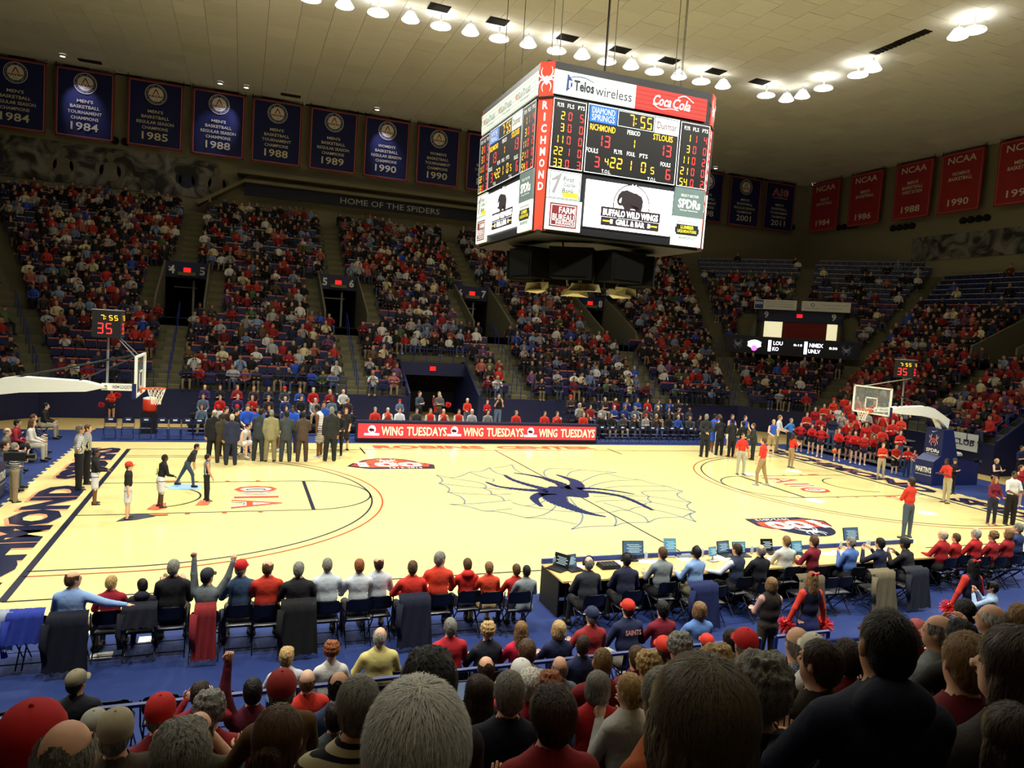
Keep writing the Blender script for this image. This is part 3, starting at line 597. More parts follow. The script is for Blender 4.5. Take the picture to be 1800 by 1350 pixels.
# ================================================================ SEATS AND THE STAND CROWD
def seat_list():
    out = []
    for k in range(NR):
        d = TR*k; z = rz_(k); dm = d+TR*.52
        n = int((2*xl(d)-1.4)/.53); x0 = -n*.53/2
        for i in range(n+1):
            x = x0+i*.53
            if any(abs(x-c) < (2.25 if 8 <= k <= 14 else .78) for c, h in FCUT): continue
            if k < 5 and -2.5 < x < 2.2: continue
            out.append((x, Y0+dm, z, 180, k, 'f', x))
        hl = 2.44+T8*d-.75
        for sx in (1, -1):
            n = int(2*hl/.53) if hl > 0 else 0
            for i in range(n+1):
                s_ = -n*.265+i*.53
                if 6 <= k <= 14 and abs(s_) < 4.2: continue
                if k > 14 and abs(s_) < .6: continue
                p = diag(4.63+s_, dm, z, sx); out.append((p[0], p[1], z, -135*sx, k, 'd%d' % sx, s_))
            if HX+d+TR < WX-.7:
                n = int((12.3+T8*d-.75+10)/.53)
                for i in range(n):
                    y = 12.3+T8*d-.75-i*.53
                    if k < 7 and y < 2.0: continue
                    if 9 <= k <= 15 and 3.7 < y < 8.7: continue
                    if (k < 9 or k > 15) and abs(y-6.2) < .62: continue
                    out.append((sx*(HX+dm), y, z, -90*sx, k, 'e%d' % sx, y))
    return out
seats = [s for s in seat_list() if inview((s[0], s[1], s[2]+.9))]
def occ(s):
    x, y, z, a, k, g, t_ = s
    if g == 'f':
        if x < -14.5 and k < 5: return .42
        if -2.5 < x < 2.2 or x > 2.2: return .8 if k < 9 else .82
        return .83
    if g[0] == 'd': return .72 if k < 6 else (.75 if k < 21 and t_ < 0 else .35 if k < 22 else .06)
    return .88 if k < 12 else (.72 if k < 16 else .18 if k < 20 else .04)
SHIRTS = [(132, 26, 28)]*4+[(96, 22, 26)]*4+[(168, 40, 34)]*2+[(26, 26, 32)]*11+[(18, 18, 20)]*9+[(52, 50, 50)]*3+[(34, 40, 66)]*5+[(196, 194, 188)]*4+[(150, 150, 150)]*3+[(92, 108, 140)]*2+[(120, 140, 170)]*2+[(196, 186, 150)]*2+[(84, 66, 46)]*2+[(40, 70, 160)]+[(150, 84, 74)]*2+[(70, 90, 60)]+[(96, 60, 96)]
UN = sorted(set(SHIRTS)); SW = [SHIRTS.count(u)/len(SHIRTS) for u in UN]
CM = [M((180, 136, 110), .6), M((156, 112, 86), .6), M((112, 76, 56), .6), M((40, 30, 24), .7), M((74, 54, 38), .7), M((150, 146, 140), .7), M((168, 136, 92), .7), M((30, 32, 44), .8), M((58, 66, 92), .8), M((120, 104, 78), .8), M((176, 36, 34), .7)]+[M(u, .85, amt=.1) for u in UN]
NB = 11
def lp_person(arms, leg):
    """light seated figure facing +y, sitting height .45: vertices, faces, kinds (0 skin 1 hair 2 shirt 3 trousers)"""
    mb = MB()
    def rings(rs, mi, n=6):
        V = [(a*math.cos(2*PI*i/n), cy+b*math.sin(2*PI*i/n), z) for a, b, cy, z in rs for i in range(n)]
        mb.add(V, [(j*n+i, j*n+(i+1) % n, (j+1)*n+(i+1) % n, (j+1)*n+i) for j in range(len(rs)-1) for i in range(n)]+[tuple((len(rs)-1)*n+i for i in range(n))], mi)
    rings([(.19, .14, 0, .42), (.17, .13, .01, .62), (.215, .135, .0, .86), (.2, .11, -.01, .97), (.07, .06, 0, 1.03)], 2)
    n = 6; V = []; F = []; K = []
    R = [(.02, 1.02-.0), (.075, 1.06), (.092, 1.14), (.088, 1.22), (.055, 1.285), (.001, 1.3)]
    for r, z in R: V += [(r*.9*math.cos(2*PI*i/n), .02+r*1.12*math.sin(2*PI*i/n), z) for i in range(n)]
    for j in range(5):
        for i in range(n):
            F.append((j*n+i, j*n+(i+1) % n, (j+1)*n+(i+1) % n, (j+1)*n+i)); a = (i+.5)/n*2*PI
            K.append(1 if (j >= 3 or (j >= 1 and math.sin(a) < .1)) else 0)
    mb.add(V, F, K)
    for s_ in (-1, 1):
        if arms == 0: P = [(s_*.2, 0, .92), (s_*.26, .08, .66), (s_*.08, .3, .58)]
        elif arms == 1: P = [(s_*.2, 0, .92), (s_*.25, .16, .7), (s_*.05, .24, .98)]
        elif arms == 2: P = [(s_*.2, 0, .92), (s_*.27, .02, .66), (s_*.2, .3, .56)]
        else: P = [(s_*.2, 0, .92), (s_*.27, .14, .74), (-s_*.1, .2, .74)]
        mb.tube(P[:2], [.062, .055], 4, 2, False); mb.tube(P[1:], [.055, .04], 4, 2, True); mb.box((P[2][0], P[2][1]+.02, P[2][2]), (.07, .08, .07), 0)
        kx = s_*(.1+.05*leg); mb.tube([(s_*.1, 0, .5), (kx, .42, .52)], [.09, .075], 4, 3); mb.tube([(kx, .42, .52), (kx, .44+.1*(leg-1), .06)], [.07, .05], 4, 3); mb.box((kx, .5+.1*(leg-1), .04), (.09, .24, .08), 1)
    return np.concatenate(mb.v), mb.f, np.array(mb.m)
LP = [lp_person(a, l) for a in range(4) for l in (0, 1)]
V = []; F = []; KI = []; n0 = 0; free = []; taken = []
for s in seats:
    x, y, z, a, k, g, t_ = s
    (taken if random.random() < occ(s) else free).append(s)
for x, y, z, a, k, g, t_ in taken:
    v, f, kk = random.choice(LP); sc = random.uniform(.93, 1.07) if random.random() > .08 else .8
    th = math.radians(-a+random.uniform(-18, 18)); c, s_ = math.cos(th), math.sin(th)
    P = v*np.array([sc*random.uniform(.95, 1.12), sc, sc]); lean = random.uniform(-.06, .22); up = np.clip(P[:, 2]-.5, 0, None)*(v[:, 1] < .35)
    P = P.copy(); P[:, 1] += lean*up; P[:, 0] += random.uniform(-.1, .1)*up
    P = np.stack([P[:, 0]*c-P[:, 1]*s_+x, P[:, 0]*s_+P[:, 1]*c+y, P[:, 2]+z], 1)
    V.append(P); F += [tuple(i+n0 for i in q) for q in f]; n0 += len(P)
    sk = random.choices((0, 1, 2), (6, 3, 1.2))[0]; hr = random.choices((3, 4, 5, 6, 10), (5, 4, 3, 1.5, .8))[0]; sh = NB+int(RNG.choice(len(UN), p=SW)); pn = random.choice((7, 7, 8, 9))
    if g == 'e1' and k < 12 and random.random() < .28: sh = NB+UN.index(random.choice([(132, 26, 28), (168, 40, 34)]))
    KI += list(np.array([sk, hr, sh, pn])[kk])
me = bpy.data.meshes.new('spectator_crowd'); me.from_pydata(np.concatenate(V).tolist(), [], F)
for q in CM: me.materials.append(q)
me.polygons.foreach_set('material_index', np.array(KI, dtype=np.int32)); me.update()
tag(link('spectator_crowd', me), 'crowd of seated spectators filling the far and end stands', 'people', kind='stuff')
# seats: bright backs on navy bases
BK1, BK2, BSE = M((196, 104, 84), .4, amt=.12), M((170, 168, 158), .4, amt=.1), M((26, 34, 74), .5)
def seat_parts(up):
    a = MB().box((0, -.21, .70), (.47, .045, .26), R=Matrix.Rotation(-.12, 3, 'X'))
    b = MB().box((0, -.18, .46), (.46, .04, .3)).box((0, (-.1 if up else .04), (.6 if up else .43)), (.45, (.08 if up else .4), (.34 if up else .06)))
    c = MB().box((0, -.12, .2), (.06, .1, .42)).box((0, -.1, .01), (.2, .2, .02)); return a, b, c
free.sort(key=lambda s: inview(s[:3], 1e9)[2] if s[4] < 14 else 1e9)
sp = seat_parts(True); root = empty('stadium_seat'); root['category'] = 'seat'
sb = sp[0].data('seat_back', BK1); sb2 = sp[0].data('seat_back', BK2); sp_ = sp[1].data('seat_pan', BSE); sl = sp[2].data('pedestal', BLK)
link('seat_back', sb, root); link('seat_pan', sp_, root); link('pedestal', sl, root)
G = {'f': 'far stand', 'd1': 'far right corner', 'd-1': 'far left corner', 'e1': 'right-hand end stand', 'e-1': 'left-hand end stand'}
first = True
for s in free[:300]:
    o = root if first else copy_tree(root); first = False
    o.location = (s[0], s[1], s[2]); o.rotation_euler = (0, 0, math.radians(-s[3]))
    nb = ('the lower rows' if s[4] < 5 else 'the middle rows' if s[4] < 9 else 'the rows near the tunnels')
    tag(o, 'empty red-backed seat in %s of the %s' % (nb, G[s[5]]), 'seat', 'empty seats in %s of the %s' % (nb, G[s[5]]))
def bulk(lst, up, nm):
    a, b, c = seat_parts(up); v = np.concatenate([np.concatenate(q.v) for q in (a, b)]); f = a.f+[tuple(i+a.n for i in q) for q in b.f]; k = np.array([0]*len(a.f)+[1]*len(b.f))
    V = []; F = []; K = []; n0 = 0
    for x, y, z, an, r, g, t_ in lst:
        th = math.radians(-an); cc, ss = math.cos(th), math.sin(th)
        V.append(np.stack([v[:, 0]*cc-v[:, 1]*ss+x, v[:, 0]*ss+v[:, 1]*cc+y, v[:, 2]+z], 1)); F += [tuple(i+n0 for i in q) for q in f]; n0 += len(v)
        K += [(2 if q == 0 and r >= 15 else q) for q in k]
    me = bpy.data.meshes.new(nm); me.from_pydata(np.concatenate(V).tolist(), [], F)
    for q in (BK1, BSE, BK2): me.materials.append(q)
    me.polygons.foreach_set('material_index', np.array(K, dtype=np.int32)); me.update()
    tag(link(nm, me), 'remaining empty stadium seats, red-backed low down and pale-backed above', 'seats', kind='stuff')
bulk(free[300:], True, 'stadium_seating'); 
a_ = bulk(taken, False, 'occupied_seating'); COL.objects['occupied_seating']['label'] = 'the occupied stadium seats under the seated crowd'
# ================================================================ BANNERS
BB = M((20, 28, 84), .7, scale=1.3, amt=.12); BR = M((150, 40, 48), .7, scale=1.3, amt=.1); BT = M((214, 208, 184), .7, amt=.03); BD = M((128, 48, 52), .7); BP = M((206, 130, 120), .7)
SC = 1.131
def banner(mw, col, lines, year, w=3.42, h=4.46, logo=None, label=''):
    b = empty('banner', label=label, cat='banner'); b.matrix_world = mw
    mb = MB(); nx, ny = 12, 6
    def wv(u, v): return .03*math.sin(u*9+v*2)+.015*math.sin(u*21)
    for zz in (0, -.02):
        mb.add([(-w/2+w*i/nx, -h+h*j/ny, zz+wv(i/nx, j/ny)) for j in range(ny+1) for i in range(nx+1)], [(j*(nx+1)+i, j*(nx+1)+i+1, (j+1)*(nx+1)+i+1, (j+1)*(nx+1)+i) for j in range(ny) for i in range(nx)])
    mb.build('cloth', col, b, True); mb = MB().tube([(-w/2-.08, .03, 0), (w/2+.08, .03, 0)], .035, 8); mb.tube([(-w/2, .03, 0), (-w/2, .3, 0)], .02, 5).tube([(w/2, .03, 0), (w/2, .3, 0)], .02, 5); mb.build('hanging_bar', BLK, b)
    z = .07; mb = MB(); x0, x1, y0, y1 = -w/2, w/2, -h, 0
    for i, (o, t) in enumerate(((0, .1), (.1, .03))):
        mi = i
        for q in ((x0+o, y0+o, x1-o, y0+o+t), (x0+o, y1-o-t, x1-o, y1-o), (x0+o, y0+o, x0+o+t, y1-o), (x1-o-t, y0+o, x1-o, y1-o)): rect2(mb, *q, z=z-.012*(1-i), mi=mi)
    mb.build('border', [BD, BP] if col is BB else [BR, BP], b)
    mb = MB(); y = -h*.46 if logo else -h*.36; lh = .19 if logo else .24
    for s_, wd in lines: serif(mb, s_, 0, y, wd, lh*1.1, z+.004); y -= h*.083
    serif(mb, year, 0, -h*.83, 1.62 if logo else 1.7, .52, z+.004)
    if not logo: serif(mb, 'NCAA', 0, -h*.13, 2.3, .5, z+.004)
    tx = mb.build('lettering', BT, b)
    if logo == 'caa':
        mb = MB(); disc2(mb, 0, -h*.2, .68, z, 36, 0); ring2(mb, 0, -h*.2, .47, .64, z+.004, 36, 1)
        for i, ch in enumerate('COLONIAL ATHLETIC'):
            an = math.radians(200-i*13.7); 
            if ch != ' ': tadd(mb, ch, .555*math.cos(an), -h*.2+.555*math.sin(an), None, .09, z+.008, .005, 0, an-PI/2)
        for i, ch in enumerate('ASSOCIATION'):
            an = math.radians(218+i*10.5); tadd(mb, ch, .555*math.cos(an), -h*.2+.555*math.sin(an), None, .085, z+.008, .005, 0, an+PI/2)
        poly2(mb, [(-.03, -h*.2+.36), (.03, -h*.2+.36), (.2, -h*.2), (.13, -h*.2), (0, -h*.2+.27), (-.13, -h*.2), (-.2, -h*.2)], z+.008, 2)
        tadd(mb, 'AVA', 0, -h*.2-.13, .62, .2, z+.009, .03, 2); rect2(mb, -.42, -h*.2-.16, -.3, -h*.2-.08, z+.009, 2); rect2(mb, .3, -h*.2-.16, .42, -h*.2-.08, z+.009, 2); tadd(mb, '1985', 0, -h*.2-.35, .22, .07, z+.008, 0, 1)
        mb.build('crest', [M((222, 218, 200), .6, amt=.03), M((30, 38, 92), .6), M((130, 32, 40), .6)], b)
    elif logo == 'a10':
        mb = MB(); tadd(mb, 'A10', 0, -h*.2, 2.0, .75, z, .06, 1); tadd(mb, 'A10', 0, -h*.2, 2.0, .75, z+.004, .02, 0, 0); tadd(mb, 'CONFERENCE', 0, -h*.315, 1.7, .1, z+.004, .01, 1); mb.build('crest', [M((176, 44, 54), .6), BT], b)
    return b
RS = [("MEN'S", .95), ('BASKETBALL', 1.72), ('REGULAR SEASON', 2.3), ('CHAMPIONS', 1.62)]; TS = [("MEN'S", .95), ('BASKETBALL', 1.72), ('TOURNAMENT', 2.0), ('CHAMPIONS', 1.62)]
WR = [("WOMEN'S", 1.3)]+RS[1:]; WT = [("WOMEN'S", 1.3)]+TS[1:]
Bs = [(-24.66, RS, '1984', 'caa', "leftmost navy banner, men's regular season 1984, cut by the frame"), (-21.17, TS, '1984', 'caa', "brightly lit navy banner, men's tournament champions 1984"), (-17.43, RS, '1985', 'caa', "dim navy banner third from left, regular season champions 1985"), (-13.88, RS, '1988', 'caa', "navy banner fourth from left, lit at its top right corner, 1988"),
      (-10.42, TS, '1988', 'caa', "navy banner fifth from left, tournament champions 1988"), (-6.88, RS, '1989', 'caa', "navy banner sixth from left, regular season champions 1989"), (-3.38, WR, '1990', 'caa', "navy banner, women's regular season champions 1990"), (.18, WT, '1990', 'caa', "navy banner, women's tournament champions 1990"),
      (3.75, TS, '1991', 'caa', 'navy tournament banner half hidden by the left face of the scoreboard'), (22.2, TS, '1998', 'caa', 'navy tournament banner showing at the right edge of the scoreboard'), (25.85, RS, '2001', 'caa', "navy banner, men's regular season champions 2001"), (29.3, TS, '2011', 'a10', "navy banner with a red conference emblem, tournament champions 2011")]
for xl_, ln, yr, lg, lab in Bs:
    X = -10.57+(xl_+1.51+10.57)*SC; banner(frame((X, 34.6, 20.6), (1, 0, 0), (0, 0, 1)), BB, ln, yr, logo=lg, label=lab)
for (ya, yb2), ln, yr, lab in (((26.96, 23.82), [("MEN'S", 1.0), ('BASKETBALL', 1.9)], '1984', 'red banner reading 1984, leftmost on the right wall'), ((22.8, 19.8), [("MEN'S", 1.0), ('BASKETBALL', 1.9)], '1986', 'red banner reading 1986 on the right wall'), ((18.61, 15.61), [("MEN'S", 1.0), ('BASKETBALL', 1.9), ('SWEET SIXTEEN', 1.8)], '1988', 'red banner reading sweet sixteen 1988 on the right wall'),
                         ((15.0, 11.91), [("WOMEN'S", 1.4), ('BASKETBALL', 1.9)], '1990', "red women's basketball banner reading 1990 on the right wall"), ((11.02, 7.9), [("MEN'S", 1.0), ('BASKETBALL', 1.9)], '1991', 'red banner cut off by the right edge of the photo')):
    Y = -22.22+((ya+yb2)/2+22.22)*SC; banner(frame((38.9, Y, 20.6), (0, -1, 0), (0, 0, 1)), BR, ln, yr, label=lab)
for i, (px, py, bx_) in enumerate([(110, 99, -21.4), (433, 154, -13.9), (663, 193, -3.6), (1431, 325, None)]):
    p = at(px, py, CZ-.25)
    if bx_ is not None: lamp('SPOT', (p[0], p[1], p[2]), 420, (.75, .75, 1), (-10.57+(bx_+1.6+10.57)*SC, 34.6, 18.2), .05, 46, .8, 'banner_light')
tag(MB().box((0, 0, 0), (.35, .3, .45), taper=.7).tube([(0, 0, .2), (0, 0, .9)], .03).build('wall_floodlight', M((200, 200, 190), .4), loc=at(1425, 345, 35.1, 1)), 'small pale floodlight hanging in the far right corner', 'lamp')
# ================================================================ CENTRE SCOREBOARD
sbd = empty('scoreboard', (-.16, -.18, 8.14), label='four-sided hanging scoreboard with red corner columns over centre court', cat='scoreboard')
HT, HB, CH, HH = 2.9, 2.84, .3, 4.61
AMB = M((255, 190, 40), .4, emit=1.5, amt=.01); REDL = M((255, 50, 50), .4, emit=1.6, amt=.01); PAN = M((12, 12, 16), .4); BLIT = M((222, 236, 232), .5, emit=.24, amt=.01); RLIT = M((200, 42, 36), .5, emit=.24, amt=.03); ORCOL = M((206, 66, 44), .5, emit=.12, amt=.03)
BLUEL = M((30, 100, 190), .5, emit=.35); GRL = M((92, 112, 112), .5, emit=.2); YEL = M((245, 222, 50), .5, emit=.5); BRN = M((112, 32, 38), .5, emit=.08); SCR = M((255, 252, 255), .4, emit=2.6, amt=.001); DK = M((20, 24, 44), .5); DK2 = M((34, 22, 30), .5); GREYL = M((140, 140, 150), .5); BLUD = M((34, 60, 120), .5); WL = M((240, 240, 240), .5, emit=.5, amt=.01); FRW = M((200, 220, 235), .5, emit=.3, amt=.01)
BUFF = [(-.98, .02), (-.9, .3), (-.72, .52), (-.35, .62), (-.1, .55), (.25, .5), (.62, .34), (.74, .1), (.72, -.25), (.66, -.48), (.56, -.7), (.46, -.5), (.5, -.3), (.3, -.42), (-.05, -.42), (-.1, -.75), (-.22, -.85), (-.3, -.55), (-.45, -.62), (-.5, -.4), (-.62, -.3), (-.82, -.32), (-.95, -.18)]
def poly_fan(mb, pts, z, mi=0):
    c = (sum(p[0] for p in pts)/len(pts), sum(p[1] for p in pts)/len(pts)); mb.add([(c[0], c[1], z)]+[(p[0], p[1], z) for p in pts], [(0, i+1, (i+1) % len(pts)+1) for i in range(len(pts))], mi)
def face(idx, ads):
    a = -PI/2+idx*PI/2      # outward direction
    n = Vector((math.cos(a), math.sin(a), 0)); u = Vector((-n.y, n.x, 0)); W = HT-CH
    g = empty('display_face'); g.parent = sbd
    g.matrix_local = frame(tuple(n*HB), u, Vector((0, 0, HH))+n*(HT-HB))
    X = lambda f: -W+2*W*f
    Yv = lambda f: HH*(1-f)
    def pan(name, f0, g0, f1, g1, mt, z=.0, th=.06): return MB().box(((X(f0)+X(f1))/2, (Yv(g0)+Yv(g1))/2, z), (X(f1)-X(f0), Yv(g0)-Yv(g1), th)).build(name, mt, g)
    pan('frame_panel', 0, 0, 1, 1, M((18, 18, 24), .4), -.05)
    cut = 2 if ads == 'tc' else 3
    if ads == 'tc':
        p = pan('advert_strip', .0, .05, .49, .19, BLIT, .02); mb = MB(); y = (Yv(.05)+Yv(.19))/2
        for j in range(5): rect2(mb, X(.0), Yv(.073+.027*j), X(.49), Yv(.073+.027*j)+.008, .055, 2)
        poly2(mb, [(X(.07), y-.23), (X(.12), y+.02), (X(.075), y+.26)], .058, 1); tadd(mb, 'n', X(.1), y-.01, .16, .2, .062, .02, 3); tadd(mb, 'Telos', X(.175), y-.01, .62, .28, .06, .03, 0); tadd(mb, 'wireless', X(.355), y-.04, 1.15, .26, .06, -.005, 0)
        ribbon(mb, [(X(.08+.15*i/8), y+.15+.09*math.sin(PI*i/8)) for i in range(9)], .015, .06, 1); mb.build('lettering', [DK, BLUD, GREYL, WL], p)
        p = pan('advert_strip', .49, .05, .955, .19, RLIT, .02); mb = MB()
        for j in range(5): rect2(mb, X(.49), Yv(.073+.027*j), X(.955), Yv(.073+.027*j)+.006, .055, 1)
        xm = X(.72)
        tadd(mb, 'Coca', xm-.3, y+.03, .62, .3, .06, .02, 0, 0, .25); tadd(mb, 'Cola', xm+.36, y+.02, .62, .3, .06, .02, 0, 0, .25)
        ribbon(mb, smooth_line([(xm-.62, y-.1), (xm-.35, y-.2), (xm, y-.15), (xm+.25, y-.16)], 5), [.02]*16, .06, 0); ribbon(mb, smooth_line([(xm+.2, y+.2), (xm+.45, y+.28), (xm+.75, y+.14)], 5), [.025]*11, .06, 0); mb.build('lettering', [WL, DK2], p)
    else:
        p = pan('advert_strip', .02, .05, .98, .19, BLIT, .02); mb = MB(); y = (Yv(.05)+Yv(.19))/2
        for j in range(5): rect2(mb, X(.02), Yv(.073+.027*j), X(.98), Yv(.073+.027*j)+.008, .055, 2)
        for j in range(3):
            x = X(.18+.3*j); tadd(mb, 'SunTrust', x+.08, y+.03, 1.0, .22, .06, .0, 0); disc2(mb, x-.55, y+.05, .09, .06, 12, 1); tadd(mb, 'Mortgage', x+.15, y-.17, .7, .08, .06, 0, 0)
        mb.build('lettering', [GREYL, M((226, 150, 90), .5), GREYL], p)
    T0, T1 = .215, .62
    # player panels
    for f0, f1, rows in ((.005, .2, ('2 0 5', '3 0 0', '11 0 0', '22 1 0', '33 0 3')), (.795, .99, ('1 1 4', '3 0 0', '11 0 2', '21 0 0', '54 0 2'))):
        p = pan('stats_panel', f0, T0, f1, T1, PAN, .02); mb = MB(); w = X(f1)-X(f0)
        for q in ((f0, T0, f1, T0+.004), (f0, T1-.004, f1, T1), (f0, T0, f0+.004, T1), (f1-.004, T0, f1, T1)): rect2(mb, X(q[0]), Yv(q[3]), X(q[2]), Yv(q[1]), .052, 2)
        for s_, c in (('PLYR', .22), ('FLS', .52), ('PTS', .84)): tadd(mb, s_, X(f0)+w*c, Yv(T0+.035), w*.2, .11, .055, .01, 2)
        for j, r in enumerate(rows):
            a_, b_, c_ = r.split(); y = Yv(T0+.095+.07*j)
            digits(mb, a_, X(f0)+w*.36, y, .11, .22, 0, 1.35, .055); digits(mb, b_, X(f0)+w*.58, y, .11, .22, 1, 1.35, .055); digits(mb, c_, X(f0)+w*.93, y, .11, .22, 1, 1.35, .055)
        mb.build('figures', [AMB, REDL, WL], p)
    p = pan('score_panel', .21, T0-.005, .785, T1, PAN, .02); mb = MB()
    for q in ((.21, T0-.005, .785, T0), (.21, T1-.004, .785, T1), (.21, T0, .214, T1), (.781, T0, .785, T1)): rect2(mb, X(q[0]), Yv(q[3]), X(q[2]), Yv(q[1]), .052, 2)
    tadd(mb, 'RICHMOND', X(.305), Yv(T0+.13), .8, .17, .055, .005, 0); tadd(mb, 'STLOUIS', X(.685), Yv(T0+.125), .66, .17, .055, .005, 0)
    digits(mb, '13', X(.355), Yv(T0+.205), .18, .33, 1, 1.35, .055); digits(mb, '13', X(.745), Yv(T0+.2), .18, .33, 1, 1.35, .055)
    tadd(mb, 'PERIOD', X(.497), Yv(T0+.125), .42, .13, .055, .01, 2); digits(mb, '1', X(.51), Yv(T0+.19), .13, .24, 0, 1.3, .055)
    tadd(mb, 'FOULS', X(.25), Yv(T0+.27), .38, .13, .055, .01, 2); tadd(mb, 'FOULS', X(.715), Yv(T0+.285), .34, .12, .055, .01, 2)
    digits(mb, '3', X(.3), Yv(T0+.335), .16, .3, 1, 1.3, .055); digits(mb, '6', X(.752), Yv(T0+.345), .16, .3, 1, 1.3, .055)
    for s_, c in (('PLYR', .41), ('FOUL', .49), ('PTS', .57)): tadd(mb, s_, X(c), Yv(T0+.255), .27, .12, .055, .01, 2)
    digits(mb, '22', X(.44), Yv(T0+.325), .17, .3, 0, 1.3, .055); digits(mb, '1', X(.5), Yv(T0+.325), .16, .3, 0, 1.3, .055); digits(mb, '0', X(.59), Yv(T0+.325), .16, .3, 0, 1.3, .055); digits(mb, '4', X(.355), Yv(T0+.325), .12, .2, 0, 1.3, .055); digits(mb, '5', X(.645), Yv(T0+.335), .12, .2, 0, 1.3, .055)
    tadd(mb, 'T.O.L.', X(.345), Yv(T0+.385), .3, .1, .055, .005, 2); tadd(mb, 'T.O.L.', X(.635), Yv(T0+.39), .3, .1, .055, .005, 2); mb.build('figures', [AMB, REDL, WL], p)
    p = pan('clock_panel', .39, T0+.005, .62, T0+.1, PAN, .035); mb = MB()
    for q in ((.39, T0+.005, .62, T0+.009), (.39, T0+.096, .62, T0+.1), (.39, T0+.005, .394, T0+.1), (.616, T0+.005, .62, T0+.1)): rect2(mb, X(q[0]), Yv(q[3]), X(q[2]), Yv(q[1]), .068, 1)
    digits(mb, '7:55', X(.605), Yv(T0+.053), .16, .33, 0, 1.4, .07); mb.build('figures', [AMB, FRW], p)
    p = pan('sponsor_panel', .22, T0+.002, .385, T0+.1, BLUEL, .035); mb = MB(); tadd(mb, 'DIAMOND', X(.302), Yv(T0+.03), .72, .17, .068, -.005, 0); tadd(mb, 'SPRINGS', X(.302), Yv(T0+.072), .72, .17, .068, -.005, 0); mb.build('lettering', WL, p)
    p = pan('sponsor_panel', .625, T0+.005, .78, T0+.1, BLIT, .035); mb = MB(); tadd(mb, 'Dunmar', X(.703), Yv(T0+.05), .66, .2, .068, .005, 0); mb.build('lettering', M((100, 40, 60), .5), p)
    p = pan('sponsor_panel', .005, .635, .2, .80, BLIT, .02); mb = MB(); x = X(.1); y = Yv(.715)
    for q in ((.015, .64, .195, .643), (.015, .795, .195, .798), (.015, .64, .018, .798), (.192, .64, .195, .798)): rect2(mb, X(q[0]), Yv(q[3]), X(q[2]), Yv(q[1]), .052, 2)
    poly2(mb, [(x-.36, y-.24), (x-.28, y-.28), (x-.08, y+.3), (x-.12, y+.3), (x-.38, y+.12), (x-.4, y+.07), (x-.22, y+.12)], .054, 0)
    rect2(mb, x-.02, y-.34, x+.46, y-.2, .053, 1)
    for j, t_ in enumerate(('First', 'Capital', 'Bank')): tadd(mb, t_, x+.14+.03*(j == 1), y+.16-.16*j, None, .13, .056, .002, 2, 0, .15)
    tadd(mb, 'Where People Matter', x+.12, y-.27, .5, .06, .058, 0, 2); mb.build('lettering', [GREYL, YEL, DK], p)
    p = pan('sponsor_panel', .005, .805, .215, .99, BLIT, .02); mb = MB(); x = X(.108); y = Yv(.9); rect2(mb, x-.42, y-.33, x+.42, y+.33, .052, 0); rect2(mb, x-.38, y-.29, x+.38, y+.29, .054, 1); rect2(mb, x-.36, y-.27, x+.36, y+.27, .056, 0)
    tadd(mb, 'FARM', x+.1, y+.15, .48, .17, .06, .015, 1); tadd(mb, 'BUREAU', x, y-.05, .66, .17, .06, .015, 1); rect2(mb, x-.33, y-.155, x+.33, y-.145, .06, 1); tadd(mb, 'INSURANCE', x+.06, y-.21, .56, .08, .06, .01, 1); mb.build('lettering', [BRN, WL], p)
    p = pan('video_screen', .235, .66, .785, .945, SCR, .02); mb = MB(); x = X(.52); y = Yv(.76)
    ring2(mb, x, y-.12, .575, .605, .055, 40, 0); poly_fan(mb, [(x+.5*a_, y+.0+.5*b_) for a_, b_ in BUFF], .058, 0)
    poly2(mb, [(x-.16, y+.3), (x+.08, y+.24), (x+.2, y+.36), (x+.13, y+.38), (x+.1, y+.5), (x+.03, y+.42), (x-.02, y+.5), (x-.08, y+.38)], .06, 1); poly2(mb, [(x-.4, y+.02), (x-.34, y+.08), (x-.36, y-.08), (x-.42, y-.06)], .06, 1)
    yb_ = Yv(.868); rect2(mb, x-.98, yb_-.02, x+.98, yb_+.26, .061, 0); rect2(mb, x-.96, yb_-.27, x+.96, yb_-.03, .061, 0)
    tadd(mb, 'BUFFALO WILD WINGS', x, yb_+.11, 1.82, .19, .064, .03, 1); tadd(mb, 'GRILL & BAR', x, yb_-.14, .95, .16, .064, .03, 1)
    for sg in (-1, 1): rect2(mb, x+sg*.78-.12, yb_-.16, x+sg*.78+.12, yb_-.12, .064, 2); rect2(mb, x+sg*.62-.04, yb_-.2, x+sg*.62+.04, yb_-.08, .064, 1)
    mb.build('picture', [DK2, M((255, 255, 255), .4, emit=2.4, amt=.001), YEL], p)
    p = pan('sponsor_panel', .795, .625, .995, .81, GRL, .02); mb = MB(); x = X(.895); y = Yv(.725); tadd(mb, 'SPDRs', x, y, .78, .27, .054, .03, 0); tadd(mb, 'SELECT SECTOR', x, y+.24, .62, .07, .054, 0, 0); tadd(mb, 'Exchange Traded Funds', x, y-.2, .62, .05, .054, 0, 0); mb.build('lettering', WL, p)
    p = pan('sponsor_panel', .795, .81, .995, .995, BLIT, .02); mb = MB(); y = Yv(.895); rect2(mb, x-.38, y-.14, x+.38, y+.17, .052, 1); rect2(mb, x-.42, y-.08, x+.42, y+.08, .0521, 1); tadd(mb, 'LUMBER', x, y+.09, .46, .1, .056, .02, 0); tadd(mb, 'LIQUIDATORS', x, y-.035, .66, .1, .056, .02, 0)
    tadd(mb, 'HARDWOOD FLOORS FOR LESS!', x, y+.25, .7, .05, .056, 0, 1); tadd(mb, '1-800-HARDWOOD', x, y-.22, .62, .09, .056, 0, 1); mb.build('lettering', [YEL, BLK], p)
for i, ad in ((0, 'tc'), (3, 'st'), (1, 'st'), (2, 'tc')): face(i, ad)
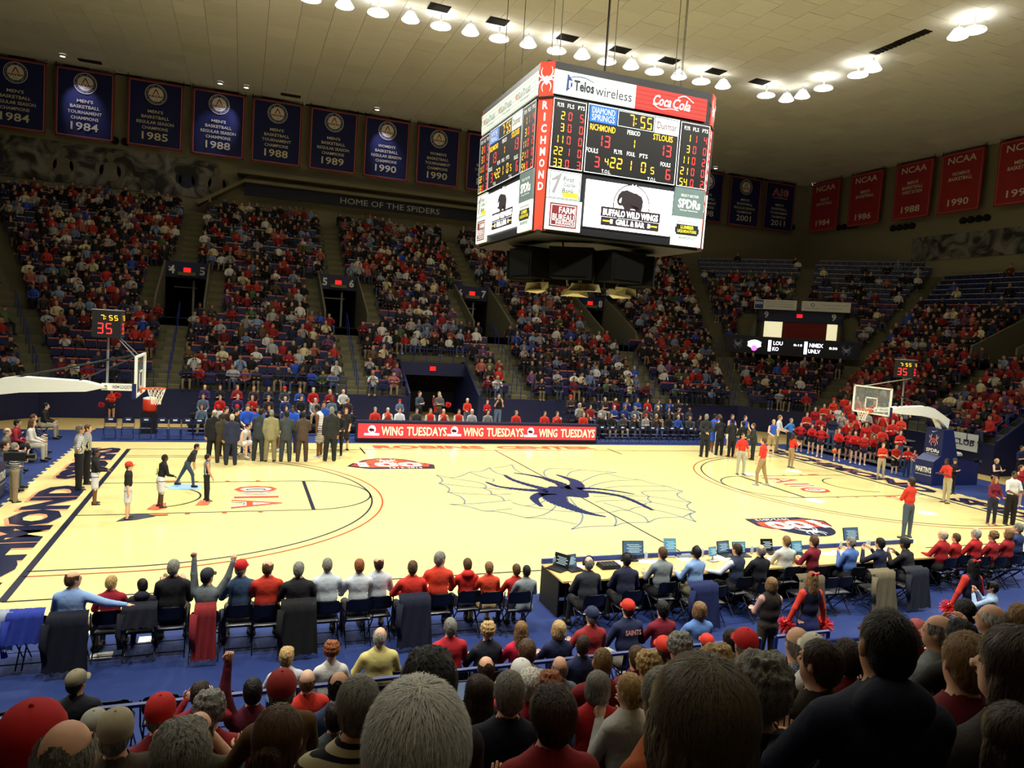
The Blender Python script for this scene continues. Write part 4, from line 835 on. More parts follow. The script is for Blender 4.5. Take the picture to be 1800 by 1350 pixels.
for i in range(4):
    a = -PI/2+i*PI/2-PI/4; n = Vector((math.cos(a), math.sin(a), 0)); u = Vector((-n.y, n.x, 0)); cw = CH*math.sqrt(2); rad = (2*HB-CH)/math.sqrt(2)
    g = empty('corner_column'); g.parent = sbd; g.matrix_local = frame(tuple(n*rad), u, Vector((0, 0, HH))+n*(HT-HB)*1.4)
    MB().box((0, HH/2, -.03), (cw+.02, HH, .06)).build('panel', ORCOL, g); MB().box((0, HH*.79, 0), (cw+.03, .05, .08)).build('joint', BLK, g)
    mb = MB(); spider(mb, 0, HH*.895, .33, .01)
    for j, ch in enumerate('RICHMOND'): tadd(mb, ch, 0, HH*.745-j*.315, .16 if ch != 'I' else None, .22, .01, .03)
    mb.build('lettering', WL, g)
MB().box((0, 0, HH+.0), (5.5, 5.5, .1)).build('top_frame', BLK, sbd); MB().box((0, 0, -.02), (5.5, 5.5, .08)).build('bottom_frame', BLK, sbd)
# speaker cluster below
spk = empty('speaker_cluster', (-.16, -.18, 8.1), label='cluster of black loudspeakers with pale horns hung under the scoreboard', cat='loudspeaker')
cab = MB().box((0, 0, 0), (1.2, .8, .92), taper=1.1).data('cabinet', M((12, 12, 12), .9, spec=.03)); grl = MB().box((0, -.42, 0), (1.05, .03, .8)).data('grille', M((12, 11, 10), .9, spec=.03))
for i in range(8):
    a = -PI/2+i*PI/4+.2; rr = 1.95; c = link('cabinet', cab, spk, (rr*math.cos(a), rr*math.sin(a), -.68)); c.rotation_euler = (0, 0, a+PI/2); link('grille', grl, c)
HORN = M((170, 162, 128), .6)
hd = MB().add([(-.1, 0, .1), (.1, 0, .1), (.1, 0, -.1), (-.1, 0, -.1), (-.42, -.5, .05), (.42, -.5, .05), (.5, -.5, -.18), (-.5, -.5, -.18)], [(0, 4, 5, 1), (1, 5, 6, 2), (2, 6, 7, 3), (3, 7, 4, 0), (0, 1, 2, 3)]).data('horn', HORN)
for i in range(6):
    a = -PI/2+i*PI/3-.35; h = link('horn', hd, spk, (1.3*math.cos(a), 1.3*math.sin(a), -1.3)); h.rotation_euler = (0, 0, a+PI/2)
mb = MB()
for a in range(4): mb.tube([(1.9*math.cos(a*PI/2+.8), 1.9*math.sin(a*PI/2+.8), 0), (1.2*math.cos(a*PI/2+.8), 1.2*math.sin(a*PI/2+.8), -1.3)], .03, 5)
mb.tube([(0, 0, 0), (0, 0, -1.3)], .06, 6); mb.build('rigging', M((70, 66, 60), .5), spk)
cbs = [(-2.6, -2.6), (-2.35, -2.6), (-.9, -2.6), (-.65, -2.6), (1.4, -2.6), (1.65, -2.6), (2.6, -1.0), (-2.6, 1.5), (-2.6, -.2)]
for i, (x, y) in enumerate(cbs): 
    tag(MB().tube([(x-.16, y-.18, 8.14+HH), (x-.16, y-.18, CZ)], .012, 5).build('hanging_cable', M((90, 86, 70), .6)), 'thin steel cable holding the scoreboard, '+['first', 'second', 'third', 'fourth', 'fifth', 'sixth', 'seventh', 'eighth', 'ninth'][i]+' from the front left corner', 'cable')
tag(MB().tube([(-.16, -.9, 8.14+HH), (-.16, -.9, CZ)], .035, 6).build('hanging_cable', BLK), 'thick black feeder cable above the middle of the scoreboard', 'cable')
# ================================================================ NEAR STAND
NT, NRZ, NY, NZ = .85, .41, -13.9, .2
def nrow(y): return max(0, int((NY-y)/NT))
def nz(y): return NZ+NRZ*nrow(y)
mb = MB()
for j in range(25):
    y = NY-NT*j; z = NZ+NRZ*j; mb.box((0, y-NT/2-.2, z/2-.005), (70, NT+.4, z-.01)) if j == 0 else mb.add([(-35, y, z-NRZ), (35, y, z-NRZ), (35, y, z), (-35, y, z), (-35, y-NT, z), (35, y-NT, z)], [(0, 1, 2, 3), (3, 2, 5, 4)])
tag(mb.build('near_grandstand', M((58, 56, 52), .9)), 'dark stepped floor of the near stand', kind='structure')
for j in range(9):
    y = NY-NT*(j+.55); b = empty('bench', (-4, y, NZ+NRZ*j), label='long navy bench of the near stand, row %s from the railing' % ['one', 'two', 'three', 'four', 'five', 'six', 'seven', 'eight', 'nine'][j], cat='bench')
    MB().box((0, -.02, .41), (22, .34, .05)).build('seat', DNAVY, b); pd = MB().box((0, -.02, .19), (.06, .3, .38)).data('leg', BLK)
    for i in range(8): link('leg', pd, b, (-10.5+3*i, 0, 0))
# railing in front of the near stand, in lengths
for a, b, lab in ((-14.2, -3.2, 'long navy railing between the rear folding chairs and the near stand'), (-2.9, -1.9, 'short navy railing panel beside the bald man in plaid')):
    n = max(1, int((b-a)/2.2)); handrail([(a+(b-a)*i/n, -13.72, .2 if 0 else .0) for i in range(n+1)], lab, h=.98, r=.032)
for i, (px, py) in enumerate([(1530, 1110), (1665, 1105), (1790, 1090)]):
    p = at(px, py, 1.5); o = empty('handrail', (p[0], -13.95, 0), label='curved navy stair rail in front, '+['left of the man in the navy hoodie', 'beside the man in grey plaid', 'at the right edge of the picture'][i], cat='handrail')
    MB().tube([(0, 0, .05), (0, .0, .85), (0, -.06, .97), (0, -.2, 1.05), (0, -1.6, 1.75), (0, -1.75, 1.75), (0, -1.8, 1.6), (0, -1.8, .8)], .035, 8).build('top_rail', RAILM, o, True)
# ================================================================ FOLDING CHAIRS
CHN, CHB = M((26, 34, 70), .3, scale=5), M((16, 18, 30), .28, scale=5); LOGOM = M((214, 218, 224), .6)
def chair_proto(seatm, framem, logo=False):
    o = empty('folding_chair')
    mb = MB(); n = 12; V = []
    for t in (.43, .455):
        for i in range(n+1): x = -.2+.4*i/n; V += [(x, -.2+.0*x, t), (x, .2-.03*(x/.2)**2, t)]
    m_ = 2*(n+1); mb.add(V, [(2*i+m_, 2*i+2+m_, 2*i+3+m_, 2*i+1+m_) for i in range(n)]+[(2*i, 2*i+1, 2*i+3, 2*i+2) for i in range(n)]+[(2*i+1, 2*i+1+m_, 2*i+3+m_, 2*i+3) for i in range(n)]+[(2*i, 2*i+2, 2*i+2+m_, 2*i+m_) for i in range(n)]+[(0, m_, m_+1, 1), (2*n, 2*n+1, 2*n+1+m_, 2*n+m_)])
    mb.build('seat', seatm, o, True)
    mb = MB(); V = []; rows = [(.60, .19), (.64, .205), (.70, .205), (.76, .20), (.80, .175), (.82, .12)]
    for s_ in (0, .018):
        for z, w_ in rows:
            for i in range(9): x = -w_+2*w_*i/8; V.append((x, -.235+.035*(x/.2)**2-s_-(z-.6)*.12, z))
    R = len(rows); mb.add(V, [(j*9+i, j*9+i+1, (j+1)*9+i+1, (j+1)*9+i) for j in range(R-1) for i in range(8)]+[(R*9+j*9+i, R*9+(j+1)*9+i, R*9+(j+1)*9+i+1, R*9+j*9+i+1) for j in range(R-1) for i in range(8)]+[((R-1)*9+i, (R-1)*9+i+1, R*9+(R-1)*9+i+1, R*9+(R-1)*9+i) for i in range(8)]+[(i, R*9+i, R*9+i+1, i+1) for i in range(8)])
    bk = mb.build('backrest', seatm, o, True)
    if logo: m2 = MB(); m2.box((0, -.218, .745), (.16, .012, .055)); m2.build('logo', LOGOM, bk)
    for s_ in (-1, 1):
        MB().tube([(s_*.215, -.26, .80), (s_*.215, -.21, .45), (s_*.215, .22, .015)], .011, 6).build('leg', framem, o)
        MB().tube([(s_*.2, .17, .43), (s_*.2, -.24, .015)], .011, 6).build('leg', framem, o)
    MB().tube([(-.2, -.2, .1), (.2, -.2, .1)], .008, 5).build('stretcher', framem, o); MB().tube([(-.215, .16, .12), (.215, .16, .12)], .008, 5).build('stretcher', framem, o)
    return o
PR = {'far': [chair_proto(CHN, CHN, True), 0], 'near': [chair_proto(CHB, M((20, 20, 26), .25, metal=.3)), 0]}
def chair(kind, x, y, ang, label, group=None, z=0):
    p = PR[kind]; o = p[0] if not p[1] else copy_tree(p[0]); p[1] = 1
    o.location = (x, y, z+.006); o.rotation_euler = (0, 0, math.radians(-ang)); o['label'] = label; o['category'] = 'chair'
    if group: o['group'] = group
    return o
ORD = ['first', 'second', 'third', 'fourth', 'fifth', 'sixth', 'seventh', 'eighth', 'ninth', 'tenth', 'eleventh', 'twelfth', 'thirteenth', 'fourteenth', 'fifteenth', 'sixteenth', 'seventeenth', 'eighteenth', 'nineteenth', 'twentieth']
for i, px in enumerate((192, 224, 256, 285, 308, 330, 351)):
    p = at(px, 737, .8); chair('far', p[0], 9.85, 180, 'empty navy folding chair, %s from the left by the far left corner' % ORD[i], 'far bench chairs on the left')
for i in range(11):
    chair('far', 6.45+.58*i, 9.8, 180, 'empty navy folding chair, %s right of the red LED board' % ORD[i], 'far bench chairs right of the board')
# ================================================================ LED COURTSIDE BOARD
led = empty('led_board', (.09, 9.55, 0), label='long red LED courtside board reading WING TUESDAYS three times', cat='board')
LW = 11.7
MB().box((0, .15, .46), (LW, .3, .9)).box((0, .15, .92), (LW+.1, .4, .05)).build('cabinet', M((26, 28, 62), .4), led)
MB().box((0, -.012, .08), (LW, .02, .13)).build('kick_strip', M((18, 14, 16), .4), led)
LRED = M((222, 50, 60), .35, emit=.85, amt=.01); CREAM = M((255, 244, 176), .35, emit=1.2, amt=.01); LWT = M((255, 240, 250), .35, emit=1.1, amt=.01); LDK = M((70, 20, 30), .35, emit=.1)
g = empty('screen_plane'); g.parent = led; g.matrix_local = frame((0, 0, .5), (1, 0, 0), (0, 0, 1))
sc = MB().box((0, 0, .0), (LW-.16, .64, .02)).build('screen', LRED, g); mb = MB()
for i in range(3):
    c = -3.55+3.75*i; x = c-1.62
    disc2(mb, x, .06, .17, .014, 24, 1, 1.1); poly_fan(mb, [(x+.14*a, .04+.13*b) for a, b in BUFF], .016, 2); rect2(mb, x-.33, -.2, x+.33, -.1, .016, 1); tadd(mb, 'BUFFALO WILD WINGS', x, -.15, .6, .055, .018, .0, 2)
    tadd(mb, 'WING', c-.72, 0, .98, .42, .014, .03, 2); tadd(mb, 'TUESDAYS', c+.85, 0, 1.85, .42, .014, .03, 2); tadd(mb, 'WING', c-.72, 0, .96, .40, .018, .015, 0); tadd(mb, 'TUESDAYS', c+.85, 0, 1.83, .40, .018, .015, 0)
mb.build('lettering', [CREAM, LWT, LDK], sc)
for i in range(6): rect2(m2 := MB(), -4.9+1.9*i, -.42, -4.5+1.9*i, -.40, .02); m2.build('label_plate', WHM, g)
tag(MB().box((0, .55, .73), (LW, .6, .04)).box((-5.4, .55, .36), (.06, .5, .7)).box((0, .55, .36), (.06, .5, .7)).box((5.4, .55, .36), (.06, .5, .7)).build('scorers_table', BLK, loc=(.09, 9.7, 0)), 'long black scorers table standing behind the red LED board', 'table')
# ================================================================ BASKETS
PADM = M((24, 34, 84), .45, scale=3, amt=.08); PWH = M((224, 226, 218), .35, amt=.03); GLASS = M((200, 220, 225), .05, alpha=.12, amt=.01); ORG = M((226, 88, 30), .4, amt=.05); NETM = M((232, 230, 222), .8)
def digits3(par, mw, w, h, txt=(('7:55', 0), ('35', 1))):
    g = empty('digit_plane'); g.parent = par; g.matrix_local = mw; mb = MB()
    digits(mb, '7:55', w*.40, h*.25, w*.13, h*.2, 0, 1.4, .01); digits(mb, '35', w*.2, -h*.17, w*.22, h*.42, 1, 1.35, .01); mb.build('digits', [AMB, REDL], g)
for sx in (-1, 1):
    rt = empty('basketball_goal', (sx*16.0, 0, 0), label='%s basketball goal with glass backboard, white arm and navy padded base' % ('left' if sx < 0 else 'right'), cat='goal')
    X = lambda x: sx*(x-16.0)
    gl = MB().box((X(13.13), 0, 3.43), (.012, 1.80, 1.04)).build('backboard_glass', GLASS, rt)
    mb = MB()
    for y, z, dy, dz in ((0, 3.95, 1.86, .055), (0, 2.91, 1.86, .055), (-.905, 3.43, .055, 1.07), (.905, 3.43, .055, 1.07)): mb.box((X(13.13), y, z), (.07, dy, dz))
    mb.build('backboard_frame', PWH, gl)
    mb = MB()
    for y, z, dy, dz in ((0, 3.52, .61, .05), (0, 3.08, .61, .05), (-.28, 3.3, .05, .46), (.28, 3.3, .05, .46)): mb.box((X(13.115), y, z), (.01, dy, dz))
    mb.build('target_square', PWH, gl)
    MB().box((X(13.15), 0, 2.9), (.09, 1.86, .07)).box((X(13.16), -.93, 3.05), (.1, .06, .4)).box((X(13.16), .93, 3.05), (.1, .06, .4)).build('edge_padding', PADM, rt)
    rc = X(12.725); n = 24; mb = MB(); mb.tube([(rc+.236*math.cos(2*PI*i/n), .236*math.sin(2*PI*i/n), 3.048) for i in range(n+1)], .012, 6, 0, False); mb.box((X(13.02), 0, 3.04), (.2, .16, .04)); mb.box((X(13.1), 0, 3.0), (.03, .2, .16)); rim = mb.build('rim', ORG, rt, True)
    mb = MB(); K = 12
    for k in range(K):
        for dr in (1, -1):
            mb.tube([(rc+r*math.cos(2*PI*(k+dr*t)/K), r*math.sin(2*PI*(k+dr*t)/K), 3.04-z) for r, z, t in ((.23, 0, 0), (.195, .12, .5), (.155, .24, 1.), (.125, .34, 1.5), (.12, .43, 2.))], .0065, 4, 0, False)
    mb.build('net', NETM, rt)
    mb = MB()   # white boom housing
    prof = [(13.9, 3.06), (14.45, 3.2), (16.0, 3.27), (16.35, 3.2), (17.3, 2.75), (17.25, 2.35), (16.75, 2.72), (16.3, 2.80), (15.9, 2.86), (14.4, 2.93)]
    V = [(X(x), y, z) for y in (-.2, .2) for x, z in prof]; N = len(prof); mb.add(V, [tuple(range(N))[::-1], tuple(range(N, 2*N))]+[(i, (i+1) % N, N+(i+1) % N, N+i) for i in range(N)]); mb.build('arm_cover', PWH, rt)
    MB().tube([(X(14.3), 0, 3.05), (X(13.2), 0, 3.1)], .05, 8).tube([(X(16.2), -.16, 3.2), (X(13.3), -.1, 3.95)], .025, 6).tube([(X(14.6), .0, 3.2), (X(13.25), .5, 3.9)], .02, 6).box((X(13.6), 0, 3.03), (.75, .12, .16)).build('arm', BLK, rt)
    g = empty('sign_plane'); g.parent = rt; g.matrix_local = frame((X(13.62), -.1, 3.07), (1, 0, 0), (0, 0, 1)); b_ = MB().box((0, 0, 0), (.86, .19, .03)).build('arm_sign', WHM, g); mb = MB(); tadd(mb, 'WE', -.12, 0, .11, .09, .018, .01); tadd(mb, 'LOGISTICS', .2, 0, .36, .09, .018, .01); disc2(mb, -.33, 0, .04, .018, 12); poly2(mb, [(-.03+.035*math.sin(t)**3*1.1, .005+.03*(.8*math.cos(t)-.35*math.cos(2*t))) for t in [k*PI/8 for k in range(16)]], .018); mb.build('lettering', M((50, 54, 60), .5), b_)
    # base and tower padding
    tw_ = [(16.35, 0.02), (19.0, .02), (19.0, .95), (17.7, 1.15), (17.3, 2.35), (16.75, 2.35), (16.75, 1.25), (16.35, 1.0)]
    V = [(X(x), y, z) for y in (-.42, .42) for x, z in tw_]; N = len(tw_); mb = MB().add(V, [tuple(range(N))[::-1], tuple(range(N, 2*N))]+[(i, (i+1) % N, N+(i+1) % N, N+i) for i in range(N)])
    bp = mb.build('base_padding', PADM, rt)
    MB().tube([(X(17.0), 0, 2.3), (X(16.6), 0, 2.85)], .1, 10).build('mast', PWH, rt)
    g = empty('pad_plane'); g.parent = rt; g.matrix_local = frame((X(16.75)-sx*.012, 0, 1.8), (0, sx*-1, 0), (0, 0, 1)) ; mb = MB(); spider(mb, 0, .05, .25, .004, 1); spider(mb, 0, .05, .22, .006, 2)
    ribbon(mb, smooth_line([(-.11, .42), (-.05, .395), (.13, .47)], 5), [.03, .028, .026, .024, .022, .02, .018, .014, .01, .008, .004], .004, 0)
    tadd(mb, 'SPDRs', 0, -.38, .62, .15, .004, .03, 0); tadd(mb, 'SELECT SECTOR FUNDS', 0, -.52, .55, .05, .004, 0, 0); mb.build('pad_print', [WHM, WHM, M((196, 50, 40), .6)], g)
    g = empty('pad_plane'); g.parent = rt; g.matrix_local = frame((X(16.35)-sx*.012, 0, .52), (0, sx*-1, 0), (0, 0, 1)); mb = MB(); tadd(mb, "MARTIN'S", 0, .1, .74, .24, .004, .03, 0); tadd(mb, 'Quality You Can Taste Since 1950', 0, -.12, .74, .055, .004, .005, 0); mb.build('pad_print', WHM, g)
    sk = empty('shot_clock'); sk['label'] = 'black shot clock reading 7:55 and 35 above the %s backboard' % ('left' if sx < 0 else 'right'); sk['category'] = 'clock'
    cx = sx*13.93 if sx < 0 else 14.75; cy = 0 if sx < 0 else 0.; sk.location = (cx, cy, 4.76); sk.rotation_euler = (0, 0, 0 if sx < 0 else math.radians(-60))
    MB().box((0, 0, 0), (.68, .68, .72)).build('cabinet', BLK, sk); MB().box((0, 0, .37), (.7, .7, .02)).build('cap', GREYM, sk)
    for fr_ in (((0, -.345, 0), (1, 0, 0)), ((.345, 0, 0), (0, 1, 0)), ((-.345, 0, 0), (0, -1, 0))): digits3(sk, frame(fr_[0], fr_[1], (0, 0, 1)), .68, .68)
    MB().tube([(0, 0, -.36), (0, 0, -1.6)], .035, 6).tube([(-sx*.0+.25, -.2, -.36), (sx*(13.2)-cx, -.4, 3.9-4.76)], .014, 5).tube([(.25, .2, -.36), (sx*13.2-cx, .4, 3.9-4.76)], .014, 5).build('bracket', GREYM, sk)
# ================================================================ PRESS TABLE
TW = M((206, 172, 112), .4, kind='wood', amt=.12); SKT = M((14, 14, 22), .8)
DX0, DX1, DY0, DY1 = -4.88, 4.95, -10.35, -9.35
for i in range(4):
    a = DX0+(DX1-DX0)*i/4; b = DX0+(DX1-DX0)*(i+1)/4
    d = empty('press_table', ((a+b)/2, (DY0+DY1)/2, 0), label='wood-topped press table with black skirt, %s of four in the row' % ORD[i], cat='table')
    w_ = b-a
    MB().box((0, 0, .74), (w_-.01, 1.0, .035)).build('tabletop', TW, d); MB().box((0, .49, .40), (w_-.02, .03, .68)).build('front_skirt', SKT, d)
    MB().box((0, .53, .80), (w_-.01, .05, .10)).build('front_ledge', M((40, 62, 130), .5), d)
    for s_ in (-1, 1):
        if (i == 0 and s_ < 0) or (i == 3 and s_ > 0): MB().box((s_*(w_/2-.02), .1, .37), (.03, .85, .72)).build('side_panel', SKT, d)
        MB().tube([(s_*(w_/2-.15), -.35, 0), (s_*(w_/2-.15), -.35, .72)], .018, 6).build('leg', BLK, d)
LAPS = M((70, 130, 160), .3, emit=.35, amt=.3, scale=12); LSC2 = M((60, 84, 110), .3, emit=.5, amt=.5, scale=14); LDB = M((24, 26, 30), .4); LGY = M((150, 152, 156), .4)
def laptop(px, py, ang, w_, h_, scr, body_, label, nm='laptop', z=.76, tilt=.25):
    p = at(px, py, z+.1); o = empty(nm, (p[0], p[1], z), label=label, cat='laptop' if nm == 'laptop' else nm); o.rotation_euler = (0, 0, math.radians(-ang))
    if nm == 'laptop': k = MB().box((0, -.12, .012), (w_, .24, .02)).build('keyboard_base', body_, o)
    else: MB().box((0, 0, .01), (.2, .16, .02)).tube([(0, .02, .02), (0, .02, .14)], .02, 6).build('stand', body_, o)
    z0 = .02 if nm == 'laptop' else .1
    l = MB().box((0, 0, h_/2), (w_, .015, h_)).build('screen_lid', body_, o, loc=(0, .01, z0)); l.rotation_euler = (-tilt, 0, 0); mb = MB().box((0, -.009, h_/2), (w_-.03, .004, h_-.03)); s2 = mb.build('display', scr, l)
    m2 = MB(); [m2.box((-.0+(j % 2)*.04, -.0125, h_*(.25+.12*j)), (w_*.6, .002, .012)) for j in range(5)]; m2.build('text_lines', M((170, 200, 215), .5, emit=.3), s2)
    return o
for q in [(985, 990, 60, .36, .26, LDB, LDB, 'thin laptop turned edge-on at the left end of the press table'), (1004, 990, -12, .3, .24, LSC2, LDB, 'small black laptop left of the man with the headset', 'laptop'), (1113, 977, 8, .46, .30, LSC2, LDB, 'wide black monitor showing the game, second seat of the press table', 'monitor'),
          (1178, 970, 10, .28, .28, LAPS, LGY, 'grey tablet computer behind the man in the grey sweater', 'monitor'), (1273, 966, -6, .34, .26, LSC2, LDB, 'black laptop with lines of text, left of the navy vest'), (1300, 966, 6, .32, .24, LAPS, LDB, 'laptop with a pale blue screen right of the navy vest'), (1254, 978, -10, .22, .2, LAPS, LGY, 'small silver tablet beside the phone on the press table', 'monitor'),
          (1349, 962, 6, .3, .26, LDB, LDB, 'black laptop with its lid to the bald man'), (1402, 966, 0, .3, .26, LAPS, LDB, 'laptop between the white sweater and the dark red sweater'), (1497, 950, 0, .46, .30, LSC2, LDB, 'wide black monitor beside the man in the blue sweater', 'monitor')]: laptop(*q)
papm = M((236, 236, 230), .6, amt=.04); k = 0
for px in (1000, 1010, 1062, 1080, 1092, 1128, 1146, 1200, 1262, 1275, 1412, 1450, 1462, 1475, 1540, 1560):
    p = at(px, 992-(px-1000)*.045+random.uniform(-3, 3), .765); z = .76+.0015*(k % 3); o = MB().box((0, 0, 0), (.28, .21, .0015)).build('paper_sheet', papm, loc=(p[0], min(p[1], -9.55), z)); o.rotation_euler = (0, 0, random.uniform(-.6, .6))
    tag(o, 'white printed sheet lying on the press table, %s from the left' % ORD[k], 'paper', 'sheets on the press table'); k += 1
btm = M((190, 205, 215), .1, alpha=.55, amt=.05); bd = None
for i, (px, py) in enumerate([(974, 995), (1135, 985), (1222, 972), (1318, 972), (1473, 963), (1518, 960), (1527, 962)]):
    p = at(px, py, .76); r = empty('water_bottle', (p[0], max(min(p[1], -9.45), -10.2), .76), label='small clear water bottle on the press table, %s from the left' % ORD[i], cat='bottle')
    if bd is None: bd = (MB().lathe([(.001, 0), (.032, 0), (.033, .13), (.02, .17), (.013, .19)], n=12).data('bottle_body', btm, True), MB().lathe([(.014, .185), (.014, .205), (.001, .206)], n=10).data('cap', PWH))
    link('bottle_body', bd[0], r); link('cap', bd[1], r)
mb = MB()
o = empty('telephone', (at(1200, 977, .76)[0], at(1200, 977, .76)[1], .76), label='grey desk console between two headset users on the press table', cat='console'); MB().box((0, 0, .03), (.34, .26, .05), taper=.85).build('body', M((120, 130, 136), .5), o); MB().tube([(-.12, -.1, .07), (-.12, .1, .07)], .02, 6).build('handset', LDB, o)
o = empty('audio_mixer', (at(1040, 985, .76)[0]+.15, -9.75, .76), label='black audio mixer with knobs before the man in the dark suit', cat='console'); MB().box((0, 0, .04), (.42, .3, .07), taper=.9).build('body', LDB, o); mb = MB(); [mb.lathe([(.012, .07), (.010, .095), (.001, .096)], (-.16+.08*a, -.1+.07*b, 0), 6) for a in range(5) for b in range(3)]; mb.build('knobs', GREYM, o)
mb = MB(); P = [at(990+i*4, 1092+12*math.sin(i*.7)+i*1.2, 0) for i in range(14)]
tag(MB().tube([(p[0], p[1], .018) for p in P], .012, 5).build('cable', BLK), 'black cable curling on the blue carpet left of the press table', 'cable')
# black stacking chairs at the press table, some with coats
STK = [chair_proto(M((18, 18, 24), .4), M((40, 40, 46), .3, metal=.5)), 0]; PR['stack'] = STK
def coat_on(x, y, ang, col, label, w_=.5, L=.75):
    mb = MB(); nx, nz_ = 16, 10; V = []
    for j in range(nz_+1):
        z = .9-L*j/nz_ if j > 1 else .9-.03*j
        for i in range(nx+1):
            u = i/nx-.5; fl = (.012+.03*j/nz_)*math.sin(i*1.3+j*.35+w_*9)+.014*math.sin(i*2.9-j*.5); V.append((u*w_*(1+.16*j/nz_), -.27-.02*j/nz_-.06*(j/nz_)+fl*.5-(.02 if j else -.05), z+.012*math.sin(i*2.3)*(j > 8)))
    mb.add(V, [(j*(nx+1)+i, j*(nx+1)+i+1, (j+1)*(nx+1)+i+1, (j+1)*(nx+1)+i) for j in range(nz_) for i in range(nx)])
    V2 = [(v[0], v[1]+.03+ (.1 if v[2] > .86 else 0), v[2]) for v in V[:(nx+1)*5]]; mb.add(V2, [(j*(nx+1)+i, (j+1)*(nx+1)+i, (j+1)*(nx+1)+i+1, j*(nx+1)+i+1) for j in range(4) for i in range(nx)])
    mb.tube([(-w_*.5, -.3, .8), (-w_*.56, -.33, .5), (-w_*.5, -.34, .3)], [.06, .05, .045], 7)
    o = mb.build('coat', M(col, .9, scale=18, amt=.15, bump=.3), None, True, loc=(x, y, 0)); o.rotation_euler = (0, 0, math.radians(-ang)); o.scale = (1, 1, 1); tag(o, label, 'coat'); return o
# ================================================================ PEOPLE
# a body is one surface: blended round cones and ellipsoids sampled on a grid and skinned (surface nets)
def surface_nets(D, org, h):
    """D sampled field (negative inside) -> vertices, quads"""
    s = D < 0; nx, ny, nz = D.shape
    c = [s[i:nx-1+i, j:ny-1+j, k:nz-1+k] for i in (0, 1) for j in (0, 1) for k in (0, 1)]
    n = sum(q.astype(np.int8) for q in c); act = (n > 0) & (n < 8)
    I = np.argwhere(act); idx = -np.ones(act.shape, int); idx[act] = np.arange(len(I))
    P = np.zeros((len(I), 3)); W = np.zeros(len(I))
    cor = [(i, j, k) for i in (0, 1) for j in (0, 1) for k in (0, 1)]
    val = {q: D[I[:, 0]+q[0], I[:, 1]+q[1], I[:, 2]+q[2]] for q in cor}
    for a in cor:
        for ax in range(3):
            if a[ax]: continue
            b = list(a); b[ax] = 1; b = tuple(b); va, vb = val[a], val[b]; m_ = (va < 0) != (vb < 0)
            t = np.where(m_, va/np.where(va == vb, 1, va-vb), 0); p = np.tile(np.array(a, float), (len(I), 1)); p[:, ax] += t
            P[m_] += p[m_]; W[m_] += 1
    P = (I+P/W[:, None])*h+org
    Q = []
    for ax in range(3):
        b, c_ = (ax+1) % 3, (ax+2) % 3
        sl0 = [slice(None)]*3; sl1 = [slice(None)]*3; sl0[ax] = slice(0, -1); sl1[ax] = slice(1, None)
        e = s[tuple(sl0)] != s[tuple(sl1)]; E = np.argwhere(e)
        E = E[(E[:, b] > 0) & (E[:, c_] > 0) & (E[:, b] < D.shape[b]-1) & (E[:, c_] < D.shape[c_]-1)]
        inside = s[E[:, 0], E[:, 1], E[:, 2]]
        def id_(db, dc):
            q = E.copy(); q[:, b] -= db; q[:, c_] -= dc; return idx[q[:, 0], q[:, 1], q[:, 2]]
        q = np.stack([id_(1, 1), id_(0, 1), id_(0, 0), id_(1, 0)], 1); q[~inside] = q[~inside][:, ::-1]; Q.append(q)
    return P, np.concatenate(Q)
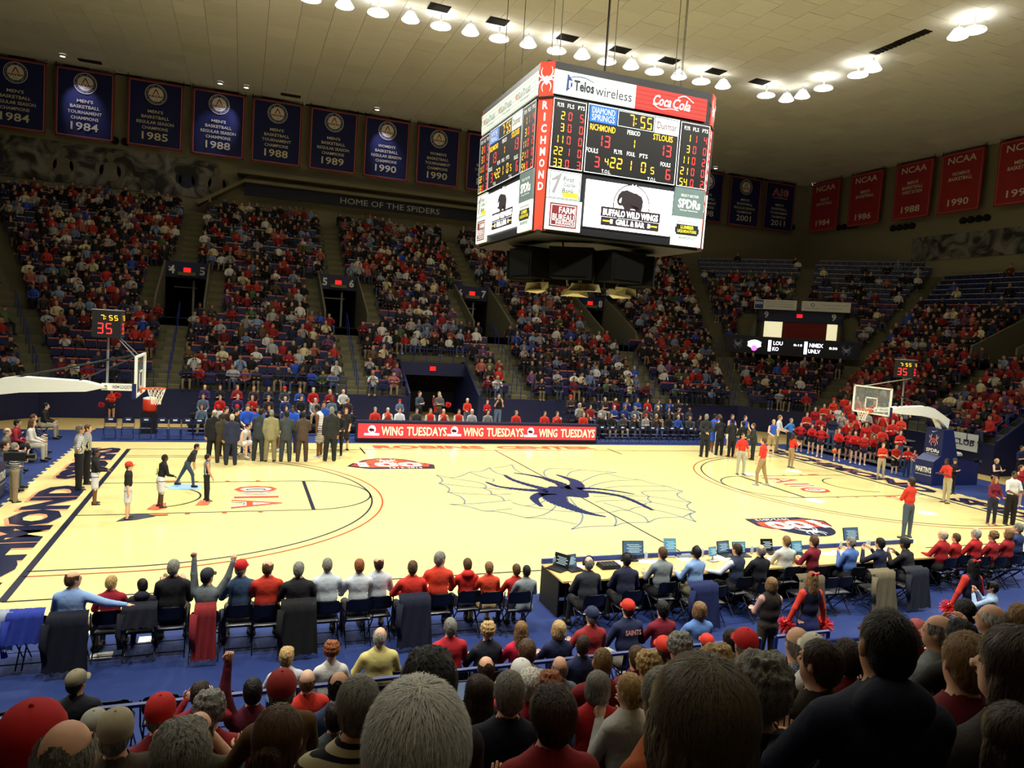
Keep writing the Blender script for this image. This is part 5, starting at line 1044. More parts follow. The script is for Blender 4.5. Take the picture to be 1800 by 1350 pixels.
def sdf_mesh(prims, h, k=.03):
    """prims: ('c', a, b, ra, rb, region) or ('e', centre, radii, R, region, k?)"""
    lo = np.full(3, 1e9); hi = -lo
    for p in prims:
        if p[0] == 'c': r = max(p[3], p[4]); pts = [np.array(p[1]), np.array(p[2])]
        else: r = max(p[2]); pts = [np.array(p[1])]
        for q in pts: lo = np.minimum(lo, q-r); hi = np.maximum(hi, q+r)
    lo -= 3*h; hi += 3*h; n = np.ceil((hi-lo)/h).astype(int)+1
    D = np.full(n, 1.0, np.float32)
    ax = [lo[i]+h*np.arange(n[i]) for i in range(3)]
    def ev(p, X, Y, Z):
        if p[0] == 'c':
            a, b = np.array(p[1]), np.array(p[2]); ba = b-a; L = ba@ba+1e-9
            t = np.clip(((X-a[0])*ba[0]+(Y-a[1])*ba[1]+(Z-a[2])*ba[2])/L, 0, 1)
            return np.sqrt((X-a[0]-t*ba[0])**2+(Y-a[1]-t*ba[1])**2+(Z-a[2]-t*ba[2])**2)-(p[3]+(p[4]-p[3])*t)
        c, r, R = np.array(p[1]), np.array(p[2]), p[3]
        x, y, z = X-c[0], Y-c[1], Z-c[2]
        if R is not None: x, y, z = R[0][0]*x+R[1][0]*y+R[2][0]*z, R[0][1]*x+R[1][1]*y+R[2][1]*z, R[0][2]*x+R[1][2]*y+R[2][2]*z
        q = np.sqrt((x/r[0])**2+(y/r[1])**2+(z/r[2])**2)+1e-6; g = np.sqrt((x/r[0]**2)**2+(y/r[1]**2)**2+(z/r[2]**2)**2)+1e-6
        return q*(q-1)/g
    for p in prims:
        kk = p[5] if p[0] == 'e' and len(p) > 5 else (p[6] if p[0] == 'c' and len(p) > 6 else k)
        if p[0] == 'c': r = max(p[3], p[4]); A = np.minimum(p[1], p[2])-r; B = np.maximum(p[1], p[2])+r
        else: r = max(p[2]); A = np.array(p[1])-r; B = np.array(p[1])+r
        A = A-kk-2*h; B = B+kk+2*h; i0 = np.clip(np.floor((A-lo)/h).astype(int), 0, n); i1 = np.clip(np.ceil((B-lo)/h).astype(int)+1, 0, n)
        sl = tuple(slice(a, b) for a, b in zip(i0, i1)); X, Y, Z = np.meshgrid(*[ax[i][i0[i]:i1[i]] for i in range(3)], indexing='ij', sparse=True)
        d = ev(p, X, Y, Z).astype(np.float32); o = D[sl]; hh = np.clip(.5+.5*(o-d)/kk, 0, 1); D[sl] = o*(1-hh)+d*hh-kk*hh*(1-hh)
    P, Q = surface_nets(D, lo, h)
    best = np.full(len(P), 1e9); reg = np.zeros(len(P), int)
    for p in prims:
        d = ev(p, P[:, 0], P[:, 1], P[:, 2]); rg = p[5] if p[0] == 'c' else p[4]; m_ = d < best; best[m_] = d[m_]; reg[m_] = rg
    return P, Q, reg
# regions
SKIN, TORSO, UARM, FARM_, HAND, HIPS, THIGH, SHIN, FOOT, HEAD, COAT = range(11)
def nrm(v): v = np.array(v, float); return v/np.linalg.norm(v)
HANDS = {}
def hand_mesh(kind):
    """palm, four unequal fingers and a thumb leaving the side of the palm; wrist at 0, fingers towards +x, palm facing -z, thumb +y"""
    if kind in HANDS: return HANDS[kind]
    mb = MB(); curl = {'relax': (.35, .5, .45), 'fist': (1.35, 1.6, 1.2), 'flat': (.06, .08, .05), 'hold': (.75, .9, .6)}[kind]
    mb.tube([(-.02, 0, 0), (.02, 0, 0), (.06, 0, 0), (.09, .0, 0)], [.026, .034, .040, .036], 8, 0, True, .45)
    for i, (y, L, r) in enumerate(((.029, .072, .0088), (.010, .082, .0092), (-.010, .076, .0088), (-.028, .060, .0078))):
        p = np.array([.088-.004*abs(i-1), y, 0]); a = 0; P = [p+np.array([-.02, 0, 0]), p]
        for c, f in zip(curl, (.45, .32, .23)):
            a += c; p = p+np.array([math.cos(a), (y*.9 if kind == 'flat' else 0), -math.sin(a)])*L*f; P.append(p)
        mb.tube(P, [r*1.05, r, r*.95, r*.85, r*.7], 5)
    t = [(.015, .028, 0), (.04, .05, -.006), (.066, .058, -.018), (.086, .052 if kind != 'flat' else .075, -.028)]
    if kind == 'fist': t = [(.015, .028, 0), (.045, .045, -.012), (.072, .034, -.034), (.082, .008, -.04)]
    mb.tube(t, [.014, .0125, .011, .008], 5)
    HANDS[kind] = (np.concatenate(mb.v), mb.f); return HANDS[kind]
def rotm(yaw=0, pitch=0, roll=0):
    """yaw turns the face left(+), pitch nods down(+)"""
    return np.array(Euler((-pitch, roll, yaw)).to_matrix())
POSES = {}
def body(pose):
    """pose dict -> cached (meshes by clothing, head matrix). Figure faces +y, origin on the ground under the pelvis."""
    key = repr(sorted(pose.items()))
    if key in POSES: return POSES[key]
    g = lambda k, d: pose.get(k, d)
    fat, h = g('fat', 1.), g('res', .026); fem = g('fem', 0)
    sit = g('sit', 0); lean = g('lean', 0.); tw = g('twist', 0.); coat = g('coat', 0); hood = g('hood', 0)
    hipz = .535 if sit else .905+g('crouch', 0)
    pel = np.array([0, 0, hipz]); RT = rotm(tw, lean, g('side', 0)); up = RT@[0, 0, 1]; fw = RT@[0, 1, 0]; sd = RT@[1, 0, 0]
    w = pel+up*.22; ch = pel+up*.40; shz = pel+up*.515; nk = pel+up*.585; hd0 = pel+up*.66
    RH = RT@rotm(g('hy', 0), g('hp', 0)-lean*.6*(g('keep', 1)), g('hr', 0)); hup = RH@[0, 0, 1]; hf = RH@[0, 1, 0]; hs = RH@[1, 0, 0]
    hc = nk+hup*.145+hf*.018
    sw = .175*(.9 if fem else 1)*(1+.12*(fat-1))
    P = []
    e = lambda c, r, reg, k=.035, R=RT: P.append(('e', tuple(c), tuple(r), R, reg, k)); c = lambda a, b, ra, rb, reg, k=.03: P.append(('c', tuple(a), tuple(b), ra, rb, reg, k))
    e(ch+up*.02, (.168*(1+.25*(fat-1)), .105*(1+.5*(fat-1)), .19), TORSO); e(w, (.145*fat, .10*fat, .16), TORSO, .05); e(w+fw*.03*(fat-1)*3, (.14*fat, .10*fat, .12), TORSO)
    e(pel+up*.03, (.16*(1+.4*(fat-1)), .11*(1+.4*(fat-1)), .12), HIPS, .04)
    if fem: [e(ch+fw*.075+sd*s_*.07+up*.0, (.065, .06, .065), TORSO) for s_ in (-1, 1)]
    c(shz-sd*sw*.78-up*.03, shz+sd*sw*.78-up*.03, .056, .056, TORSO, .05); c(shz+up*.0, nk+up*.0, .075, .055, TORSO, .05)
    c(nk-up*.03, hc-hup*.05, .052*(1+.3*(fat-1)), .05, SKIN, .02)
    # head: skull, face, jaw, nose, ears
    e(hc+hup*.03-hf*.012, (.074, .093, .094), HEAD, .02, RH); e(hc-hup*.035+hf*.03, (.058, .062, .075), HEAD, .025, RH); e(hc-hup*.078+hf*.05, (.034, .032, .03), HEAD, .025, RH)
    if h < .028:
        c(hc+hup*.012+hf*.088, hc-hup*.022+hf*.112, .010, .015, HEAD, .012); [e(hc+hs*s_*.078-hup*.0-hf*.008, (.012, .022, .033), SKIN, .008, RH) for s_ in (-1, 1)]
        c(hc+hup*.035+hf*.078-hs*.04, hc+hup*.035+hf*.078+hs*.04, .012, .012, HEAD, .015)
    hands = []; jo = {}
    UA, FA = .285, .25
    for s_, nm in ((-1, 'L'), (1, 'R')):
        sh = shz+sd*s_*sw*.97-up*.03; ua, fa = pose.get('arm'+nm, pose.get('arm', ((.12, .02, -1), (.05, .12, -1))))
        W = lambda v: nrm(RT@(np.array(v, float)*[s_, 1, 1])) if not pose.get('warm') else nrm(np.array(v, float)*[s_, 1, 1])
        el = sh+W(ua)*UA; wr = el+W(fa)*FA; sl = .012 if coat else 0
        c(sh, el, .056*(1+.35*(fat-1))+sl, .044+sl, UARM); c(el, wr, .044+sl, .029+sl, FARM_, .02)
        hx = nrm(wr-el); z = np.cross(hx, -sd*s_ if abs(hx@sd) < .8 else fw); pm = pose.get('palm', None)
        z = nrm(z); y = np.cross(z, hx)
        if s_ < 0: y = -y; 
        hv, hf_ = hand_mesh(pose.get('hand'+nm, pose.get('hand', 'relax'))); M3 = np.stack([hx, y, np.cross(hx, y)*(1 if s_ > 0 else -1)], 1)
        HV = (hv*1.02)@M3.T+wr; hands.append((HV, [q[::-1] for q in hf_] if np.linalg.det(M3) < 0 else hf_)); jo['wrist'+nm] = wr; jo['hand'+nm] = wr+hx*.1
    TH, SH = .42, .41; loose = g('loose', .0)
    for s_, nm in ((-1, 'L'), (1, 'R')):
        hp = pel+np.array([s_*.088*(1+.3*(fat-1)), 0, -.02])
        th, sn = pose.get('leg'+nm, ((.0+.16, 1, .03), (.05, .06, -1)) if sit else ((.05, 0, -1), (.02, 0, -1)))
        th = nrm(np.array(th)*[s_, 1, 1]); sn = nrm(np.array(sn)*[s_, 1, 1])
        kn = hp+th*TH; an = kn+sn*SH
        c(hp, kn, .088*(1+.35*(fat-1)), .06+loose, THIGH, .035); c(kn, an, .057+loose, .04+loose, SHIN, .025)
        ff = nrm(np.array([s_*.18, 1, 0])) if not pose.get('foot'+nm) else nrm(pose['foot'+nm]); ft = an+np.array([0, 0, -.045]); jo['foot'+nm] = ft
        c(ft-ff*.04, ft+ff*.13+np.array([0, 0, -.012]), .042, .034, FOOT, .02)
    if coat: c(w-up*.0, pel-np.array([0, 0, .07]), .15*fat, .165*fat, COAT, .05); e(pel+np.array([0, 0, -.02]), (.175*fat, .12*fat, .16), COAT, .04)
    if hood: e(nk+up*-.0-fw*.075, (.115, .07, .075), TORSO, .04)
    if g('skirt', 0): P.append(('e', tuple(pel+np.array([0, .02 if sit else 0, -.10])), (.185, .155, .17), None, COAT, .03))
    if g('dress', 0): c(pel, pel-np.array([0, 0, .42]), .14, .17, COAT, .04)
    if g('shorts', 0): [c(pel+np.array([s_*.085, 0, 0]), pel+np.array([s_*.1, 0, 0])+nrm(np.array(pose.get('leg'+nm, ((.16, 1, .03),) if sit else ((.05, 0, -1),))[0])*[s_, 1, 1])*.34, .086, .092, COAT, .02) for s_, nm in ((-1, 'L'), (1, 'R'))]
    if g('bust', 0): P = [p for p in P if (p[5] if p[0] == 'c' else p[4]) not in (SHIN, FOOT)]
    V, Q, reg = sdf_mesh(P, h)
    hem = pel[2]-(.40 if g('dress', 0) else .36 if g('shorts', 0) and not sit else .19 if g('skirt', 0) else .155)
    if (coat or g('dress', 0) or g('skirt', 0) or g('shorts', 0)) and not sit: mk = (reg == COAT) & (V[:, 2] < hem); V[mk, 2] = hem+(V[mk, 2]-hem)*.08
    n = np.zeros((len(V), 3)); a = V[Q[:, 1]]-V[Q[:, 0]]; b = V[Q[:, 2]]-V[Q[:, 0]]; fn = np.cross(a, b)
    for i in range(4): np.add.at(n, Q[:, i], fn)
    n /= np.linalg.norm(n, axis=1)[:, None]+1e-9
    res = {'V': V, 'Q': Q, 'reg': reg, 'n': n, 'hands': hands, 'hc': hc, 'RH': RH, 'meshes': {}, 'jo': jo}
    POSES[key] = res; return res
def np_mesh(name, V, faces, smooth=True):
    me = bpy.data.meshes.new(name)
    if isinstance(faces, np.ndarray):
        nf, nv = faces.shape; me.vertices.add(len(V)); me.vertices.foreach_set('co', V.astype(np.float32).ravel()); me.loops.add(nf*nv); me.polygons.add(nf)
        me.loops.foreach_set('vertex_index', faces.astype(np.int32).ravel()); me.polygons.foreach_set('loop_start', np.arange(0, nf*nv, nv, dtype=np.int32)); me.polygons.foreach_set('loop_total', np.full(nf, nv, np.int32))
        me.update(calc_edges=True)
    else: me.from_pydata(V.tolist(), [], faces)
    if smooth: me.polygons.foreach_set('use_smooth', [True]*len(me.polygons))
    return me
DUMMY = M((200, 150, 120), .6)
def shell(res, name, regs, off, keep=None):
    """clothing: the part of the body's surface in these regions, lifted off the skin (and a hem)"""
    k = (name, tuple(regs), off)
    if k in res['meshes']: return res['meshes'][k]
    inr = np.isin(res['reg'], regs); f = res['Q'][inr[res['Q']].sum(1) >= 2]
    if len(f) == 0: res['meshes'][k] = None; return None
    u, inv = np.unique(f, return_inverse=True); V = res['V'][u]+res['n'][u]*off
    me = np_mesh(name, V, inv.reshape(f.shape)); me.materials.append(DUMMY); res['meshes'][k] = me; return me
def skin_mesh(res):
    if 'skin' in res['meshes']: return res['meshes']['skin']
    V = [res['V']]; n0 = len(res['V']); F = res['Q'].tolist()
    for hv, hf in res['hands']: V.append(hv); F += [[i+n0 for i in q] for q in hf]; n0 += len(hv)
    me = np_mesh('person', np.concatenate(V), F); me.materials.append(DUMMY); res['meshes']['skin'] = me; return me
# ---- hair, caps and faces, made once around a head at the origin (face +y), placed on each head
HM = {}
def hair_mesh(style, h=.013):
    if style in HM: return HM[style]
    e = lambda c, r, k=.02: ('e', c, r, None, 0, k)
    base = [e((0, -.016, .036), (.084, .103, .100)), e((0, -.05, -.01), (.078, .07, .085))]
    cuts = [('y', lambda P: P[:, 1] > .045+.9*(np.clip(P[:, 2]-.035, 0, 1))-2.0*np.clip(.035-P[:, 2], 0, 1)*.35)]
    if style in ('short', 'buzz', 'side'): pass
    if style == 'buzz': base = [e((0, -.014, .034), (.0785, .097, .0975)), e((0, -.045, -.01), (.073, .066, .08))]
    if style == 'thick': base = [e((0, -.02, .045), (.094, .112, .104)), e((0, -.05, -.015), (.086, .076, .09)), e((.03, .03, .1), (.05, .04, .035)), e((-.03, .0, .11), (.05, .05, .03))]
    if style == 'curly': base = [e((0, -.02, .045), (.098, .114, .108))]+[e((.085*math.cos(a)*math.cos(b), -.02+.1*math.sin(a)*math.cos(b), .045+.1*math.sin(b)), (.028, .028, .026), .008) for a in np.arange(-3.6, .5, .5) for b in (-.5, 0, .5, 1.0)]
    if style == 'bob': base = [e((0, -.02, .04), (.096, .112, .102)), e((0, -.045, -.03), (.096, .085, .105)), e((.07, .0, -.03), (.035, .06, .09)), e((-.07, .0, -.03), (.035, .06, .09))]
    if style == 'long': base = [e((0, -.018, .04), (.09, .108, .10)), e((0, -.06, -.05), (.092, .07, .13)), e((0, -.085, -.18), (.095, .05, .15)), e((.072, -.01, -.07), (.03, .05, .12)), e((-.072, -.01, -.07), (.03, .05, .12))]
    if style == 'pony': base += [('c', (0, -.11, .07), (0, -.15, .0), .03, .035, 0, .02), ('c', (0, -.15, .0), (0, -.13, -.22), .038, .018, 0, .02)]
    if style == 'bun': base += [e((0, -.12, .0), (.045, .035, .05)), e((0, -.05, -.03), (.075, .07, .08))]
    P, Q, r = sdf_mesh(base, h, .02)
    if style == 'bald':
        pass
    top = P[:, 2]; keep = ~((P[:, 1] > .052-.0+.55*np.clip(P[:, 2]-.05, 0, 1)) & (P[:, 2] < .085)) & ~((P[:, 2] < -.015) & (P[:, 1] > -.015) & (style not in ('long', 'bob')))
    if style in ('long', 'bob'): keep = ~((P[:, 1] > .05) & (P[:, 2] < .088)) & ~((np.abs(P[:, 0]) < .06) & (P[:, 1] > .0) & (P[:, 2] < .07))
    if style == 'fringe': pass
    if style in ('balding', 'rim'):
        lim = .075 if style == 'balding' else .045
        keep &= ~((P[:, 2] > lim) & (P[:, 1] > -.09+1.2*(P[:, 2]-lim)*0)) if style == 'balding' else (P[:, 2] < lim)
        keep &= P[:, 2] > -.08
    f = Q[keep[Q].all(1)]; u, inv = np.unique(f, return_inverse=True); V = P[u]
    rr = np.random.default_rng(3); amp = {'buzz': .0008, 'curly': .004, 'thick': .004}.get(style, .0022); V = V*(1+rr.normal(0, amp, (len(V), 1))*6)
    me = np_mesh('hair', V, inv.reshape(f.shape)); me.materials.append(DUMMY); HM[style] = me; return me
def cap_mesh(kind='cap'):
    if kind in HM: return HM[kind]
    mb = MB(); n = 20; V = []; F = []
    R = [(1.0, .03), (1.02, .06), (.97, .09), (.82, .12), (.55, .142), (.2, .152), (.001, .154)]
    for r, z in R: V += [(r*.094*math.cos(2*PI*i/n), -.012+r*.113*math.sin(2*PI*i/n), z) for i in range(n)]
    for j in range(len(R)-1): F += [(j*n+i, j*n+(i+1) % n, (j+1)*n+(i+1) % n, (j+1)*n+i) for i in range(n)]
    mb.add(V, F)
    m2 = 10; B = []
    for t in (0, .35, .7, 1):
        for i in range(m2+1):
            a = -1.05+2.1*i/m2; B.append((.086*math.sin(a)*(1-.08*t), .085*math.cos(a)*(1+.12*0)+.085*t*math.cos(a*.8), .036-.012*t-.022*math.sin(a)**2*(.3+t)))
    mb.add(B, [(j*(m2+1)+i, j*(m2+1)+i+1, (j+1)*(m2+1)+i+1, (j+1)*(m2+1)+i) for j in range(3) for i in range(m2)])
    mb.lathe([(.009, .153), (.006, .160), (.001, .161)], (0, -.012, 0), 8)
    me = mb.data('cap', DUMMY, True); HM[kind] = me; return me
def face_mesh():
    if 'face' in HM: return HM['face']
    mb = MB()
    for s_ in (-1, 1):
        mb.add([(s_*.030+.013*math.cos(a*PI/5), .0815-.0035*abs(math.cos(a*PI/5)), .006+.007*math.sin(a*PI/5)) for a in range(10)]+[(s_*.030, .0835, .006)], [(i, (i+1) % 10, 10) for i in range(10)], 0)
        mb.add([(s_*.030+.0055*math.cos(a*PI/4), .0845, .006+.0055*math.sin(a*PI/4)) for a in range(8)], [tuple(range(8))], 1)
        mb.tube([(s_*.015, .093, .027), (s_*.032, .091, .032), (s_*.048, .083, .027)], [.003, .004, .002], 4, 1)
    mb.tube([(-.022, .083, -.047), (0, .095, -.044), (.022, .083, -.047)], [.003, .006, .003], 5, 2)
    me = mb.data('face', [M((225, 220, 212), .4), M((50, 36, 28), .5), M((164, 88, 78), .5)]); HM['face'] = me; return me
SK = {'w': (222, 172, 142), 'p': (230, 186, 160), 't': (192, 142, 110), 'b': (112, 74, 54), 'd': (78, 52, 40)}
HC = {'bk': (22, 19, 18), 'db': (50, 36, 27), 'br': (82, 58, 38), 'lb': (122, 92, 58), 'bl': (180, 148, 96), 'gy': (122, 120, 112), 'lg': (168, 164, 152), 'wh': (206, 202, 190), 'rd': (132, 74, 40), 'gb': (84, 74, 58)}
def setmat(o, mt):
    if len(o.data.materials) and o.material_slots: o.material_slots[0].link = 'OBJECT'; o.material_slots[0].material = mt
def clothm(c, kind='noise', **kw):
    if isinstance(c, tuple) and isinstance(c[0], str): return M(c[1], .85, kind=c[0], scale=c[3], c2=c[2], amt=.62 if c[0] == 'stripe' else .16)
    return M(c, .85, scale=14, amt=.14, bump=.7)
def person(pos, ang, pose, shirt=(150, 30, 30), pants=(30, 32, 44), shoes=(24, 22, 22), skin='w', hair='short', hc='br', cap=None, label=None, group=None, scale=1., sleeve=1, vest=None, name='person', bare=0, socks=None, coatc=None, face=True, noshirt=0):
    res = body(pose); o = link(name, skin_mesh(res)); setmat(o, M(SK[skin], .55, scale=20, amt=.06))
    o.location = tuple(pos); o.rotation_euler = (0, 0, math.radians(-ang)); o.scale = (scale, scale, scale)
    tag(o, label, 'person', group)
    def part(nm, regs, off, mt):
        me = shell(res, nm, regs, off)
        if me is not None: c = link(nm, me, o); setmat(c, mt); return c
    coat = pose.get('coat'); sk = pose.get('skirt') or pose.get('dress') or pose.get('shorts')
    rg = [TORSO]+([UARM] if sleeve > 0 else [])+([FARM_] if sleeve > 1 else [])+([COAT] if coat or pose.get('dress') else [])+([HIPS] if pose.get('dress') else [])
    part('jacket' if coat else 'dress' if pose.get('dress') else 'shirt', rg, .009, clothm(shirt))
    if vest is not None: part('vest', [TORSO]+([HIPS] if vest[0] == 1 else []), .02, clothm(vest[1]))
    if not bare: part('trousers', [HIPS, THIGH, SHIN], .008, clothm(pants))
    elif not pose.get('dress'): part('shorts' if pose.get('shorts') else 'skirt', [HIPS, COAT], .010, clothm(pants))
    part('shoes', [FOOT], .010, M(shoes, .5))
    HMx = Matrix.Translation(Vector(res['hc']))@Matrix(res['RH'].tolist()).to_4x4()
    if hair and hair != 'none':
        c = link('hair', hair_mesh(hair), o, mw=HMx); setmat(c, M(HC[hc], .55, kind='hair', scale=60, amt=.45, bump=.6, spec=.3))
    if cap:
        c = link('cap', cap_mesh(), o, mw=HMx@Matrix.Translation((0, 0, .0))@Matrix.Rotation(.12, 4, 'X')); setmat(c, M(cap, .8, scale=20, amt=.1))
    if face: link('face', face_mesh(), o, mw=HMx)
    return o
# ================================================================ WHO IS WHERE
HEADH = {}
def top_of(pose, sc=1.):
    r = body(pose); v = r['hc']+r['RH']@np.array([0, 0, .128]); return v*sc
def place_head(px, py, pose, ang, sc=1., z0=0.):
    """ground position so that the crown of the head lies on this line of sight, feet or seat at z0"""
    t = top_of(pose, sc); a = math.radians(-ang); P = at(px, py, z0+t[2])
    return (P[0]-(t[0]*math.cos(a)-t[1]*math.sin(a)), P[1]-(t[0]*math.sin(a)+t[1]*math.cos(a)), z0)
def stand(px, fy, ty, pose, ang, z0=0., **kw):
    """standing person: feet on the ground at (px, fy), crown at image height ty"""
    P = at(px, fy, z0); h = at(px, ty, P[1], 1)[2]-z0; t = top_of(pose)[2]; sc = h/t
    return person((P[0], P[1], z0), ang, pose, scale=sc, **kw)
NAV, BK, KH, JEAN, GYT = (28, 32, 58), (22, 22, 26), (168, 146, 108), (70, 88, 120), (92, 92, 96)
R1, R2, R3, OR = (178, 26, 28), (140, 22, 30), (206, 52, 36), (206, 74, 34)
st = dict; A_HIP = ((.75, -.25, -.75), (-.85, .15, -.5)); A_CROSS = ((.2, .25, -1), (-.95, .5, .25)); A_CLAP = ((.25, .45, -.9), (-.55, 1, .35)); A_REST = ((.22, .35, -1), (-.35, 1, -.2)); A_BACK = ((.3, -.4, -1), (-.9, -.5, -.5)); A_DOWN = ((.16, .02, -1), (.04, .14, -1)); A_UP = ((.25, .12, 1), (.0, .12, 1)); A_CHIN = ((.2, .4, -1), (-.35, .35, 1)); A_FACE = ((.35, .7, -.45), (-.6, .35, .9))
def S_(**k): d = dict(res=.024); d.update(k); return d
# ---- players' huddle on the far left: men in suits seen from behind
SUIT = [(374, 812, 720, 'black suit', (20, 20, 24), (18, 18, 22), 'w', 'rim', 'gy', 0, 'bald man in a black suit, leftmost in the huddle', 5), (389, 813, 726, 'olive suit', (62, 54, 38), (56, 50, 36), 'w', 'short', 'db', 0, 'man in an olive brown suit, second in the huddle', 0), (405, 817, 727, 'navy suit', (36, 42, 66), (34, 38, 58), 'w', 'rim', 'lg', 0, 'bald man in a dark blue suit, nearest in the huddle', 0),
        (453, 810, 719, '', (46, 52, 56), (42, 48, 52), 'b', 'buzz', 'bk', .22, 'man in a grey-green suit leaning towards the seated player', 20), (474, 811, 720, '', (136, 130, 96), (128, 118, 88), 'b', 'buzz', 'gy', 0, 'man in a light tan suit at the middle of the huddle', 0), (501, 811, 722, '', (58, 64, 66), (54, 60, 62), 'b', 'buzz', 'bk', 0, 'man in a grey suit right of the tan suit', 0), (530, 811, 723, '', (74, 60, 50), (70, 56, 48), 'b', 'short', 'bk', .05, 'man in a brown pinstriped suit in the huddle', 0), (579, 810, 715, '', (38, 40, 40), (32, 34, 34), 'w', 'short', 'gy', 0, 'tall man in a charcoal suit standing apart with his hand behind', 0)]
for px, fy, ty, _, c1, c2, sk, hr, hc, ln, lab, an in SUIT:
    stand(px, fy, ty, S_(coat=1, lean=ln, fat=1.08, loose=.02, arm=A_REST if ln or px in (501, 530) else A_DOWN, legL=((.08, 0, -1), (.04, 0, -1)), legR=((.08, 0, -1), (.04, 0, -1))), an, shirt=c1, pants=c2, skin=sk, hair=hr, hc=hc, label=lab, sleeve=2)
for px, fy, ty, c1, c2, sk, hr, hc, lab, an, cl in [(392, 800, 714, (40, 36, 34), BK, 'w', 'short', 'db', 'dark-suited man behind the olive suit, looking down', 150, 1), (408, 800, 718, (26, 26, 30), BK, 'w', 'short', 'bk', 'dark-haired man in black between the suits', 120, 1), (431, 795, 710, (36, 84, 196), (40, 60, 140), 'p', 'short', 'br', 'man in a blue warm-up shirt, left of two', 170, 0), (453, 796, 713, (34, 80, 190), (34, 50, 110), 't', 'buzz', 'bk', 'man in a blue warm-up shirt looking down beside the grey suit', 200, 0),
                                          (512, 795, 712, (34, 84, 200), NAV, 'b', 'buzz', 'bk', 'man in a blue shirt behind the grey suit', 190, 0), (561, 803, 712, (226, 226, 224), (226, 226, 224), 'b', 'short', 'bk', 'tall player in white uniform with striped shorts', -60, 2), (565, 790, 704, (36, 80, 180), NAV, 't', 'buzz', 'bk', 'man in blue behind the tall player in white', 180, 0), (594, 800, 723, (26, 26, 30), BK, 'w', 'short', 'db', 'man in a dark suit half hidden behind the charcoal suit', 200, 1)]:
    stand(px, fy, ty, S_(coat=cl == 1, arm=A_REST if cl < 2 else A_DOWN, shorts=cl == 2, lean=.12, hp=.3), an, shirt=c1 if cl < 2 else ('stripe', (226, 226, 224), (196, 196, 200), 4), pants=c2 if cl < 2 else ('stripe', (226, 226, 224), (60, 60, 70), 5), bare=cl == 2, sleeve=2 if cl == 1 else (0 if cl == 2 else 1), skin=sk, hair=hr, hc=hc, label=lab, shoes=(200, 204, 208) if cl == 2 else (24, 22, 22))
stand(605, 791, 717, S_(fem=1, dress=1, arm=((.2, .1, -1), (-.3, .5, -.8))), 175, shirt=(34, 30, 26), bare=1, sleeve=1, hair='long', hc='br', label='woman in a short black dress beside the LED board')
o = MB().tube([(-.16, 0, .0), (-.16, 0, .42)], .015, 6)
for i, (px, py, an, sk, hr, hc, lab) in enumerate([(438, 744, 130, 'p', 'short', 'bk', 'seated player in white bending forward, elbows on knees'), (476, 708, 180, 'd', 'buzz', 'bk', 'seated player in white behind the tan suit'), (497, 707, 180, 'b', 'buzz', 'bk', 'seated player in white right of the tan suit'), (590, 722, 180, 'b', 'buzz', 'bk', 'seated player in white by the charcoal suit')]):
    po = S_(sit=1, lean=.55 if i == 0 else .15, shorts=1, arm=((.2, .5, -.8), (-.2, .6, -.6)) if i == 0 else A_REST); pos = place_head(px, py, po, an) if i == 0 else None
    if i: P = at(px, 790, 0); pos = (P[0], P[1], 0.0); 
    person(pos, an, po, shirt=(226, 226, 222), pants=(226, 226, 222), bare=1, sleeve=0, skin=sk, hair=hr, hc=hc, label=lab, shoes=(206, 208, 212), scale=1. if i == 0 else (at(px, py, pos[1], 1)[2])/top_of(po)[2]*.98 if 0 else 1.0)
    chair('far', pos[0], pos[1], an, 'navy folding chair under the '+lab.split(',')[0].replace('seated player', 'player'), None)
# ---- referees, camera operator, boys on the floor
ref = ('stripe', (214, 214, 212), (26, 26, 28), -9)
stand(138, 860, 747, S_(arm=A_HIP, fat=1.1, loose=.02), 75, shirt=ref, pants=BK, skin='w', hair='short', hc='gy', label='referee in a striped shirt, hands on hips, in front')
stand(152, 850, 746, S_(arm=A_HIP, loose=.02, hy=-.2), 85, shirt=ref, pants=BK, skin='w', hair='short', hc='br', label='second referee half hidden behind the first')
b0 = (24, 24, 28)
stand(166, 886, 789, S_(shorts=1, arm=A_REST, loose=.012), 80, shirt=b0, pants=(206, 206, 210), bare=1, sleeve=2, skin='b', hair='buzz', hc='bk', label='boy in a black top and white shorts next to the referees')
stand(224, 912, 812, S_(shorts=1, arm=A_DOWN), 90, shirt=b0, pants=(200, 200, 206), bare=1, sleeve=1, skin='w', hair='short', hc='br', cap=R3, label='boy in a black T-shirt and red cap on the floor')
bx = stand(281, 892, 799, S_(shorts=1, lean=.16, arm=A_REST, legL=((.1, .15, -1), (.05, -.1, -1))), 60, shirt=b0, pants=(206, 206, 210), bare=1, sleeve=2, skin='d', hair='buzz', hc='bk', label='boy in a black jersey with green number 3')
g = empty('number_plane'); g.parent = bx; r = body(S_(shorts=1, lean=.16, arm=A_REST, legL=((.1, .15, -1), (.05, -.1, -1)))); tadd(mb := MB(), '3', 0, 0, .12, .2, .0, .03)
g.matrix_local = frame((0, -.125, 1.2), (1, 0, 0), (0, .16, 1)); mb.build('number', M((40, 130, 80), .7), g)
stand(328, 856, 780, S_(lean=.5, arm=((.2, .5, -.9), (-.1, .5, -.8)), legR=((.1, .55, -1), (.05, .1, -1)), legL=((.12, -.5, -1), (.05, -.5, -1))), 90, shirt=(36, 38, 44), pants=(54, 68, 92), sleeve=1, skin='t', hair='short', hc='bk', label='boy in grey T-shirt lunging forward over the blue mat')
stand(362, 880, 798, S_(arm=((.3, .2, -1), (.1, .5, -1)), legR=((.1, .1, -1), (.05, 0, -1))), 80, shirt=('stripe', (24, 30, 30), (180, 186, 190), -4), pants=(24, 24, 30), sleeve=0, skin='t', hair='short', hc='bk', label='boy in a sleeveless black jersey on the orange mat')
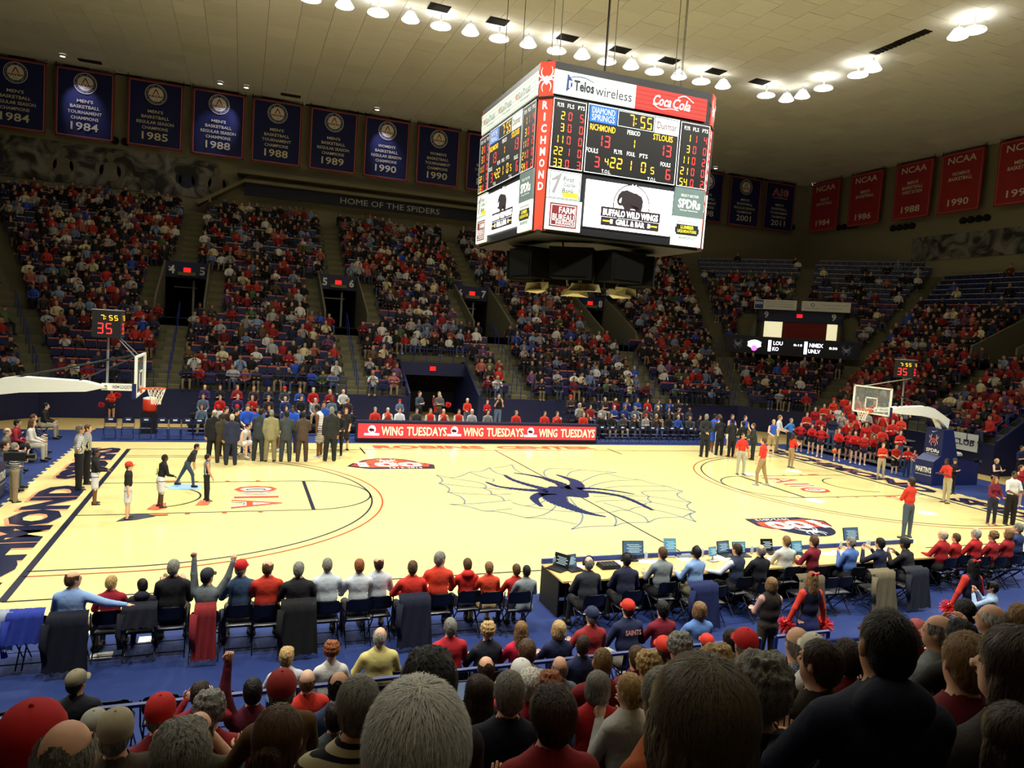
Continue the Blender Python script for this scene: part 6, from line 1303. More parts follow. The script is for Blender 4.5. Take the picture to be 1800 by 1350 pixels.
stand(24, 882, 778, S_(arm=A_FACE, fat=1.12, loose=.015), 60, shirt=('stripe', (40, 40, 44), (200, 200, 196), 5), pants=(142, 124, 96), sleeve=1, skin='w', hair='short', hc='gy', label='camera operator in a striped polo and khaki trousers at left edge')
p = at(8, 800, 1.55); vc = empty('video_camera', (p[0]+.2, p[1]+.1, 1.5), label='black shoulder video camera held by the operator at left', cat='camera'); MB().box((0, 0, 0), (.45, .16, .2)).build('body', BLK, vc); MB().tube([(.22, 0, 0), (.42, 0, 0)], [.06, .08], 12).build('lens', BLKG, vc); MB().box((-.05, 0, .14), (.2, .03, .04)).build('handle', BLK, vc)
# ---- spectators along the left baseline
for i, (px, py, c1, c2, sk, hr, hc, lab) in enumerate([(82, 708, (34, 32, 34), (160, 150, 132), 'w', 'short', 'bk', 'man in a dark jacket and pale trousers, farthest seat by the left baseline'), (60, 728, (40, 44, 70), (150, 146, 136), 'w', 'short', 'br', 'person in navy bending, by the left baseline'), (58, 737, (206, 204, 198), (176, 170, 156), 'w', 'long', 'br', 'long-haired woman in white cardigan by the left baseline'), (32, 737, (150, 34, 48), (34, 36, 48), 't', 'short', 'bk', 'person in a red sweater by the left baseline'),
                                              (14, 752, (110, 100, 84), (96, 110, 134), 'w', 'balding', 'gy', 'balding man in jeans near the left edge'), (10, 775, (60, 60, 60), JEAN, 'w', 'short', 'db', 'person in blue jeans with trainers, nearest at the left baseline')]):
    po = S_(sit=1, lean=.12, arm=A_REST); pos = place_head(px, py, po, 90); person(pos, 90, po, shirt=c1, pants=c2, sleeve=2, skin=sk, hair=hr, hc=hc, label=lab)
    chair('far', pos[0], pos[1], 90, 'navy folding chair by the left baseline, %s from the far end' % ORD[i], 'left baseline chairs')
# ---- away huddle on the right
for px, fy, ty, c1, c2, sk, hr, hc, lab, an, cl in [(1237, 803, 728, (34, 36, 40), (28, 30, 34), 'w', 'short', 'gy', 'man in a charcoal suit with hands clasped behind, right huddle', 20, 1), (1263, 800, 733, (24, 26, 30), (22, 24, 28), 'w', 'short', 'bk', 'man in a black suit, second in the right huddle', 20, 1), (1284, 803, 736, (30, 32, 36), (26, 28, 32), 'b', 'buzz', 'bk', 'man in a black suit, third in the right huddle', 0, 1),
                                          (1303, 805, 741, (24, 26, 30), (24, 26, 30), 'w', 'short', 'bk', 'man in a dark suit near the middle of the right huddle', 0, 1), (1322, 808, 744, (44, 46, 50), (36, 38, 42), 'w', 'short', 'br', 'man in a grey suit holding white papers, right huddle', -60, 1), (1249, 795, 727, (40, 84, 200), (40, 84, 200), 'b', 'buzz', 'bk', 'player in blue uniform bending, right huddle', 100, 2), (1257, 792, 728, (40, 84, 200), (220, 224, 230), 'w', 'short', 'br', 'player in blue warm-up leaning in, right huddle', 120, 2),
                                          (1281, 790, 728, (40, 80, 190), (220, 224, 230), 'w', 'short', 'br', 'player in blue and white behind the suits', 180, 2), (1304, 790, 730, (44, 84, 190), (220, 224, 230), 'p', 'short', 'br', 'tall player in blue facing the court, right huddle', 180, 2), (1354, 800, 737, (44, 90, 200), (170, 150, 110), 'p', 'short', 'bl', 'fair player in blue and white striding, right of the huddle', 200, 2), (1363, 795, 729, (210, 214, 220), (140, 130, 100), 'p', 'short', 'lb', 'tall man in white walking behind the blue player', 150, 0),
                                          (1386, 792, 735, (66, 128, 206), (30, 36, 56), 'w', 'short', 'gy', 'man in a light blue polo, hands on hips near the cheerleaders', 175, 3)]:
    stand(px, fy, ty, S_(coat=cl == 1, arm=A_BACK if px == 1237 else A_HIP if cl == 3 else A_REST, shorts=cl == 2, lean=.1 if cl != 3 else 0, loose=.015 if cl == 1 else .0), an, shirt=c1, pants=c2, bare=cl == 2, sleeve=2 if cl == 1 else (0 if cl == 2 else 1), skin=sk, hair=hr, hc=hc, label=lab, shoes=(200, 204, 208) if cl == 2 else (24, 22, 22))
# ---- staff in red polos on the court
KHL = (176, 164, 136)
stand(1300, 834, 761, S_(arm=((.35, .05, -1), (.2, .1, -1)), legL=((.15, .05, -1), (.0, 0, -1))), 190, shirt=R3, pants=(168, 164, 150), skin='t', hair='buzz', hc='bk', label='man in a red polo and pale trousers facing the camera', shoes=(60, 66, 80))
stand(1336, 853, 769, S_(arm=((.3, .1, -1), (.15, .3, -1)), legL=((.15, .25, -1), (.0, -.05, -1)), legR=((.1, -.2, -1), (.1, -.3, -1)), fat=1.15), -35, shirt=R3, pants=(150, 126, 86), skin='w', hair='short', hc='br', label='man in a red polo and khakis walking away on the court', shoes=(150, 154, 160))
stand(1389, 822, 761, S_(fem=1, arm=A_CLAP), 95, shirt=R3, pants=(152, 130, 92), skin='w', hair='long', hc='db', label='woman in a red polo and khakis clapping', shoes=(60, 70, 96))
stand(1592, 945, 840, S_(arm=A_REST, legL=((.2, -.1, -1), (.15, -.1, -1)), legR=((.1, 0, -1), (.02, 0, -1)), fat=1.1), -5, shirt=R3, pants=(66, 78, 92), skin='w', hair='thick', hc='db', label='man in a red polo and jeans seen from behind, near the sideline', shoes=(60, 50, 40))
stand(1662, 884, 806, S_(arm=A_CLAP, lean=.18, fat=1.05), -80, shirt=R3, pants=KHL, skin='d', hair='buzz', hc='bk', label='man in a red polo clapping beside the right goal', shoes=(60, 50, 44))
stand(1547, 841, 778, S_(fem=1, arm=A_CROSS), 215, shirt=R3, pants=(180, 166, 138), skin='p', hair='short', hc='lb', label='person in red with crossed arms standing on the right baseline', shoes=(120, 100, 80))
stand(1571, 834, 781, S_(arm=((.2, .2, -1), (-.6, .7, -.4)), shorts=1, fat=1.1), 205, shirt=R3, pants=(30, 26, 26), bare=1, skin='p', hair='buzz', hc='lb', label='boy in a red T-shirt and black shorts before the students')
stand(1592, 838, 785, S_(arm=A_CLAP), 230, shirt=R1, pants=(34, 44, 80), skin='p', hair='short', hc='db', label='boy in red beside the padded goal base')
stand(1604, 834, 791, S_(arm=A_REST), 215, shirt=('check', R3, (200, 190, 190), 9), pants=(120, 140, 170), skin='p', hair='short', hc='br', label='small boy in red touching the goal base')
stand(1741, 922, 838, S_(fem=1, arm=A_REST), 200, shirt=(112, 24, 44), pants=(36, 40, 62), sleeve=2, skin='t', hair='long', hc='rd', label='woman in a maroon top with tan boots near the right edge', shoes=(170, 96, 50))
stand(1773, 922, 828, S_(arm=A_REST, fat=1.1, loose=.02), 200, shirt=(222, 222, 222), pants=(30, 26, 28), sleeve=1, skin='b', hair='buzz', hc='bk', label='man in a white polo and black trousers near the right edge')
stand(1788, 890, 817, S_(fem=1, skirt=1, arm=A_HIP), 185, shirt=(160, 30, 44), pants=(34, 44, 100), bare=1, sleeve=0, skin='p', hair='pony', hc='br', label='cheerleader in red and blue behind the man in white', shoes=(220, 220, 216))
stand(1746, 868, 806, S_(fem=1, skirt=1, arm=A_CLAP), 190, shirt=(24, 26, 40), pants=(28, 30, 50), bare=1, sleeve=0, skin='p', hair='pony', hc='bl', label='cheerleader in navy with dark pompoms at the right')
stand(1789, 850, 783, S_(arm=A_CROSS), 190, shirt=(30, 40, 78), pants=BK, sleeve=1, skin='w', hair='short', hc='db', vest=(0, (28, 38, 76)), label='man in a navy vest standing in the dark tunnel at right')
stand(1672, 868, 806, S_(arm=A_CROSS), 180, shirt=(26, 28, 40), pants=BK, sleeve=2, skin='w', hair='short', hc='db', cap=(60, 56, 60), label='man in black and a grey cap behind the clapping man')
# ---- cheerleaders with pompoms along the right baseline
pom = None
def pompom(p, col, label, r=.17):
    global pom
    if pom is None:
        mb = MB(); rr = np.random.default_rng(5)
        for i in range(240):
            d = rr.normal(size=3); d /= np.linalg.norm(d); t = np.cross(d, rr.normal(size=3)); t /= np.linalg.norm(t); L = rr.uniform(.75, 1.05)
            mb.add([d*.1-t*.04, d*.1+t*.04, d*L+t*.03+np.array([0, 0, -.12]), d*L-t*.03+np.array([0, 0, -.12])], [(0, 1, 2, 3)])
        pom = mb.data('pompom', DUMMY)
    o = link('pompom', pom); setmat(o, M(col, .4, scale=30, amt=.3)); o.location = tuple(p); o.scale = (r, r, r); tag(o, label, 'pompom', None); return o
for i, (px, fy, ty) in enumerate([(1404, 793, 742), (1424, 797, 745), (1440, 803, 748), (1470, 810, 753), (1489, 808, 757), (1499, 814, 757), (1515, 817, 762), (1532, 814, 764), (1524, 805, 752)]):
    po = S_(fem=1, skirt=1, arm=A_CLAP if i % 2 else A_HIP); o = stand(px, fy, ty, po, 215+8*(i % 3), shirt=(184, 30, 32), pants=(30, 30, 56), bare=1, sleeve=2, skin='p' if i != 4 else 't', hair='pony', hc=['db', 'db', 'lb', 'lb', 'bk', 'br', 'lb', 'bk', 'db'][i], label='cheerleader in red top and navy skirt, %s from the left in the line' % ORD[i], shoes=(224, 224, 220))
    r = body(po); bpy.context.view_layer.update()
    for j, s_ in enumerate('LR'):
        w_ = o.matrix_world@Vector(r['jo']['hand'+s_]); pompom(w_, (206, 30, 30), 'red pompom held in the %s hand of the %s cheerleader from the left' % (['left', 'right'][j], ORD[i]), .15)
pompom(at(1718, 812, .95), (24, 28, 40), 'dark glittering pompom held by the navy cheerleader', .2)
p = at(1467, 793, .55); bb = MB()
bme = bpy.data.meshes.new('basketball'); bm = bmesh.new(); bmesh.ops.create_uvsphere(bm, u_segments=20, v_segments=12, radius=.121); bm.to_mesh(bme); bm.free(); bme.polygons.foreach_set('use_smooth', [True]*len(bme.polygons)); bme.materials.append(M((208, 104, 50), .6, scale=90, bump=.3))
bo = link('basketball', bme); bo.location = tuple(p); tag(bo, 'orange basketball in front of a cheerleader on the right baseline', 'ball'); mb = MB()
for a in range(3): mb.tube([tuple(Matrix.Rotation(a*PI/3, 3, 'Z')@Vector((.1215*math.cos(t*PI/10), 0, .1215*math.sin(t*PI/10)))) for t in range(21)], .002, 4, 0, False)
mb.build('seams', BLK, bo)
# ---- student section on low bleachers behind the right goal
for k in range(5):
    b = empty('bleacher', (17.85+.62*k, 5.9+.2*k, 0), label='low aluminium bleacher step of the student section, %s row' % ORD[k], cat='bench'); MB().box((0, 0, .18+.24*k), (.5, 6.8-.4*k, .05)).build('plank', M((150, 152, 156), .35, metal=.7), b)
    mb = MB().box((0, 0, (.16+.24*k)/2), (.06, 6.6-.4*k, .16+.24*k)).build('support', BLK, b)
rr = random.Random(4)
stc = [R1, R3, R2, (190, 30, 34), (160, 24, 34), (34, 38, 66), (200, 196, 190), (196, 44, 40), (120, 124, 130)]
for k in range(5):
    n = 9
    for i in range(n):
        y = 8.6-i*.98+rr.uniform(-.12, .12); x = 17.85+.62*k
        if y < 1.75+.858*(x-17.3): continue
        po = S_(res=.03, arm=[A_CROSS, A_CLAP, A_DOWN, A_REST, A_CHIN][rr.randrange(5)], fem=rr.random() < .4 and 1 or 0); c_ = rr.choice(stc)
        person((x, y, .205+.24*k), 225+rr.uniform(-15, 20), po, shirt=('stripe', (200, 200, 204), (60, 62, 70), 6) if (k, i) in ((1, 2), (2, 3)) else c_, pants=rr.choice([NAV, JEAN, BK, KH]), sleeve=rr.choice([1, 1, 2]), skin=rr.choice('wwwptb'), hair=rr.choice(['short', 'thick', 'short', 'long' if po['fem'] else 'short']), hc=rr.choice(['db', 'br', 'bk', 'lb']), cap=R1 if rr.random() < .12 else None, scale=rr.uniform(.95, 1.04), face=True,
               label='student standing on the %s bleacher row behind the right goal, %s from the far end' % (ORD[k], ORD[i]))
# ---- sign, bin and cooler
o = empty('club_sign', label='white sign reading R CLUB on the navy wall at the right', cat='sign'); a = at(1654, 757, HX-.15, 0); b = at(1699, 787, HX-.15, 0); o.matrix_world = frame((HX-.12, 3.05, 1.36), (0, -1, 0), (0, 0, 1))
MB().box((0, 0, 0), (1.9, .82, .05)).build('board', M((206, 216, 216), .6, amt=.03), o); mb = MB(); tadd(mb, 'SPIDER CLUB', -.62, 0, 2.7 if 0 else 1.7, .3, .03, .02) if 0 else tadd(mb, 'R CLUB', .05, -.02, 1.5, .3, .03, .02); tadd(mb, 'the', -.55, .27, .2, .1, .03, 0, 1); tadd(mb, 'richmondspiders.com', -.35, -.28, .9, .07, .03, 0, 1); mb.build('lettering', [M((40, 50, 92), .6), GREYL], o)
p = at(1680, 850, 0); o = empty('waste_bin', (19.9, 1.6, 0), label='round dark bin with a pale lid against the navy wall', cat='bin'); MB().lathe([(.001, 0), (.34, 0), (.4, .95)], n=20).build('body', BLK, o, True); MB().lathe([(.43, .95), (.44, 1.02), (.38, 1.08), (.001, 1.1)], n=20).build('lid', M((170, 172, 172), .5), o, True)
p = at(265, 740, .0); q = at(263, 727, 11.5, 1); o = empty('drinks_cooler', (q[0], 11.5, .9), label='orange-red round drinks cooler on a cart behind the far chairs', cat='cooler'); MB().lathe([(.001, 0), (.24, 0), (.27, .1), (.27, .5), (.25, .52)], n=20).build('body', M((214, 58, 30), .4), o, True); MB().lathe([(.26, .52), (.26, .58), (.12, .62), (.001, .62)], n=20).build('lid', PWH, o, True); MB().box((0, 0, -.45), (.6, .5, .88)).build('cart', BLK, o)
# ---- people behind the LED board and along the far sideline
for i, (px, py, c1, hr, hc, sk, v) in enumerate([(660, 712, R3, 'short', 'gy', 'w', 0), (708, 738, (40, 36, 40), 'long', 'db', 'w', 0), (682, 715, (214, 214, 212), 'balding', 'gy', 'w', 1), (703, 716, (216, 220, 226), 'short', 'br', 'w', 0), (733, 718, (60, 60, 60), 'short', 'bk', 'w', 0), (757, 717, (196, 196, 200), 'short', 'br', 'w', 1), (780, 718, (206, 200, 204), 'rim', 'gy', 'w', 1), (807, 718, (196, 190, 190), 'buzz', 'db', 'w', 1), (830, 718, (160, 160, 170), 'short', 'wh', 'w', 0), (858, 720, (130, 130, 130), 'short', 'bk', 'w', 0),
                                             (907, 733, R3, 'pony', 'lb', 'p', 0), (957, 735, R3, 'short', 'db', 'w', 0), (979, 735, R3, 'pony', 'br', 'p', 0), (1025, 735, R3, 'long', 'lb', 'p', 0)]):
    if i == 1: continue
    po = S_(sit=1, res=.028, arm=A_CHIN if i in (2, 6, 12) else A_REST, lean=.1); P = at(px, 750, 0.9); X = at(px, py, 10.95, 1)[0]
    person((X, 11.0, .0), 180, po, shirt=c1, vest=(0, R3 if i != 3 else R3) if v else None, pants=BK, sleeve=2, skin=sk, hair=hr, hc=hc, label='%s person from the left seated behind the red LED board' % ORD[i])
for px, fy, ty, c1, c2, sk, hr, hc, lab, an, ar, kw in [(820, 770, 680+55, (60, 60, 60), BK, 'w', 'short', 'br', '', 180, A_REST, None)][:0]+[(773, 765, 681, (84, 88, 92), (70, 66, 64), 'w', 'short', 'gy', 'man in a grey polo with crossed arms in the lower tunnel mouth', 180, A_CROSS, {}), (738, 765, 684, (60, 70, 84), BK, 'w', 'short', 'db', 'person in a grey jacket by the left wall of the lower tunnel', 150, A_CROSS, {}), (822, 768, 700, R3, (90, 100, 120), 'w', 'short', 'wh', 'grey-haired man in a red vest right of the tunnel', 180, A_REST, {}), (857, 768, 703, R1, (24, 24, 40), 'p', 'pony', 'lb', 'cheerleader in red with crossed arms right of the tunnel', 180, A_CROSS, {}),
                                                (877, 768, 692, (28, 28, 30), (96, 116, 146), 'w', 'short', 'br', 'man in a black pullover and jeans, hand at his mouth', 180, A_CHIN, {}), (703, 768, 702, (90, 110, 140), (70, 80, 100), 'w', 'short', 'br', 'boy in a red cap and blue shirt by the navy wall', 180, A_REST, {'cap': R1}), (197, 740, 683, R3, (24, 26, 40), 't', 'pony', 'bk', 'cheerleader with red pompoms behind the left goal', 200, A_CLAP, {'bare': 1, 'shoes': (220, 220, 220)}), (768, 768, 703, R1, (24, 24, 50), 'p', 'pony', 'db', 'cheerleader raising a red pompom in front of the tunnel', 180, ((.3, .1, 1), (0, .1, 1)), {})]:
    P = at(px, fy, 0); Y = 13.9 if P[1] < 9 or fy > 760 else P[1]; h = None
    Xp = at(px, ty, Y, 1); sc = Xp[2]/top_of(S_())[2]; sc = min(1.08, max(.75, sc))
    person((Xp[0], Y, 0), an, S_(arm=ar, skirt=1 if kw.get('bare') else 0, fem=1 if hr == 'pony' else 0), shirt=c1, pants=c2, skin=sk, hair=hr, hc=hc, label=lab, sleeve=2 if ar is not A_CHIN else 1, scale=sc, **kw)
pompom(at(788, 711, 13.7, 1), (206, 34, 30), 'red pompom raised in front of the lower tunnel', .17); pompom(at(206, 694, 14.0, 1), (206, 34, 30), 'red pompom held up behind the left goal', .17); pompom(at(178, 711, 14.0, 1), (206, 34, 30), 'red pompom held low behind the left goal', .14)
fr = random.Random(11); FC = [(30, 30, 34), (24, 24, 28), (26, 28, 34), (150, 150, 148), (34, 50, 110), R1, (60, 62, 70), (60, 44, 40), (84, 100, 120), (190, 190, 188), (56, 36, 84), (36, 70, 150), R2, (40, 40, 46)]
k = 0
for row, (yy, zz) in enumerate(((11.3, .0), (12.4, .3), (13.5, .6))):
    for blk, (xa, xb) in enumerate(((-12.4, -5.5), (5.9, 13.4))):
        n = int((xb-xa)/.66)
        for i in range(n):
            x = xa+(xb-xa)*(i+.5)/n+fr.uniform(-.05, .05); po = S_(sit=1, res=.03, arm=[A_REST, A_CROSS, A_CHIN, A_REST][fr.randrange(4)], lean=[0, .15][fr.randrange(2)], hy=[0, .4][fr.randrange(2)])
            if row == 0 and blk == 0 and x > -8.0: continue
            person((x, yy, zz), 180+fr.uniform(-10, 10), po, shirt=fr.choice(FC), pants=fr.choice([BK, NAV, JEAN, KH, GYT]), sleeve=2, skin=fr.choice('wwwwbtp'), hair=fr.choice(['short', 'short', 'balding', 'long', 'bob', 'buzz', 'thick']), hc=fr.choice(['db', 'br', 'bk', 'gy', 'lb', 'lg']), scale=fr.uniform(.92, 1.0), cap=R1 if fr.random() < .08 else None,
                   label='%s spectator from the left, %s courtside row %s the red LED board' % (ORD[i] if i < 20 else 'last', ORD[row], 'left of' if blk == 0 else 'right of')); k += 1
for row in (1, 2):
    for xa, xb in ((-12.6, -5.3), (5.8, 13.5)): tag(MB().box(((xa+xb)/2, 12.4+1.1*(row-1), .15*row), (xb-xa, 1.1, .3*row-.01)).build('riser', BLK), 'black courtside riser platform, %s step %s the LED board' % (['low', 'high'][row-1], 'left of' if xa < 0 else 'right of'), 'platform')
    
for row in range(3):
    for xa, xb in ((-12.6, -5.3), (5.8, 13.5)):
        b = empty('bench', ((xa+xb)/2, 11.3+1.1*row, .3*row), label='dark courtside bench under the %s row %s the LED board' % (ORD[row], 'left of' if xa < 0 else 'right of'), cat='bench'); MB().box((0, 0, .41), (xb-xa, .36, .05)).build('seat', BLK, b); MB().box((-2.5, 0, .2), (.1, .3, .39)).build('leg', BLK, b); MB().box((2.5, 0, .2), (.1, .3, .39)).build('leg', BLK, b)
# ================================================================ FRONT COURTSIDE ROW, PRESS ROW, REAR FLOOR ROW
def N_(**k): d = dict(res=.022, sit=1); d.update(k); return d
def seated(px, py, po, ang, lab, kind='near', sc=1., ch=True, z0=0., chang=None, chlab=None, **kw):
    pos = place_head(px, py, po, ang, sc, z0); o = person(pos, ang, po, scale=sc, label=lab, **kw)
    if ch: chair(kind, pos[0]-.03*math.sin(math.radians(ang)), pos[1]-.03, ang if chang is None else chang, chlab or ('dark folding chair holding the '+lab.split(',')[0].split(' seated')[0])[:110], None)
    return pos
AK = ((.3, .45, -.8), (-.5, 1, -.15)); ADESK = ((.3, .45, -.85), (-.45, 1, .1))
row1 = [(130, 1003, 8, dict(fat=1.25, hy=-.9, armR=((1, .0, -.35), (1, .15, -.2)), armL=AK), (132, 164, 214), (120, 110, 90), 'w', 'balding', 'br', 2, 'balding man in a light blue shirt, arm stretched along the next chair', 1.03, None),
        (197, 1011, 0, dict(hy=-.5, arm=AK), (150, 28, 44), NAV, 'w', 'short', 'bl', 2, 'fair-haired boy in a dark red hooded top', .9, None), (250, 1017, 0, dict(hood=1, hy=.5, arm=AK), (30, 30, 48), NAV, 'w', 'short', 'bk', 2, 'dark-haired boy in a navy top with a red hood', .86, None),
        (306, 983, 0, dict(fat=1.2, arm=A_CHIN, hy=-.2), (24, 24, 30), BK, 'w', 'short', 'gy', 1, 'grey-haired man in a black vest, hand at his cheek', 1.05, None),
        (366, 1000, 12, dict(arm=((.55, .15, 1), (.25, .1, 1)), armL=((.12, .1, 1), (.02, .05, 1)), hand='fist', hy=-.5), (104, 112, 116), (60, 66, 80), 'w', 'short', 'bk', 2, 'man in grey with both fists raised, wearing a dark cap', .98, (40, 42, 52)),
        (425, 985, 0, dict(fat=1.1, hy=-.5, arm=AK), (52, 72, 104), (110, 100, 80), 'w', 'short', 'gy', 2, 'man in a red cap and slate blue shirt', 1.02, R1), (472, 984, 0, dict(fat=1.15, hy=-.3, arm=AK), (186, 50, 34), NAV, 'w', 'balding', 'br', 2, 'balding man in a burnt orange long-sleeved shirt', 1.03, None),
        (526, 987, 0, dict(fat=1.2, arm=AK, hy=-.2), (26, 26, 32), BK, 'w', 'short', 'gy', 2, 'grey-haired man in a black jacket with a coat on his chair', 1.03, None), (576, 980, 0, dict(fat=1.15, arm=AK), (186, 196, 206), (60, 60, 66), 'w', 'buzz', 'gy', 1, 'man in a white striped polo with cropped grey hair', 1.03, None),
        (632, 982, 0, dict(arm=AK), (196, 204, 212), (60, 60, 66), 'w', 'short', 'rd', 1, 'ginger-haired man in a white T-shirt', 1.0, None), (666, 978, 0, dict(arm=AK), (182, 190, 202), (90, 90, 96), 'w', 'balding', 'db', 1, 'dark-haired balding man in a pale grey polo', 1.0, None),
        (726, 985, 0, dict(fat=1.2, arm=((.35, .45, -.7), (-.9, .5, -.1)), hy=-.2), (196, 46, 36), NAV, 'w', 'short', 'br', 2, 'man in a red shirt with a navy coat on his chair', 1.0, None), (775, 969, 10, dict(arm=AK, hy=-.9, fat=1.05), (204, 60, 38), BK, 'w', 'short', 'gy', 2, 'man in an orange-red training top looking to his right', 1.05, None),
        (822, 981, 0, dict(arm=AK, hood=1), (190, 36, 34), NAV, 'w', 'short', 'br', 2, 'boy in a red hooded top', .93, None), (860, 987, 0, dict(arm=AK), (204, 64, 38), KH, 'w', 'short', 'lb', 2, 'boy in a plain orange sweatshirt', .9, None), (908, 991, 0, dict(arm=AK), (180, 38, 40), NAV, 'w', 'short', 'br', 1, 'boy in red at the end of the front row', .87, None),
        (926, 993, 0, dict(arm=AK, fat=1.0), (128, 136, 142), (110, 116, 122), 'b', 'buzz', 'bk', 2, 'person in a grey sweatshirt crouching beside the press table', .88, None)]
ppos = []
for i, (px, py, an, pk, c1, c2, sk, hr, hc, sl, lab, sc, cp) in enumerate(row1):
    ppos.append(seated(px, py, N_(**pk), an, lab+', front row' if 'front row' not in lab else lab, sc=sc, ch=i < 16, chang=0, chlab='%s occupied dark folding chair from the left in the front courtside row' % ORD[i], shirt=c1, pants=c2, skin=sk, hair=hr, hc=hc, sleeve=sl, cap=cp))
for i, col, lab, w_, L in [(7, (16, 16, 20), 'black coat hanging over the back of a front-row chair', .52, .8), (11, (20, 24, 44), 'dark navy coat hanging on the chair of the man in red', .5, .8), (0, (14, 18, 34), 'very dark coat on the chair of the man in light blue', .5, .78), (4, (120, 28, 34), 'dark red jacket hung over the chair of the man raising his fists', .3, .78), (2, (18, 20, 34), 'dark jacket on the chair of the boy with the red hood', .46, .3)]:
    coat_on(ppos[i][0], ppos[i][1]-.05, 0, col, lab, w_, L)
p = at(55, 1110, 0); 
for i, px in enumerate((62, 18)):
    q = at(px, 1075, .82); chair('near', q[0], -10.25, 0, 'dark folding chair at the left end of the front row, '+['holding a blue jacket', 'nearest the edge'][i])
coat_on(at(52, 1075, .82)[0], -10.3, 0, (38, 56, 150), 'bright blue jacket hung over the leftmost folding chairs', .44, .42); coat_on(at(8, 1060, .9)[0], -10.28, 0, (150, 158, 176), 'pale grey garment at the far left of the front row', .4, .5)
for i, (px, py) in enumerate([(178, 1155), (172, 1112), (262, 1126), (255, 1132)][:3]):
    q = at(px, py, 0); tag(MB().box((0, 0, .012), (.3, .22, .02)).build('programme', papm, loc=(q[0], q[1], .006)), 'white printed programme on the carpet, '+['nearest one, behind the chairs', 'under the second boy from the left', 'under the chair of the boy with the red hood'][i], 'paper')
q = at(858, 1094, 0); tag(MB().lathe([(.001, 0), (.2, .0), (.22, .1), (.12, .24), (.001, .28)], n=12).build('bag', M((70, 76, 80), .8, bump=.4), None, True, loc=(q[0], q[1]+.9, .006)), 'grey bag on the carpet under the boys in red', 'bag')
press = [(1035, 978, 5, dict(arm=ADESK, lean=.12, fat=1.15), (40, 44, 52), 'w', 'balding', 'gy', 'balding man in a dark grey suit with a headset', 1), (1102, 972, 10, dict(arm=ADESK, lean=.12, fat=1.1), (28, 32, 56), 'b', 'buzz', 'bk', 'man in a navy suit with a headset', 1), (1165, 961, 0, dict(arm=ADESK, fat=1.1, lean=.05), (122, 130, 134), 'w', 'short', 'br', 'man in a grey pullover', 0), (1224, 960, -10, dict(arm=ADESK, fat=1.1, lean=.05), (124, 156, 206), 'w', 'short', 'bk', 'man in a light blue shirt with a headset', 1),
         (1296, 955, -15, dict(arm=((.5, .5, -.7), (.2, 1, -.1)), lean=.05), (206, 212, 222), 'w', 'short', 'db', 'man in a navy vest over a white shirt', 0), (1338, 957, 0, dict(arm=ADESK, fat=1.05), (24, 26, 34), 'w', 'balding', 'gy', 'bald man in a black jacket', 0), (1383, 941, 5, dict(arm=ADESK, fat=1.15), (190, 192, 186), 'w', 'buzz', 'lb', 'large man in a cream sweater', 0), (1431, 941, -12, dict(arm=ADESK), (118, 26, 40), 'w', 'short', 'br', 'man in a dark red sweater', 0),
         (1497, 943, -8, dict(arm=A_CHIN, fat=1.05), (78, 112, 178), 'w', 'buzz', 'gy', 'man in a blue sweater, hands at his chin', 0), (1547, 945, -10, dict(arm=A_FACE, lean=.1), (30, 34, 62), 'w', 'short', 'bk', 'man in a navy suit with hands raised to his face', 0), (1590, 946, -15, dict(arm=A_FACE, lean=.3, fat=1.1), (26, 26, 32), 'b', 'buzz', 'bk', 'man in black with a dark cap leaning on the table', 0)]
for i, (px, py, an, pk, c1, sk, hr, hc, lab, hs) in enumerate(press):
    po = N_(**pk); pos = seated(px, py, po, an, lab+', press table', kind='stack' if i > 2 else 'near', chang=0, chlab='%s occupied black chair from the left at the press table' % ORD[i], shirt=c1, vest=(0, (40, 50, 74)) if i == 4 else None, pants=BK if i != 3 else (110, 104, 84), skin=sk, hair=hr, hc=hc, sleeve=2, cap=(28, 28, 34) if i == 10 else None)
    if hs:
        r = body(po); me = S.objects[-1] if 0 else None; h = empty('headset', label='black headset worn by the '+lab[:60], cat='headset'); h.matrix_world = Matrix.Translation(Vector(pos))@Matrix.Rotation(math.radians(-an), 4, 'Z')@Matrix.Translation(Vector(r['hc']))@Matrix(r['RH'].tolist()).to_4x4()
        MB().tube([(.095*math.cos(t*PI/8), -.005, .03+.115*math.sin(t*PI/8)) for t in range(9)], .008, 6).build('band', BLK, h)
        for s_ in (-1, 1): MB().tube([(s_*.08, 0, .0), (s_*.105, 0, .0)], .034, 12).build('ear_cup', BLK, h)
        MB().tube([(.1, .02, -.01), (.07, .1, -.05)], .005, 5).build('microphone', BLK, h)
for px, ang, lab in ((1240, 0, 'empty black chair with thin metal legs behind the man in light blue'), (1330, 0, 'empty black chair behind the bald man at the press table'), (1463, 0, 'empty black chair behind the gap left of the blue sweater'), (1492, 0, 'empty black chair behind the man in the blue sweater')):
    q = at(px, 1015, .82); chair('stack', q[0], -11.0, 0, lab)
for px, col, lab in ((1535, (104, 96, 74), 'olive raincoat draped over a chair behind the press table, reaching the floor'), (1605, (30, 34, 46), 'dark quilted coat draped over a chair at the right end of the press table'), (1392, (92, 80, 62), 'brown coat over the chair behind the woman in the vest'), (1187, (24, 34, 78), 'navy coat over the chair of the man in the grey pullover')):
    q = at(px, 1000, .85); chair('stack', q[0], -11.0, 0, 'black chair holding the '+lab.split(' over')[0].split(' draped')[0]); coat_on(q[0], -11.03, 0, col, lab, .56, .82)
